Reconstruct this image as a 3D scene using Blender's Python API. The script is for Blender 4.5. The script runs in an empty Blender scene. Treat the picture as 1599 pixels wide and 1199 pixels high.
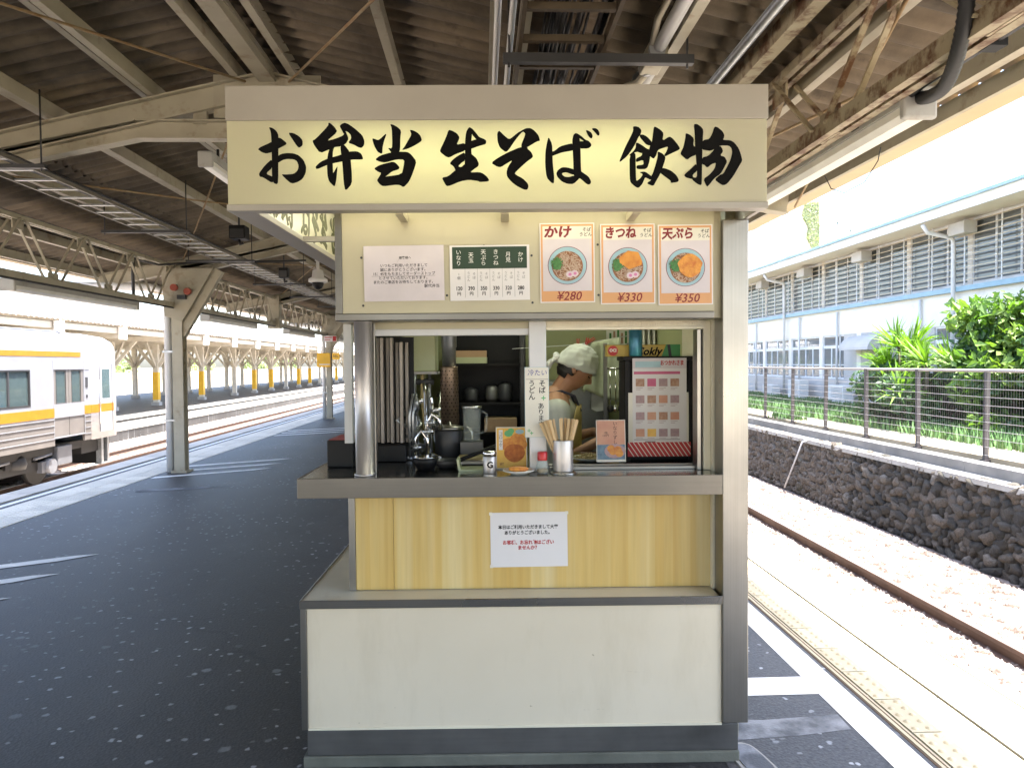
import bpy, bmesh, math, random
from mathutils import Vector, Matrix, Euler
from mathutils.geometry import tessellate_polygon

random.seed(7)
R = math.radians
PI = math.pi
SC = bpy.context.scene
COL = SC.collection

# ------------------------------------------------------------------ camera
EYE = 1.55
CAM_YAW = R(2.34)          # camera looks a little to the right of the platform axis (+Y)
cam_d = bpy.data.cameras.new('camera')
cam_d.lens = 25.9
cam_d.sensor_width = 36.0
cam_d.clip_start = 0.05
cam_d.clip_end = 3000
cam = bpy.data.objects.new('camera', cam_d)
COL.objects.link(cam)
cam.matrix_world = (Matrix.Translation((0, 0, EYE)) @ Matrix.Rotation(-CAM_YAW, 4, 'Z')
                    @ Matrix.Rotation(R(90 - 1.57), 4, 'X') @ Matrix.Rotation(R(-0.46), 4, 'Z'))
SC.camera = cam

# ------------------------------------------------------------------ light
SUN_TO = Vector((0.265, -0.14, 1.0)).normalized()
SUN_EL = math.asin(SUN_TO.z)
SUN_AZ = math.atan2(SUN_TO.x, SUN_TO.y)
world = bpy.data.worlds.new('World')
SC.world = world
world.use_nodes = True
wn = world.node_tree.nodes
wl = world.node_tree.links
wn.clear()
sky = wn.new('ShaderNodeTexSky')
sky.sky_type = 'NISHITA'
sky.sun_disc = False
sky.sun_elevation = SUN_EL
sky.sun_rotation = SUN_AZ
sky.air_density = 1.0
sky.dust_density = 3.0
sky.ozone_density = 1.0
bg = wn.new('ShaderNodeBackground')
bg.inputs['Strength'].default_value = 0.15
wo = wn.new('ShaderNodeOutputWorld')
wl.new(sky.outputs[0], bg.inputs['Color'])
wl.new(bg.outputs[0], wo.inputs['Surface'])
sun_d = bpy.data.lights.new('sun', 'SUN')
sun_d.energy = 5.0
sun_d.angle = R(0.53)
sun_d.color = (1.0, 0.955, 0.88)
sun = bpy.data.objects.new('sun', sun_d)
COL.objects.link(sun)
sun.rotation_euler = SUN_TO.to_track_quat('Z', 'Y').to_euler()
sun.location = (6, -4, 20)

vs = SC.view_settings
vs.view_transform = 'Standard'
vs.look = 'None'
vs.exposure = 2.85
vs.gamma = 1.0
vs.use_curve_mapping = False
SC.cycles.use_denoising = True
SC.cycles.max_bounces = 10
SC.cycles.diffuse_bounces = 6
SC.cycles.glossy_bounces = 5
SC.cycles.transmission_bounces = 8
SC.cycles.transparent_max_bounces = 16
SC.cycles.sample_clamp_indirect = 8.0
SC.cycles.caustics_reflective = False
SC.cycles.caustics_refractive = False

# ------------------------------------------------------------------ materials
def newmat(name):
    m = bpy.data.materials.new(name)
    m.use_nodes = True
    nt = m.node_tree
    nt.nodes.clear()
    out = nt.nodes.new('ShaderNodeOutputMaterial')
    bs = nt.nodes.new('ShaderNodeBsdfPrincipled')
    nt.links.new(bs.outputs[0], out.inputs['Surface'])
    return m, nt, bs, out

def N(nt, typ, **kw):
    n = nt.nodes.new(typ)
    for k, v in kw.items():
        setattr(n, k, v)
    return n

def coords(nt, scale=(1, 1, 1), space='Object'):
    tc = N(nt, 'ShaderNodeTexCoord')
    mp = N(nt, 'ShaderNodeMapping')
    mp.inputs['Scale'].default_value = scale
    nt.links.new(tc.outputs[space], mp.inputs['Vector'])
    return mp.outputs[0]

def noise(nt, vec, scale, detail=4, rough=0.55):
    n = N(nt, 'ShaderNodeTexNoise')
    n.inputs['Scale'].default_value = scale
    n.inputs['Detail'].default_value = detail
    n.inputs['Roughness'].default_value = rough
    nt.links.new(vec, n.inputs['Vector'])
    return n.outputs['Fac']

def ramp(nt, fac, stops):
    r = N(nt, 'ShaderNodeValToRGB')
    el = r.color_ramp.elements
    while len(el) < len(stops):
        el.new(0.5)
    for e, (p, c) in zip(el, stops):
        e.position = p
        e.color = (c[0], c[1], c[2], 1) if not isinstance(c, (int, float)) else (c, c, c, 1)
    nt.links.new(fac, r.inputs['Fac'])
    return r.outputs['Color']

def mixc(nt, fac, a, b, blend='MIX'):
    m = N(nt, 'ShaderNodeMix', data_type='RGBA', blend_type=blend)
    for sock, v in ((m.inputs[0], fac), (m.inputs[6], a), (m.inputs[7], b)):
        if isinstance(v, (int, float)):
            sock.default_value = v
        elif isinstance(v, tuple):
            sock.default_value = (v[0], v[1], v[2], 1)
        else:
            nt.links.new(v, sock)
    return m.outputs[2]

def bump(nt, bs, h, strength=0.3, dist=0.01):
    b = N(nt, 'ShaderNodeBump')
    b.inputs['Strength'].default_value = strength
    b.inputs['Distance'].default_value = dist
    nt.links.new(h, b.inputs['Height'])
    nt.links.new(b.outputs[0], bs.inputs['Normal'])

def shade(c, k):
    return (c[0] * k, c[1] * k, c[2] * k)

def pm(name, col, rough=0.5, metal=0.0, col2=None, vscale=4.0, lo=0.35, hi=0.7, stretch=(1, 1, 1),
       bmp=0.0, bscale=60, spec=None, rvar=0.0, rnd=0.0, dirt=None, dscale=2.0, dlo=0.55, dhi=0.75, coat=0.0):
    """one general procedural material: two tones of noise, optional dirt, grain relief and a tone per object"""
    m, nt, bs, out = newmat(name)
    if col2 is None:
        col2 = shade(col, 0.82)
    v = coords(nt, stretch)
    f = noise(nt, v, vscale, 5)
    c = ramp(nt, f, [(lo, col), (hi, col2)])
    if dirt is not None:
        f2 = noise(nt, coords(nt, stretch), dscale, 7, 0.65)
        k = ramp(nt, f2, [(dlo, 0.0), (dhi, 1.0)])
        c = mixc(nt, k, c, dirt)
    if rnd:
        oi = N(nt, 'ShaderNodeObjectInfo')
        mr = N(nt, 'ShaderNodeMapRange')
        mr.inputs['To Min'].default_value = 1 - rnd
        mr.inputs['To Max'].default_value = 1 + rnd
        nt.links.new(oi.outputs['Random'], mr.inputs['Value'])
        c = mixc(nt, 1.0, c, mr.outputs[0], 'MULTIPLY')
    nt.links.new(c, bs.inputs['Base Color'])
    bs.inputs['Roughness'].default_value = rough
    bs.inputs['Metallic'].default_value = metal
    if spec is not None:
        bs.inputs['Specular IOR Level'].default_value = spec
    if coat:
        bs.inputs['Coat Weight'].default_value = coat
        bs.inputs['Coat Roughness'].default_value = 0.08
    if rvar:
        rr = ramp(nt, noise(nt, coords(nt, stretch), vscale * 2.3, 4), [(0.3, max(0.02, rough - rvar)), (0.7, min(1, rough + rvar))])
        nt.links.new(rr, bs.inputs['Roughness'])
    if bmp:
        bump(nt, bs, noise(nt, coords(nt), bscale, 4), bmp, 0.004)
    return m

M = {}
M['asphalt'] = None
def make_asphalt(name='asphalt', k=1.0):
    m, nt, bs, out = newmat(name)
    v = coords(nt)
    big = noise(nt, v, 0.6, 6)
    fine = noise(nt, v, 55, 4, 0.75)
    grain = N(nt, 'ShaderNodeTexVoronoi', voronoi_dimensions='2D')
    grain.inputs['Scale'].default_value = 70
    nt.links.new(v, grain.inputs['Vector'])
    c = ramp(nt, big, [(0.3, (0.019 * k, 0.0188 * k, 0.0195 * k)), (0.7, (0.040 * k, 0.0388 * k, 0.039 * k))])
    c = mixc(nt, 0.8, c, ramp(nt, fine, [(0.3, 0.3), (0.75, 1.8)]), 'MULTIPLY')
    worn = ramp(nt, noise(nt, coords(nt, (1.0, .35, 1)), 1.3, 6, 0.65), [(0.50, 0.0), (0.75, 0.55)])
    c = mixc(nt, worn, c, (0.075, 0.074, 0.076))
    cr = N(nt, 'ShaderNodeTexVoronoi', voronoi_dimensions='2D', feature='DISTANCE_TO_EDGE')
    cr.inputs['Scale'].default_value = 0.55
    wob = N(nt, 'ShaderNodeTexNoise')
    wob.inputs['Scale'].default_value = 3.0
    wob.inputs['Detail'].default_value = 6
    nt.links.new(v, wob.inputs['Vector'])
    wsc = N(nt, 'ShaderNodeVectorMath', operation='SCALE')
    wsc.inputs['Scale'].default_value = 0.5
    nt.links.new(wob.outputs['Color'], wsc.inputs[0])
    wad = N(nt, 'ShaderNodeVectorMath', operation='ADD')
    nt.links.new(v, wad.inputs[0])
    nt.links.new(wsc.outputs[0], wad.inputs[1])
    nt.links.new(wad.outputs[0], cr.inputs['Vector'])
    c = mixc(nt, ramp(nt, cr.outputs['Distance'], [(0.0, 0.75), (0.006, 0.0)]), c, (0.012, 0.012, 0.013))
    chips = ramp(nt, grain.outputs['Distance'], [(0.0, 1.0), (0.12, 0.0)])
    rn = N(nt, 'ShaderNodeSeparateColor')
    nt.links.new(grain.outputs['Color'], rn.inputs[0])
    keep = ramp(nt, rn.outputs[0], [(0.80, 0.0), (0.86, 0.8)])
    c = mixc(nt, mixc(nt, 1.0, chips, keep, 'MULTIPLY'), c, (0.22, 0.215, 0.205))
    # trodden gum spots, pale flattened discs of several sizes
    for sc, rad, lo, hi, colr in ((2.3, 0.065, 0.40, 0.6, (0.24, 0.25, 0.27)), (4.7, 0.075, 0.25, 0.5, (0.38, 0.395, 0.42)), (9.0, 0.10, 0.50, 0.65, (0.46, 0.47, 0.49))):
        vo = N(nt, 'ShaderNodeTexVoronoi', voronoi_dimensions='2D')
        vo.inputs['Scale'].default_value = sc
        wv = N(nt, 'ShaderNodeVectorMath', operation='ADD')
        nn = N(nt, 'ShaderNodeTexNoise')
        nn.inputs['Scale'].default_value = 30
        nt.links.new(v, nn.inputs['Vector'])
        sm = N(nt, 'ShaderNodeVectorMath', operation='SCALE')
        sm.inputs['Scale'].default_value = 0.03
        nt.links.new(nn.outputs['Color'], sm.inputs[0])
        nt.links.new(v, wv.inputs[0])
        nt.links.new(sm.outputs[0], wv.inputs[1])
        nt.links.new(wv.outputs[0], vo.inputs['Vector'])
        sp = N(nt, 'ShaderNodeSeparateColor')
        nt.links.new(vo.outputs['Color'], sp.inputs[0])
        disc = ramp(nt, vo.outputs['Distance'], [(rad * 0.6, 1.0), (rad, 0.0)])
        some = ramp(nt, sp.outputs[1], [(lo, 0.0), (hi, 0.85)])
        dens = ramp(nt, noise(nt, v, 0.9, 3), [(0.40, 0.0), (0.62, 1.0)])
        c = mixc(nt, mixc(nt, 1.0, mixc(nt, 1.0, disc, some, 'MULTIPLY'), dens, 'MULTIPLY'), c, colr)
    nt.links.new(c, bs.inputs['Base Color'])
    bs.inputs['Roughness'].default_value = 0.58
    bs.inputs['Specular IOR Level'].default_value = 0.5
    bump(nt, bs, mixc(nt, 0.5, fine, grain.outputs['Distance']), 0.5, 0.004)
    return m
M['asphalt'] = make_asphalt()
M['asphalt_daylit'] = make_asphalt('daylit_asphalt_strip', 2.3)  # paler asphalt copy; daylight near the right edge is put into its colour

def make_steel(name, col, rough, stretch=(200, 200, 2), dirt=0.25, metal=1.0):
    m, nt, bs, out = newmat(name)
    g = noise(nt, coords(nt, stretch), 1.0, 3)
    big = noise(nt, coords(nt), 2.2, 5)
    c = ramp(nt, big, [(0.3, col), (0.75, shade(col, 1 - dirt))])
    c = mixc(nt, 0.3, c, ramp(nt, g, [(0.3, 0.82), (0.7, 1.15)]), 'MULTIPLY')
    nt.links.new(c, bs.inputs['Base Color'])
    bs.inputs['Metallic'].default_value = metal
    rr = ramp(nt, big, [(0.3, rough), (0.75, min(1, rough + 0.12))])
    nt.links.new(rr, bs.inputs['Roughness'])
    bump(nt, bs, g, 0.06, 0.002)
    return m
M['steel'] = make_steel('stainless_steel', (0.33, 0.315, 0.29), 0.26, dirt=0.3)
M['steel_h'] = make_steel('stainless_steel_brushed_across', (0.25, 0.24, 0.225), 0.24, (2, 200, 200))
M['steel_dull'] = make_steel('dull_sill_steel', (0.165, 0.155, 0.14), 0.27, (2, 200, 200))
M['steel_top'] = make_steel('polished_counter_steel', (0.50, 0.49, 0.46), 0.13, (3, 160, 160), 0.15)
M['steel_post'] = make_steel('polished_steel_post', (0.46, 0.43, 0.415), 0.33, (120, 120, 1.5), 0.1, 0.7)
M['steel_plinth'] = make_steel('scuffed_plinth_steel', (0.19, 0.185, 0.18), 0.42, (3, 60, 60), 0.6, 0.8)
M['chrome'] = pm('chrome', (0.7, 0.7, 0.7), 0.12, 1.0)
M['cream'] = pm('cream_painted_board', (0.45, 0.41, 0.29), 0.42, col2=(0.395, 0.355, 0.24), vscale=1.6, dirt=(0.38, 0.31, 0.18), dscale=3.0, dlo=0.62, dhi=0.95, rvar=0.08)
M['white_board'] = pm('off_white_board', (0.53, 0.475, 0.37), 0.36, col2=(0.475, 0.42, 0.32), vscale=1.3, dirt=(0.42, 0.36, 0.26), dscale=2.4, dlo=0.58, dhi=0.85, rvar=0.1)
M['footing'] = pm('mossy_concrete_footing', (0.14, 0.14, 0.115), 0.9, col2=(0.085, 0.088, 0.07), vscale=5, bmp=0.5, bscale=70)
def make_scuffed():
    m, nt, bs, out = newmat('scuffed_off_white_board')
    v = coords(nt)
    c = ramp(nt, noise(nt, v, 1.3, 6), [(0.3, (0.66, 0.585, 0.455)), (0.75, (0.58, 0.505, 0.38))])
    d = ramp(nt, noise(nt, coords(nt, (3, 3, .8)), 1.6, 8, 0.72), [(0.52, 0.0), (0.80, 0.4)])
    c = mixc(nt, d, c, (0.45, 0.38, 0.26))
    sc = ramp(nt, noise(nt, coords(nt, (5, 5, 60)), 1.0, 5, 0.8), [(0.67, 0.0), (0.71, 0.6)])
    c = mixc(nt, sc, c, (0.26, 0.23, 0.18))
    spot = ramp(nt, noise(nt, v, 38, 3, 0.6), [(0.74, 0.0), (0.78, 0.7)])
    c = mixc(nt, spot, c, (0.20, 0.15, 0.09))
    nt.links.new(c, bs.inputs['Base Color'])
    nt.links.new(ramp(nt, noise(nt, v, 3, 5), [(0.3, 0.28), (0.7, 0.5)]), bs.inputs['Roughness'])
    bump(nt, bs, noise(nt, v, 1.6, 2), 0.25, 0.02)
    return m
M['scuffed'] = make_scuffed()
M['ledge'] = pm('cream_laminate_ledge', (0.74, 0.68, 0.53), 0.28, vscale=3, dirt=(0.40, 0.33, 0.22), dscale=5, dlo=0.6, dhi=0.9)

def make_wood_panel():
    m, nt, bs, out = newmat('yellow_wood_print_panel')
    tc = N(nt, 'ShaderNodeTexCoord')
    sx = N(nt, 'ShaderNodeSeparateXYZ')
    nt.links.new(tc.outputs['Object'], sx.inputs[0])
    mul = N(nt, 'ShaderNodeMath', operation='MULTIPLY')
    mul.inputs[1].default_value = 28.0
    nt.links.new(sx.outputs[0], mul.inputs[0])
    fl = N(nt, 'ShaderNodeMath', operation='FLOOR')
    nt.links.new(mul.outputs[0], fl.inputs[0])
    wn_ = N(nt, 'ShaderNodeTexWhiteNoise', noise_dimensions='1D')
    nt.links.new(fl.outputs[0], wn_.inputs['W'])
    strips = ramp(nt, wn_.outputs['Value'], [(0.0, (0.44, 0.265, 0.055)), (0.45, (0.53, 0.345, 0.095)), (0.8, (0.57, 0.42, 0.16)), (1.0, (0.60, 0.48, 0.23))])
    g = noise(nt, coords(nt, (60, 60, 3)), 1.0, 4)
    soft = ramp(nt, noise(nt, coords(nt, (11, 1, .25)), 1.0, 3), [(0.30, (0.46, 0.29, 0.065)), (0.5, (0.56, 0.40, 0.14)), (0.68, (0.62, 0.52, 0.28))])
    strips = mixc(nt, 0.75, strips, soft)
    c = mixc(nt, 0.5, strips, ramp(nt, g, [(0.3, 0.88), (0.7, 1.1)]), 'MULTIPLY')
    d = ramp(nt, noise(nt, coords(nt, (1, 1, 1)), 2.5, 6), [(0.6, 0.0), (0.85, 0.45)])
    c = mixc(nt, d, c, (0.44, 0.33, 0.12))
    nt.links.new(c, bs.inputs['Base Color'])
    bs.inputs['Roughness'].default_value = 0.38
    return m
M['wood_panel'] = make_wood_panel()

def make_acrylic():
    m, nt, bs, out = newmat('milky_sign_acrylic')
    c = ramp(nt, noise(nt, coords(nt), 1.7, 5), [(0.3, (0.64, 0.605, 0.50)), (0.75, (0.59, 0.55, 0.45))])
    nt.links.new(c, bs.inputs['Base Color'])
    bs.inputs['Roughness'].default_value = 0.3
    tr = N(nt, 'ShaderNodeBsdfTranslucent')
    tr.inputs['Color'].default_value = (0.80, 0.80, 0.58, 1)
    mx = N(nt, 'ShaderNodeMixShader')
    mx.inputs[0].default_value = 0.45
    nt.links.new(bs.outputs[0], mx.inputs[1])
    nt.links.new(tr.outputs[0], mx.inputs[2])
    nt.links.new(mx.outputs[0], out.inputs['Surface'])
    return m
M['acrylic'] = make_acrylic()

def emit(name, col, strength):
    m, nt, bs, out = newmat(name)
    bs.inputs['Base Color'].default_value = (0.8, 0.8, 0.8, 1)
    bs.inputs['Emission Color'].default_value = (*col, 1)
    bs.inputs['Emission Strength'].default_value = strength
    return m
M['tube_light'] = emit('lit_fluorescent_tube', (1.0, 0.98, 0.80), 3.4)
M['tube_kitchen'] = emit('lit_kitchen_tube', (0.95, 1.0, 0.80), 9.0)

M['band'] = pm('sign_top_band', (0.37, 0.345, 0.305), 0.4, col2=(0.32, 0.295, 0.26), vscale=2, dirt=(0.28, 0.23, 0.17), dscale=3, dlo=0.6, dhi=0.9)
M['ink'] = pm('black_paint', (0.006, 0.006, 0.006), 0.85, spec=0.1)
M['print_black'] = pm('black_print', (0.018, 0.018, 0.022), 0.6)
M['print_red'] = pm('red_print', (0.42, 0.018, 0.02), 0.6)
M['print_maroon'] = pm('dark_red_print', (0.20, 0.012, 0.018), 0.6)
M['print_blue'] = pm('blue_print', (0.03, 0.04, 0.30), 0.6)
M['print_grey'] = pm('grey_print', (0.13, 0.13, 0.14), 0.6)
M['print_white'] = pm('white_print', (0.75, 0.74, 0.70), 0.6)
M['paper'] = pm('white_paper', (0.66, 0.635, 0.635), 0.55, col2=(0.62, 0.60, 0.60), vscale=3)
M['paper_warm'] = pm('cream_paper', (0.70, 0.67, 0.58), 0.55)
M['paper_lilac'] = pm('pale_lilac_paper', (0.60, 0.545, 0.57), 0.5)
M['poster_orange'] = pm('orange_poster_border', (0.60, 0.31, 0.135), 0.5, col2=(0.54, 0.28, 0.12))
M['dark_green'] = pm('dark_green_print', (0.010, 0.034, 0.014), 0.5)
M['pink'] = pm('pink_print', (0.52, 0.09, 0.20), 0.5)
M['bowl_blue'] = pm('pale_blue_bowl', (0.30, 0.47, 0.53), 0.35)
M['broth'] = pm('brown_broth', (0.20, 0.075, 0.028), 0.3, col2=(0.30, 0.13, 0.05), vscale=60)
M['noodle'] = pm('noodle', (0.52, 0.39, 0.29), 0.5, col2=(0.40, 0.27, 0.19), vscale=90)
M['leek'] = pm('chopped_leek', (0.03, 0.13, 0.03), 0.5, col2=(0.09, 0.26, 0.07), vscale=80)
M['tofu'] = pm('fried_tofu', (0.62, 0.27, 0.04), 0.5, col2=(0.50, 0.17, 0.02), vscale=40)
M['tempura'] = pm('tempura_fritter', (0.66, 0.30, 0.045), 0.5, col2=(0.46, 0.13, 0.02), vscale=45, bmp=0.6, bscale=120)
M['croquette'] = pm('brown_croquette', (0.50, 0.16, 0.025), 0.6, col2=(0.30, 0.07, 0.012), vscale=60, bmp=0.7, bscale=160)
M['fishcake'] = pm('fish_cake', (0.68, 0.55, 0.60), 0.5)
M['fish_pink'] = pm('fish_cake_swirl', (0.62, 0.20, 0.40), 0.5)
M['rim_maroon'] = pm('bowl_rim', (0.20, 0.05, 0.07), 0.4)
M['photo_yellow'] = pm('yellow_print', (0.74, 0.46, 0.07), 0.45, col2=(0.66, 0.34, 0.04), vscale=30)
M['photo_brown'] = pm('brown_print', (0.32, 0.16, 0.09), 0.5, col2=(0.45, 0.28, 0.20), vscale=70)
M['photo_mauve'] = pm('mauve_print', (0.30, 0.20, 0.22), 0.5, col2=(0.40, 0.26, 0.26), vscale=80)
M['photo_salmon'] = pm('salmon_print', (0.50, 0.23, 0.15), 0.5, col2=(0.55, 0.30, 0.19), vscale=18)
M['photo_teal'] = pm('blue_cloth_print', (0.07, 0.13, 0.20), 0.5, col2=(0.15, 0.24, 0.30), vscale=50)
M['cell_green'] = pm('pale_green_ink', (0.12, 0.42, 0.16), 0.5)

M['canopy_paint'] = pm('aged_beige_paint', (0.40, 0.365, 0.285), 0.55, col2=(0.31, 0.28, 0.21), vscale=2.5, dirt=(0.16, 0.105, 0.055), dscale=6, dlo=0.56, dhi=0.8, rvar=0.1, rnd=0.08)
M['canopy_paint_rusty'] = pm('rusting_beige_paint', (0.40, 0.34, 0.235), 0.6, col2=(0.30, 0.24, 0.15), vscale=4, dirt=(0.115, 0.05, 0.02), dscale=9, dlo=0.47, dhi=0.62, bmp=0.3, bscale=70, rnd=0.1)
M['rust_rod'] = pm('rusty_rod', (0.26, 0.15, 0.06), 0.7, col2=(0.33, 0.26, 0.15), vscale=12)
M['gutter'] = pm('tan_gutter_paint', (0.52, 0.41, 0.25), 0.5, col2=(0.46, 0.36, 0.21), vscale=3, dirt=(0.25, 0.16, 0.08), dscale=4, dlo=0.6, dhi=0.85)
M['pipe_white'] = pm('pale_pipe_paint', (0.62, 0.62, 0.62), 0.45, col2=(0.55, 0.55, 0.56), vscale=2, dirt=(0.35, 0.33, 0.3), dscale=5, dlo=0.65, dhi=0.9)
M['galv'] = pm('galvanised_steel', (0.42, 0.43, 0.44), 0.4, 0.9, col2=(0.30, 0.31, 0.32), vscale=14)
M['dark_steel'] = pm('dark_steel', (0.045, 0.045, 0.048), 0.5, 0.3, rvar=0.1)
M['tray'] = pm('brown_tray_paint', (0.085, 0.06, 0.034), 0.6, col2=(0.05, 0.035, 0.02), vscale=9)
M['tray_grey'] = pm('dull_tray_paint', (0.16, 0.145, 0.115), 0.55, col2=(0.11, 0.10, 0.08), vscale=9)
M['cable'] = pm('black_cable', (0.012, 0.012, 0.013), 0.45)
M['lamp_grey'] = pm('grey_lamp_housing', (0.40, 0.395, 0.38), 0.5, vscale=4, dirt=(0.25, 0.22, 0.18), dscale=6)
M['lamp_white'] = pm('white_lamp_reflector', (0.75, 0.74, 0.70), 0.35)

def make_roof_sheet():
    m, nt, bs, out = newmat('weathered_corrugated_sheet')
    v = coords(nt)
    f = noise(nt, v, 1.6, 7, 0.65)
    c = ramp(nt, f, [(0.28, (0.060, 0.051, 0.041)), (0.5, (0.135, 0.11, 0.082)), (0.72, (0.205, 0.165, 0.118))])
    st = noise(nt, coords(nt, (0.7, 14, 1)), 1.0, 4)
    c = mixc(nt, 0.55, c, ramp(nt, st, [(0.3, 0.6), (0.7, 1.25)]), 'MULTIPLY')
    oi = N(nt, 'ShaderNodeObjectInfo')
    c = mixc(nt, 1.0, c, ramp(nt, oi.outputs['Random'], [(0.0, (0.55, 0.55, 0.56)), (0.25, (0.9, 0.88, 0.85)), (1.0, (1.15, 1.1, 1.02))]), 'MULTIPLY')
    d = ramp(nt, noise(nt, v, 4.5, 6, 0.7), [(0.58, 0.0), (0.72, 0.7)])
    c = mixc(nt, d, c, (0.05, 0.042, 0.034))
    nt.links.new(c, bs.inputs['Base Color'])
    bs.inputs['Roughness'].default_value = 0.9
    bump(nt, bs, noise(nt, v, 60, 5, 0.7), 0.35, 0.006)
    return m
M['roof_sheet'] = make_roof_sheet()

M['concrete'] = pm('pale_concrete', (0.40, 0.385, 0.35), 0.85, col2=(0.30, 0.29, 0.265), vscale=2.5, dirt=(0.16, 0.15, 0.13), dscale=5, dlo=0.6, dhi=0.8, bmp=0.4, bscale=90, rnd=0.08)
M['concrete_skylit'] = pm('skylit_edge_concrete', (0.56, 0.53, 0.47), 0.8, col2=(0.44, 0.42, 0.38), vscale=2.5, dirt=(0.25, 0.245, 0.24), dscale=4, dlo=0.58, dhi=0.8, bmp=0.4, bscale=90, rnd=0.1)  # lighter concrete copy for the left coping, with skylight painted in
M['tactile'] = pm('cream_tactile_tile', (0.52, 0.46, 0.32), 0.75, col2=(0.45, 0.39, 0.265), vscale=6, rnd=0.12)
M['tactile_left'] = pm('skylit_white_tactile_tile', (0.80, 0.76, 0.66), 0.75, col2=(0.74, 0.70, 0.62), vscale=6, rnd=0.12)  # extra skylight along the left edge is put into this tile colour
def make_line_paint():
    m, nt, bs, out = newmat('worn_white_line_paint')
    f = noise(nt, coords(nt), 14, 7, 0.7)
    k = ramp(nt, f, [(0.64, 0.0), (0.72, 0.9)])
    c = mixc(nt, k, (0.84, 0.83, 0.80), (0.09, 0.09, 0.10))
    nt.links.new(c, bs.inputs['Base Color'])
    bs.inputs['Roughness'].default_value = 0.7
    return m
M['line'] = make_line_paint()
M['seam'] = pm('brown_seam', (0.10, 0.06, 0.03), 0.8)
M['ballast_pale'] = pm('pale_ballast', (0.42, 0.37, 0.32), 0.95, col2=(0.28, 0.23, 0.19), vscale=9, dirt=(0.16, 0.09, 0.05), dscale=7, dlo=0.62, dhi=0.8, bmp=1.0, bscale=35)
M['ballast'] = pm('pinkish_ballast', (0.19, 0.165, 0.155), 0.95, col2=(0.10, 0.08, 0.07), vscale=14, dirt=(0.07, 0.04, 0.025), dscale=9, dlo=0.52, dhi=0.7, bmp=1.0, bscale=35)
M['gravel'] = pm('ballast_stone', (0.30, 0.265, 0.25), 0.95, col2=(0.085, 0.062, 0.05), vscale=7, lo=0.42, hi=0.6)
M['rail_side'] = pm('rusty_rail', (0.075, 0.045, 0.034), 0.75, col2=(0.11, 0.065, 0.048), vscale=8)
M['rail_top'] = pm('worn_rail_head', (0.42, 0.38, 0.35), 0.35, 0.8)
M['sleeper'] = pm('sleeper_concrete', (0.30, 0.26, 0.22), 0.9, rnd=0.15)
M['soil'] = pm('dry_soil', (0.42, 0.36, 0.27), 0.95, col2=(0.30, 0.26, 0.18), vscale=3, bmp=0.5, bscale=40)

def make_stone():
    m, nt, bs, out = newmat('mossy_wall_stone')
    v = coords(nt)
    oi = N(nt, 'ShaderNodeObjectInfo')
    va = N(nt, 'ShaderNodeVectorMath', operation='ADD')
    sc = N(nt, 'ShaderNodeVectorMath', operation='SCALE')
    sc.inputs['Scale'].default_value = 1.0
    nt.links.new(oi.outputs['Location'], sc.inputs[0])
    nt.links.new(v, va.inputs[0])
    nt.links.new(sc.outputs[0], va.inputs[1])
    f = noise(nt, va.outputs[0], 6, 7, 0.7)
    c = ramp(nt, oi.outputs['Random'], [(0.0, (0.028, 0.026, 0.023)), (0.35, (0.055, 0.051, 0.045)), (0.65, (0.088, 0.077, 0.064)), (0.88, (0.13, 0.108, 0.088)), (1.0, (0.19, 0.178, 0.16))])
    c = mixc(nt, 0.85, c, ramp(nt, f, [(0.3, 0.35), (0.7, 1.4)]), 'MULTIPLY')
    moss = ramp(nt, noise(nt, va.outputs[0], 3.2, 6, 0.7), [(0.52, 0.0), (0.68, 0.8)])
    c = mixc(nt, moss, c, (0.048, 0.047, 0.028))
    c = mixc(nt, 0.8, c, ramp(nt, noise(nt, va.outputs[0], 45, 5, 0.8), [(0.32, 0.25), (0.70, 1.8)]), 'MULTIPLY')
    lich = ramp(nt, noise(nt, va.outputs[0], 22, 6, 0.75), [(0.57, 0.0), (0.66, 0.85)])
    c = mixc(nt, lich, c, (0.20, 0.195, 0.175))
    nt.links.new(c, bs.inputs['Base Color'])
    bs.inputs['Roughness'].default_value = 0.95
    bump(nt, bs, noise(nt, va.outputs[0], 35, 6, 0.75), 1.0, 0.012)
    return m
M['stone'] = make_stone()
M['kerb'] = pm('weathered_kerb', (0.21, 0.205, 0.20), 0.9, col2=(0.15, 0.147, 0.143), vscale=3, bmp=0.4, bscale=80, rnd=0.12)
M['mortar'] = pm('dark_joint_earth', (0.065, 0.059, 0.047), 1.0, col2=(0.035, 0.032, 0.025), vscale=12, bmp=0.8, bscale=50)
M['grass'] = pm('grass_blade', (0.045, 0.115, 0.025), 0.7, col2=(0.075, 0.16, 0.04), vscale=2)
M['grass_ground'] = pm('grass_ground', (0.05, 0.10, 0.03), 0.95, col2=(0.08, 0.11, 0.04), vscale=2.5, bmp=0.6, bscale=40)

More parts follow.
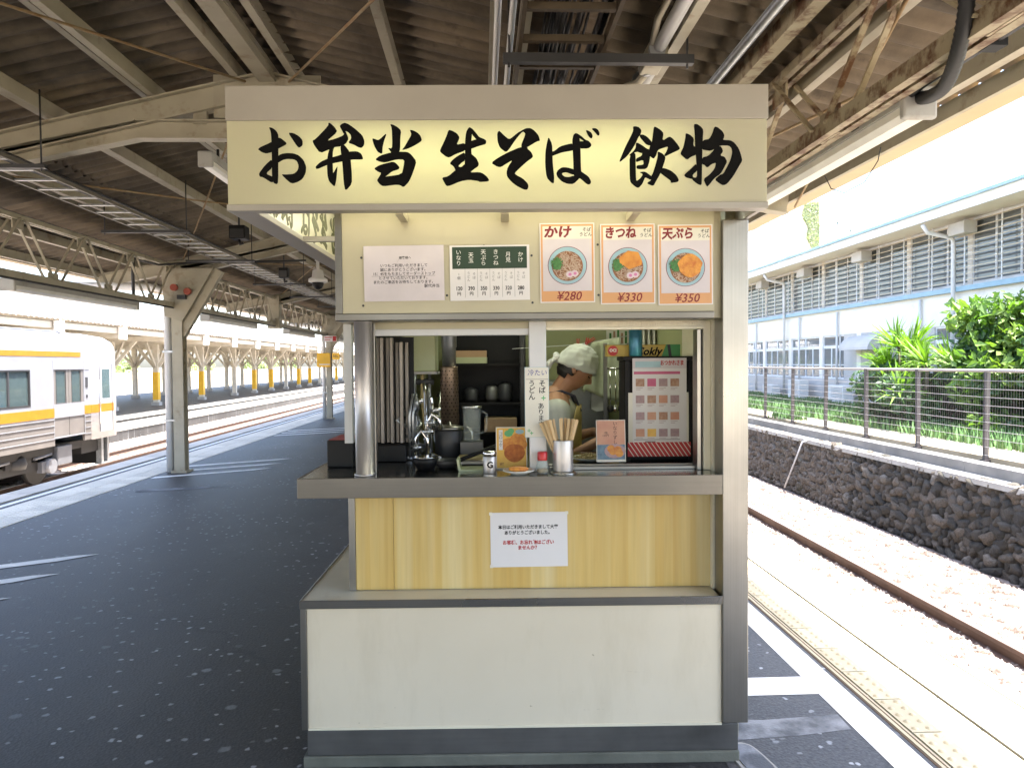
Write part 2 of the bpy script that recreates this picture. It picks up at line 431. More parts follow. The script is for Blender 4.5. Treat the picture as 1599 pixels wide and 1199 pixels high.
def make_leaf(name, c1, c2, trans=0.35):
    m, nt, bs, out = newmat(name)
    c = ramp(nt, noise(nt, coords(nt), 2.2, 3), [(0.3, c1), (0.7, c2)])
    nt.links.new(c, bs.inputs['Base Color'])
    bs.inputs['Roughness'].default_value = 0.5
    tr = N(nt, 'ShaderNodeBsdfTranslucent')
    nt.links.new(mixc(nt, 1.0, c, (1.3, 1.5, 0.5), 'MULTIPLY'), tr.inputs['Color'])
    mx = N(nt, 'ShaderNodeMixShader')
    mx.inputs[0].default_value = trans
    nt.links.new(bs.outputs[0], mx.inputs[1])
    nt.links.new(tr.outputs[0], mx.inputs[2])
    nt.links.new(mx.outputs[0], out.inputs['Surface'])
    return m
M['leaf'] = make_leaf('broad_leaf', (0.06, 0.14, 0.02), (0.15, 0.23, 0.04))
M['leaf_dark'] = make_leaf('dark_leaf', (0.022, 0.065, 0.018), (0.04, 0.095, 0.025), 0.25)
M['blade'] = make_leaf('sword_leaf', (0.09, 0.19, 0.02), (0.15, 0.25, 0.035), 0.4)
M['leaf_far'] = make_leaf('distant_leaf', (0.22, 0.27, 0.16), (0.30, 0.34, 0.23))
M['bark'] = pm('bark', (0.10, 0.08, 0.06), 0.9, bmp=0.6, bscale=30)

M['bldg_white'] = pm('white_render_wall', (0.76, 0.72, 0.66), 0.8, col2=(0.69, 0.65, 0.59), vscale=0.8, dirt=(0.45, 0.45, 0.44), dscale=1.6, dlo=0.62, dhi=0.85)
M['bldg_grey'] = pm('grey_render_wall', (0.48, 0.465, 0.45), 0.85, vscale=1.5)
M['win_frame'] = pm('white_window_frame', (0.70, 0.71, 0.73), 0.5)
M['roof_white'] = pm('white_metal_roof', (0.75, 0.75, 0.76), 0.4, vscale=1)
M['blue_paint'] = pm('pale_blue_paint', (0.26, 0.40, 0.49), 0.5)
M['slat'] = pm('cream_louvre_slat', (0.42, 0.35, 0.25), 0.5, rnd=0.1)
M['post_brown'] = pm('brown_fence_post', (0.048, 0.040, 0.042), 0.5)
M['wire'] = pm('pale_fence_wire', (0.26, 0.245, 0.24), 0.4, 0.4)
M['ac_white'] = pm('white_plastic', (0.66, 0.66, 0.65), 0.5)

def make_glass(name, tint, rough=0.05, clear=0.35):
    m, nt, bs, out = newmat(name)
    bs.inputs['Base Color'].default_value = (*tint, 1)
    bs.inputs['Roughness'].default_value = rough
    bs.inputs['Specular IOR Level'].default_value = 0.9
    g = N(nt, 'ShaderNodeBsdfTransparent')
    g.inputs['Color'].default_value = (0.75, 0.85, 0.85, 1)
    mx = N(nt, 'ShaderNodeMixShader')
    mx.inputs[0].default_value = clear
    nt.links.new(bs.outputs[0], mx.inputs[1])
    nt.links.new(g.outputs[0], mx.inputs[2])
    nt.links.new(mx.outputs[0], out.inputs['Surface'])
    return m
M['glass_bldg'] = make_glass('window_glass', (0.23, 0.24, 0.25))
M['glass_train'] = make_glass('train_window_glass', (0.10, 0.135, 0.14), 0.05, 0.62)
def make_clear():
    m, nt, bs, out = newmat('clear_glass')
    bs.inputs['Base Color'].default_value = (0.75, 0.78, 0.76, 1)
    bs.inputs['Roughness'].default_value = 0.08
    g = N(nt, 'ShaderNodeBsdfTransparent')
    g.inputs['Color'].default_value = (0.93, 0.95, 0.94, 1)
    mx = N(nt, 'ShaderNodeMixShader')
    mx.inputs[0].default_value = 0.86
    nt.links.new(bs.outputs[0], mx.inputs[1])
    nt.links.new(g.outputs[0], mx.inputs[2])
    nt.links.new(mx.outputs[0], out.inputs['Surface'])
    return m
M['clear'] = make_clear()

M['train_steel'] = pm('silver_train_body', (0.23, 0.232, 0.25), 0.38, 0.1, vscale=1)
M['train_beige'] = pm('ribbed_train_skirt', (0.15, 0.135, 0.125), 0.4, 0.1, vscale=2)
M['train_white'] = pm('white_train_cab', (0.32, 0.32, 0.34), 0.35)
M['train_orange'] = pm('orange_stripe', (0.32, 0.135, 0.006), 0.4)
M['train_dark'] = pm('dark_underframe', (0.014, 0.013, 0.013), 0.7, rnd=0.2)
M['train_grey'] = pm('grey_underframe_box', (0.13, 0.135, 0.15), 0.5, rnd=0.2)
M['rubber'] = pm('black_rubber', (0.015, 0.015, 0.016), 0.6)
M['blue_seat'] = pm('blue_seat_cloth', (0.05, 0.28, 0.50), 0.8)
M['yellow_sign'] = pm('yellow_sign_paint', (0.78, 0.43, 0.02), 0.5)
M['far_steel'] = pm('far_canopy_paint', (0.55, 0.50, 0.42), 0.6, col2=(0.45, 0.40, 0.32), vscale=3, rnd=0.08)

M['plastic_black'] = pm('black_plastic', (0.006, 0.006, 0.007), 0.5, spec=0.25)
M['plastic_red'] = pm('red_plastic', (0.50, 0.02, 0.02), 0.35)
M['green_cream'] = pm('pale_green_enamel', (0.42, 0.45, 0.28), 0.4, col2=(0.37, 0.40, 0.24), vscale=2)
M['interior_wall'] = pm('green_cream_wall', (0.36, 0.38, 0.19), 0.6, col2=(0.31, 0.32, 0.16), vscale=2)
M['interior_grey'] = pm('grey_steel_door', (0.24, 0.24, 0.235), 0.4, 0.3)
M['slat_white'] = pm('aged_white_slat', (0.34, 0.30, 0.27), 0.4, col2=(0.20, 0.17, 0.145), vscale=3, stretch=(6, 6, 1), rnd=0.12)
M['cardboard'] = pm('brown_card_box', (0.42, 0.27, 0.16), 0.7)
M['wood_light'] = pm('pale_wood', (0.58, 0.42, 0.23), 0.6, col2=(0.50, 0.34, 0.17), vscale=3, stretch=(8, 8, 1), rnd=0.15)
M['cloth_white'] = pm('white_cloth', (0.66, 0.66, 0.64), 0.85, vscale=3)
M['cloth_cap'] = pm('white_head_cloth', (0.60, 0.62, 0.57), 0.85, vscale=3)
M['cloth_towel'] = pm('pale_green_towel', (0.50, 0.53, 0.38), 0.9, vscale=4, bmp=0.3, bscale=250)
M['cloth_apron'] = pm('yellow_apron', (0.55, 0.42, 0.16), 0.85)
M['cloth_strap'] = pm('dark_strap', (0.03, 0.025, 0.04), 0.8)
M['cloth_trouser'] = pm('dark_trousers', (0.03, 0.03, 0.035), 0.85)
M['skin'] = pm('skin', (0.42, 0.215, 0.125), 0.5, col2=(0.37, 0.18, 0.10), vscale=9)
M['hair'] = pm('black_hair', (0.012, 0.010, 0.009), 0.5)
M['eye'] = pm('dark_eye', (0.02, 0.015, 0.012), 0.2)
M['lip'] = pm('lip', (0.30, 0.11, 0.08), 0.5)
M['display_black'] = pm('black_display_case', (0.008, 0.007, 0.007), 0.6, spec=0.25)
M['red_cloth'] = pm('red_striped_cloth', (0.42, 0.03, 0.035), 0.75, rnd=0.2)
M['can_blue'] = pm('blue_can', (0.03, 0.14, 0.24), 0.3, 0.3, col2=(0.05, 0.28, 0.30), vscale=14)
M['box_yellow'] = pm('yellow_carton', (0.40, 0.27, 0.02), 0.45)
M['box_green'] = pm('green_print', (0.03, 0.20, 0.05), 0.45)
M['spice'] = pm('ground_spice', (0.36, 0.24, 0.10), 0.8)
M['straw'] = pm('bamboo_straw', (0.46, 0.36, 0.16), 0.7)
M['plate'] = pm('white_china', (0.70, 0.70, 0.66), 0.2)
M['curtain'] = pm('pale_curtain', (0.66, 0.66, 0.60), 0.8)
M['bronze'] = pm('dark_perforated_flue', (0.22, 0.155, 0.11), 0.4, 0.7)
M['paint_red_dull'] = pm('red_bell_paint', (0.34, 0.06, 0.03), 0.5)
M['rock'] = pm('grey_rock', (0.36, 0.34, 0.32), 0.95, bmp=0.9, bscale=3, vscale=1)
M['patch'] = pm('worn_pale_asphalt', (0.26, 0.27, 0.29), 0.85, col2=(0.10, 0.105, 0.115), vscale=6, lo=0.4, hi=0.58, bmp=0.6, bscale=90)

# ------------------------------------------------------------------ mesh helpers
class MB:
    def __init__(s):
        s.v = []; s.f = []; s.sm = []; s.mi = []; s.cur = 0
    def quad(s, *p, smooth=False):
        b = len(s.v)
        s.v += [tuple(q) for q in p]
        s.f.append(tuple(range(b, b + len(p)))); s.sm.append(smooth); s.mi.append(s.cur)
        return s
    def box(s, x0, y0, z0, x1, y1, z1):
        if x0 > x1: x0, x1 = x1, x0
        if y0 > y1: y0, y1 = y1, y0
        if z0 > z1: z0, z1 = z1, z0
        b = len(s.v)
        s.v += [(x0, y0, z0), (x1, y0, z0), (x1, y1, z0), (x0, y1, z0), (x0, y0, z1), (x1, y0, z1), (x1, y1, z1), (x0, y1, z1)]
        for f in ((0, 3, 2, 1), (4, 5, 6, 7), (0, 1, 5, 4), (1, 2, 6, 5), (2, 3, 7, 6), (3, 0, 4, 7)):
            s.f.append(tuple(b + i for i in f)); s.sm.append(False); s.mi.append(s.cur)
        return s
    def bar(s, p, q, w, h, up=(0, 0, 1)):
        """rectangular bar from p to q, w across, h along 'up'"""
        p = Vector(p); q = Vector(q); d = (q - p).normalized(); up = Vector(up)
        a = d.cross(up)
        if a.length < 1e-4:
            a = d.cross(Vector((1, 0, 0)))
        a.normalize(); u = a.cross(d).normalized()
        b = len(s.v)
        for e in (p, q):
            for sa, su in ((-1, -1), (1, -1), (1, 1), (-1, 1)):
                s.v.append(tuple(e + a * (sa * w / 2) + u * (su * h / 2)))
        for f in ((0, 1, 2, 3), (7, 6, 5, 4), (0, 4, 5, 1), (1, 5, 6, 2), (2, 6, 7, 3), (3, 7, 4, 0)):
            s.f.append(tuple(b + i for i in f)); s.sm.append(False); s.mi.append(s.cur)
        return s
    def tube(s, pts, r, n=10, caps=True, radii=None):
        pts = [Vector(p) for p in pts]
        b = len(s.v); prev = None
        for i, p in enumerate(pts):
            if i == 0: d = pts[1] - p
            elif i == len(pts) - 1: d = p - pts[i - 1]
            else: d = pts[i + 1] - pts[i - 1]
            d.normalize()
            if prev is None:
                a = d.cross(Vector((0, 0, 1)))
                if a.length < 1e-3: a = d.cross(Vector((1, 0, 0)))
            else:
                a = prev - d * prev.dot(d)
            a.normalize(); prev = a; c = d.cross(a)
            rr = radii[i] if radii else r
            for k in range(n):
                t = 2 * PI * k / n
                s.v.append(tuple(p + a * (math.cos(t) * rr) + c * (math.sin(t) * rr)))
        for i in range(len(pts) - 1):
            for k in range(n):
                k2 = (k + 1) % n
                s.f.append((b + i * n + k, b + i * n + k2, b + (i + 1) * n + k2, b + (i + 1) * n + k)); s.sm.append(True); s.mi.append(s.cur)
        if caps:
            s.f.append(tuple(b + k for k in reversed(range(n)))); s.sm.append(False); s.mi.append(s.cur)
            e = b + (len(pts) - 1) * n
            s.f.append(tuple(e + k for k in range(n))); s.sm.append(False); s.mi.append(s.cur)
        return s
    def lathe(s, prof, c=(0, 0, 0), n=24, smooth=True):
        """prof: list of (radius, z); spun about a vertical axis through c"""
        b = len(s.v)
        for r, z in prof:
            for k in range(n):
                t = 2 * PI * k / n
                s.v.append((c[0] + r * math.cos(t), c[1] + r * math.sin(t), c[2] + z))
        for i in range(len(prof) - 1):
            for k in range(n):
                k2 = (k + 1) % n
                s.f.append((b + i * n + k, b + i * n + k2, b + (i + 1) * n + k2, b + (i + 1) * n + k)); s.sm.append(smooth); s.mi.append(s.cur)
        for i, rev in ((0, True), (len(prof) - 1, False)):
            if prof[i][0] > 1e-5:
                ids = [b + i * n + k for k in range(n)]
                s.f.append(tuple(reversed(ids)) if rev else tuple(ids)); s.sm.append(False); s.mi.append(s.cur)
        return s
    def prism(s, poly, p0, ex, ey, depth):
        """2-D polygon in the plane (p0, ex, ey), given thickness along -(ex x ey)... both faces and the rim"""
        p0 = Vector(p0); ex = Vector(ex); ey = Vector(ey); nrm = ex.cross(ey).normalized()
        ar = sum(poly[i][0] * poly[(i + 1) % len(poly)][1] - poly[(i + 1) % len(poly)][0] * poly[i][1] for i in range(len(poly)))
        if ar < 0: poly = poly[::-1]
        tri = tessellate_polygon([[Vector((x, y, 0)) for x, y in poly]])
        b = len(s.v); n = len(poly)
        for k in (0, depth):
            for x, y in poly:
                s.v.append(tuple(p0 + ex * x + ey * y + nrm * k))
        for t in tri:
            a = [(poly[i][0], poly[i][1]) for i in t]
            o = (a[1][0] - a[0][0]) * (a[2][1] - a[0][1]) - (a[2][0] - a[0][0]) * (a[1][1] - a[0][1])
            t = t if o > 0 else t[::-1]
            s.f.append(tuple(b + n + i for i in t)); s.sm.append(False); s.mi.append(s.cur)
            s.f.append(tuple(b + i for i in t[::-1])); s.sm.append(False); s.mi.append(s.cur)
        for i in range(n):
            j = (i + 1) % n
            s.f.append((b + i, b + j, b + n + j, b + n + i)); s.sm.append(False); s.mi.append(s.cur)
        return s
    def ball(s, c, rx, ry=None, rz=None, nu=12, nv=8):
        ry = rx if ry is None else ry; rz = rx if rz is None else rz
        b = len(s.v)
        for i in range(nv + 1):
            ph = PI * i / nv
            for k in range(nu):
                t = 2 * PI * k / nu
                s.v.append((c[0] + rx * math.sin(ph) * math.cos(t), c[1] + ry * math.sin(ph) * math.sin(t), c[2] - rz * math.cos(ph)))
        for i in range(nv):
            for k in range(nu):
                k2 = (k + 1) % nu
                s.f.append((b + i * nu + k, b + i * nu + k2, b + (i + 1) * nu + k2, b + (i + 1) * nu + k)); s.sm.append(True); s.mi.append(s.cur)
        return s
    def mat(s, i):
        s.cur = i
        return s
    def mesh(s, name, mats):
        me = bpy.data.meshes.new(name)
        me.from_pydata(s.v, [], s.f)
        me.polygons.foreach_set('use_smooth', s.sm)
        me.polygons.foreach_set('material_index', s.mi)
        for m in (mats if isinstance(mats, (list, tuple)) else [mats]):
            me.materials.append(m)
        me.validate()
        me.update()
        return me
    def build(s, name, mats, parent=None, loc=None, rot=None, bevel=0.0):
        return link(name, s.mesh(name, mats), parent, loc, rot, bevel)

def link(name, me, parent=None, loc=None, rot=None, bevel=0.0):
    o = bpy.data.objects.new(name, me)
    COL.objects.link(o)
    if parent is not None: o.parent = parent
    if loc is not None: o.location = loc
    if rot is not None: o.rotation_euler = rot
    if bevel:
        b = o.modifiers.new('bevel', 'BEVEL')
        b.width = bevel; b.segments = 2; b.limit_method = 'ANGLE'; b.angle_limit = R(50)
    return o

def tag(o, label=None, cat=None, group=None, kind=None):
    if label: o['label'] = label
    if cat: o['category'] = cat
    if group: o['group'] = group
    if kind: o['kind'] = kind
    return o

def thing(name, label, cat, loc=(0, 0, 0), rotz=0.0, group=None):
    o = bpy.data.objects.new(name, None)
    o.empty_display_size = 0.1
    COL.objects.link(o)
    o.location = loc
    o.rotation_euler = (0, 0, rotz)
    return tag(o, label, cat, group)

def struct(name, mb, mats, **kw):
    return tag(mb.build(name, mats, **kw), kind='structure')

def copy_tree(o, parent=None):
    c = o.copy()
    COL.objects.link(c)
    if parent is not None:
        c.parent = parent
    for ch in list(o.children):
        copy_tree(ch, c)
    return c

def text(s, size, mat, name, parent, x, y, z, align='CENTER', bold=0.0, shear=0.0, sx=1.0, facing='front', line=1.0, lean=0.0):
    """one printed line (or column, with line breaks) of lettering as a thin mesh; local plane x-z, facing -y"""
    cu = bpy.data.curves.new(name, 'FONT')
    cu.body = s
    cu.size = size
    cu.align_x = align
    cu.align_y = 'CENTER'
    cu.offset = bold
    cu.shear = shear
    cu.space_line = line
    cu.resolution_u = 2
    tmp = bpy.data.objects.new('lettering_curve', cu)
    COL.objects.link(tmp)
    dg = bpy.context.evaluated_depsgraph_get()
    me = bpy.data.meshes.new_from_object(tmp.evaluated_get(dg))
    COL.objects.unlink(tmp)
    bpy.data.objects.remove(tmp)
    bpy.data.curves.remove(cu)
    me.name = name
    me.transform(Matrix.Rotation(R(90), 4, 'X') @ Matrix.Rotation(lean, 4, 'Z') @ Matrix.Diagonal((sx, 1, 1, 1)))
    me.materials.clear()
    me.materials.append(mat)
    return link(name, me, parent, (x, y, z))

# ================================================================== ground, platform, tracks
EDGE_L, EDGE_R = -5.85, 2.41
RAIL_R, RAIL_L = -0.90, -1.15
struct('ground', MB().quad((-1500, -1500, -1.6), (1500, -1500, -1.6), (1500, 1500, -1.6), (-1500, 1500, -1.6)), M['soil'])
platform = struct('platform', MB().box(EDGE_L + 0.02, -12, -1.5, EDGE_R - 0.02, 130, 0.0), M['asphalt'])
struct('track_bed', MB().prism([(4.47, -1.5), (6.6, -1.5), (6.6, -1.13), (5.75, -1.12), (5.25, -1.04), (4.47, -1.04)], (0, 130, 0), (1, 0, 0), (0, 0, 1), 142), M['ballast'])
struct('track_bed', MB().box(EDGE_R, -12, -1.5, 4.46, 130, -1.04), M['ballast_pale'])
struct('track_bed', MB().box(-14.0, -12, -1.55, EDGE_L, 130, -1.32), M['ballast_pale'])

def coping(x0, x1, y0, y1, n, m='concrete'):
    me = None
    L = (y1 - y0) / n
    for i in range(n):
        if me is None:
            mb = MB().box(x0, 0.004, -0.12, x1, L - 0.008, 0.012)
            me = mb.mesh('coping_slab', M[m])
        o = link('coping_slab', me, platform, (0, y0 + i * L, 0))
coping(2.085, EDGE_R, 0.0, 44.0, 49)
coping(EDGE_L, -5.50, 2.0, 56.0, 60, 'concrete_skylit')

def tile_mesh(name, m):
    mb = MB()
    mb.box(0.003, 0.003, 0.0, 0.297, 0.297, 0.006)
    for i in range(5):
        for j in range(5):
            cx, cy = 0.03 + 0.06 * i, 0.03 + 0.06 * j
            b = len(mb.v)
            for r, z in ((0.0165, 0.006), (0.009, 0.0125)):
                for k in range(6):
                    t = PI * k / 3
                    mb.v.append((cx + r * math.cos(t), cy + r * math.sin(t), z))
            for k in range(6):
                k2 = (k + 1) % 6
                mb.f.append((b + k, b + k2, b + 6 + k2, b + 6 + k)); mb.sm.append(True); mb.mi.append(0)
            mb.f.append(tuple(b + 6 + k for k in range(6))); mb.sm.append(True); mb.mi.append(0)
    return mb.mesh(name, m)
tm = tile_mesh('tactile_tile', M['tactile'])
for i in range(44):
    link('tactile_tile', tm, platform, (1.775, 1.44 + 0.3025 * i, 0.0))
tml = tile_mesh('tactile_tile', M['tactile_left'])
for r in range(2):
    for i in range(128):
        link('tactile_tile', tml, platform, (-5.26 + 0.3025 * r, 6.0 + 0.3025 * i, 0.0))
MB().box(1.735, 0, 0.0, 1.768, 44, 0.005).build('edge_strip', M['tactile'], platform)
MB().box(1.722, 0, 0.0, 1.731, 44, 0.004).box(1.752, 0.01, 0.0, 1.757, 44, 0.0065).build('seam_strip', M['seam'], platform)

def marking(name, pts, z=0.004, m='line'):
    mb = MB()
    b = len(mb.v)
    mb.v += [(x, y, z) for x, y in pts]
    mb.f.append(tuple(range(b, b + len(pts)))); mb.sm.append(False); mb.mi.append(0)
    return mb.build(name, M[m], platform)
MB().box(2.372, 0, 0.0, 2.384, 44, 0.0135).build('edge_joint', M['seam'], platform)
marking('edge_line', [(1.555, 0.5), (1.70, 0.5), (1.70, 40), (1.555, 40)])
marking('waiting_line', [(0.4, 3.33), (1.553, 3.33), (1.553, 3.52), (0.4, 3.52)])
marking('daylight_strip', [(0.93, 1.0), (1.722, 1.0), (1.722, 12), (0.93, 12)], 0.002, 'asphalt_daylit')  # lighter sheet painted where daylight reaches in under the right eave
marking('worn_patch', [(0.35, 2.98), (0.8, 2.92), (1.3, 2.96), (1.54, 3.0), (1.545, 3.13), (1.2, 3.10), (0.75, 3.14), (0.35, 3.12)], 0.003, 'patch')
marking('worn_patch', [(-4.3, 9.25), (-3.7, 9.42), (-3.35, 9.55), (-3.5, 9.62), (-4.35, 9.45)], 0.003, 'patch')
marking('edge_line', [(-5.42, 2), (-5.34, 2), (-5.34, 60), (-5.42, 60)])
for base in (5.06, 11.25, 17.3):
    for k in range(3):
        y = base + 0.57 * k
        marking('waiting_line', [(-4.6, y - 0.90), (-3.40, y - 0.21), (-3.18, y), (-3.36, y - 0.04), (-4.6, y - 0.74)])

def rail_prism(x, zt, y0, y1):
    prof = [(-0.0625, 0), (0.0625, 0), (0.0625, 0.012), (0.01, 0.03), (0.01, 0.10), (0.034, 0.115), (0.034, 0.148), (-0.034, 0.148), (-0.034, 0.115), (-0.01, 0.10), (-0.01, 0.03), (-0.0625, 0.012)]
    mb = MB()
    mb.prism(prof, (x, y1, zt - 0.150), (1, 0, 0), (0, 0, 1), y1 - y0)
    mb.mat(1).box(x - 0.030, y0, zt - 0.003, x + 0.030, y1, zt)
    return mb
def track(cx, zt, y0, y1, step, nvis):
    t = tag(thing('railway_track', None, None, (0, 0, 0)), kind='structure')
    for s in (-1, 1):
        rail_prism(cx + s * 0.5675, zt, y0, y1).build('rail', [M['rail_side'], M['rail_top']], t)
    me = MB().box(cx - 1.0, -0.11, zt - 0.32, cx + 1.0, 0.11, zt - 0.152).mesh('sleeper', M['sleeper'])
    for i in range(nvis):
        link('sleeper', me, t, (0, y0 + 0.3 + step * i, 0))
    return t
track(3.96, RAIL_R, -10, 120, 0.62, 90)
track(-11.25, RAIL_L, -10, 120, 0.62, 120)

def gravel(name, n, fx, z, s0, s1, seed):
    rnd = random.Random(seed)
    mb = MB()
    for i in range(n):
        x, y = fx(rnd)
        s = rnd.uniform(s0, s1)
        b = len(mb.v)
        a = rnd.uniform(0, 6.28)
        for k in range(5):
            t = a + k * 1.2566
            mb.v.append((x + s * rnd.uniform(.7, 1.2) * math.cos(t), y + s * rnd.uniform(.7, 1.2) * math.sin(t), z + rnd.uniform(-.2, .3) * s))
        mb.v.append((x + rnd.uniform(-.3, .3) * s, y + rnd.uniform(-.3, .3) * s, z + s * rnd.uniform(.6, 1.0)))
        for k in range(5):
            mb.f.append((b + k, b + (k + 1) % 5, b + 5)); mb.sm.append(False); mb.mi.append(0)
    return tag(mb.build(name, M['gravel']), kind='stuff')
gravel('ballast_stones', 16000, lambda r: (2.6 + 2.7 * r.random() ** .6, 4.0 + 16 * r.random() ** 1.3), -1.043, 0.018, 0.042, 3)
gravel('ballast_stones', 14000, lambda r: (r.uniform(5.2, 6.2), 6.0 + 14 * r.random() ** 1.2), -1.12, 0.025, 0.05, 5)
gravel('ballast_stones', 9000, lambda r: (r.uniform(-13.9, -6.0), r.uniform(12, 45)), -1.32, 0.03, 0.06, 4)

# ================================================================== right bank: stone wall, kerb, fence, lawn
struct('bank', MB().prism([(6.46, -1.5), (60, -1.5), (60, 0.20), (7.06, 0.20), (7.06, -0.06), (6.62, -0.06)], (0, 90, 0), (1, 0, 0), (0, 0, 1), 98), M['soil'])
struct('lawn', MB().box(7.95, -6, 0.12, 11.2, 60, 0.215), M['grass_ground'])
wall = thing('stone_wall', 'low mossy retaining wall of rough dark stones beside the sunlit track', 'wall', (6.3, 12, -1.15))
def W(o, p):           # world point to a child of an unrotated thing
    return (p[0] - o.location[0], p[1] - o.location[1], p[2] - o.location[2])
MB().prism([(0.05, -0.2), (0.5, -0.2), (0.5, 1.10), (0.22, 1.10)], (0, 60, 0), (1, 0, 0), (0, 0, 1), 80).build('wall_core', M['mortar'], wall)
MB().prism([(0.16, 1.07), (0.55, 1.07), (0.55, 1.145), (0.17, 1.145)], (0, 60, 0), (1, 0, 0), (0, 0, 1), 80).build('wall_top', M['concrete'], wall)
def stone_mesh(seed):
    rnd = random.Random(seed)
    bm = bmesh.new()
    bmesh.ops.create_icosphere(bm, subdivisions=2, radius=1.0)
    ph = [rnd.uniform(0, 6.28) for _ in range(6)]
    for v in bm.verts:
        c = v.co
        e = 3.2
        n = (abs(c.x) ** e + abs(c.y) ** e + abs(c.z) ** e) ** (1 / e)
        k = 1 / n * (1 + .10 * math.sin(3.1 * c.x + ph[0]) + .12 * math.sin(4.3 * c.y + ph[1]) + .11 * math.sin(3.7 * c.z + ph[2]) + .06 * math.sin(9 * c.y + 7 * c.z + ph[3])) * rnd.uniform(.93, 1.06)
        v.co = c * k
    me = bpy.data.meshes.new('stone')
    bm.to_mesh(me); bm.free()
    me.materials.append(M['stone'])
    for p in me.polygons: p.use_smooth = rnd.random() < 0.5
    return me
stones = [stone_mesh(100 + i) for i in range(8)]
rs = random.Random(5)
spots = []
rowh = 0.118
for r in range(10):
    y = 4.5 + rs.uniform(0, .2)
    while y < 44:
        w = rs.choice((rs.uniform(0.08, 0.15), rs.uniform(0.13, 0.22), rs.uniform(0.16, 0.27)))
        spots.append((y + w / 2, min(1.06, r * rowh + rowh / 2 + rs.uniform(-.04, .04)), w * rs.uniform(.54, .66), rowh * rs.uniform(.52, .75) * (1 + max(0, w - .17) * 3.0)))
        y += w * 0.96
vis = sorted([s for s in spots if s[0] > 7.8], key=lambda s: s[0])[:300]
visset = set(id(s) for s in vis)
massv = MB()
for s in spots:
    y, h, a, b_ = s
    x = 0.098 + 0.17 * h / 1.1 + rs.uniform(-.010, .012)
    me = rs.choice(stones)
    mat_ = Matrix.Translation((x, y - 12, h)) @ Matrix.Rotation(rs.uniform(-.7, .7), 4, 'X') @ Matrix.Diagonal((0.075 + rs.uniform(0, .03), a, b_, 1))
    if id(s) in visset:
        o = link('stone', me, wall)
        o.matrix_local = mat_
    else:
        b = len(massv.v)
        massv.v += [tuple(mat_ @ v.co) for v in me.vertices]
        for p in me.polygons:
            massv.f.append(tuple(b + i for i in p.vertices)); massv.sm.append(False); massv.mi.append(0)
tag(massv.build('stone_mass', M['stone'], wall), kind='stuff')
pt = thing('drain_pipe', 'thin white drain pipe leaning against the stone wall', 'pipe', (6.30, 14.3, -1.0))
MB().tube([(-0.12, 0.5, -0.03), (0.05, 0.05, 0.95), (0.14, 0.02, 1.0)], 0.016, 8).build('pipe', M['pipe_white'], pt)

kerb = thing('kerb', 'pale concrete kerb running along the foot of the wire fence', 'kerb', (6.86, 12, -0.06))
kme = MB().box(-0.13, 0.004, -0.02, 0.12, 1.996, 0.20).mesh('kerb_block', M['kerb'])
for i in range(22):
    link('kerb_block', kme, kerb, (0, -6 + 2 * i, 0))

fence = thing('wire_fence', 'brown post and pale wire fence above the stone wall', 'fence', (7.02, 12, 0.11))
pme = MB().box(-0.028, -0.028, 0, 0.028, 0.028, 1.30).box(-0.05, -0.05, 0.0, 0.05, 0.05, 0.05).mesh('fence_post', M['post_brown'])
ys = [6.78 + 1.6 * i for i in range(22)]
for y in ys:
    o = link('fence_post', pme, fence, (0, y - 12, 0))
    o.rotation_euler = (rs.uniform(-.01, .01), rs.uniform(-.012, .012), 0)
MB().tube([(0, -5, 1.29), (0, 30, 1.29)], 0.021, 8).build('top_rail', M['wire'], fence)
for k in range(10):
    z = 0.12 + 0.115 * k
    MB().tube([(-0.03, y - 12, z + (0.006 if i % 2 else -0.004)) for i, y in enumerate(ys)], 0.0045, 5).build('wire', M['wire'], fence)
vm = MB()
y = 7.05
while y < 30:
    vm.box(-0.032, y - 12 - .0006, 0.1, -0.0308, y - 12 + .0006, 1.27)
    y += 0.05
tag(vm.build('wire_mesh', M['wire'], fence), kind='stuff')

def grass_patch(name, n, fx, z, h0, h1, seed):
    rnd = random.Random(seed)
    mb = MB()
    for i in range(n):
        x, y = fx(rnd)
        h = rnd.uniform(h0, h1); a = rnd.uniform(0, 6.28); w = h * .10 + .006
        dx, dy = math.cos(a), math.sin(a); l = rnd.uniform(.1, .6) * h
        mb.quad((x - dy * w, y + dx * w, z), (x + dy * w, y - dx * w, z), (x + dx * l, y + dy * l, z + h))
    return tag(mb.build(name, M['grass']), kind='stuff')
grass_patch('grass', 26000, lambda r: (r.uniform(7.75, 10.9), r.uniform(9, 32)), 0.205, .07, .26, 9)
grass_patch('grass', 500, lambda r: (r.gauss(7.25, .1), r.gauss(17.2, .3)), 0.195, .08, .22, 10)

# ================================================================== right bank building
BX = 11.0
bl = thing('station_building', 'long white building with louvred upper windows and pale blue beam behind the fence', 'building', (BX, 20, 0.26))
def wb(name, m, x0, y0, z0, x1, y1, z1, parent=bl, bevel=0):
    return MB().box(x0 - BX, y0 - 20, z0 - .26, x1 - BX, y1 - 20, z1 - .26).build(name, M[m], parent, bevel=bevel)
BY0, BY1 = 9.0, 62.0
wb('base_wall', 'bldg_grey', BX, BY0, 0.2, BX + 6, BY1, 1.0)
wb('wall', 'bldg_white', BX, BY0, 2.36, BX + 6, BY1, 3.12)
wb('inner_wall', 'bldg_grey', BX + 0.9, BY0, 1.0, BX + 6, BY1, 2.36)
wb('upper_inner_wall', 'bldg_grey', BX + 0.8, BY0, 3.12, BX + 6, BY1, 4.75)
wb('sill_beam', 'blue_paint', BX - 0.10, BY0, 3.12, BX + 0.06, BY1, 3.23)
wb('soffit', 'bldg_white', BX - 0.85, BY0 - .4, 4.75, BX + 6.4, BY1, 4.82)
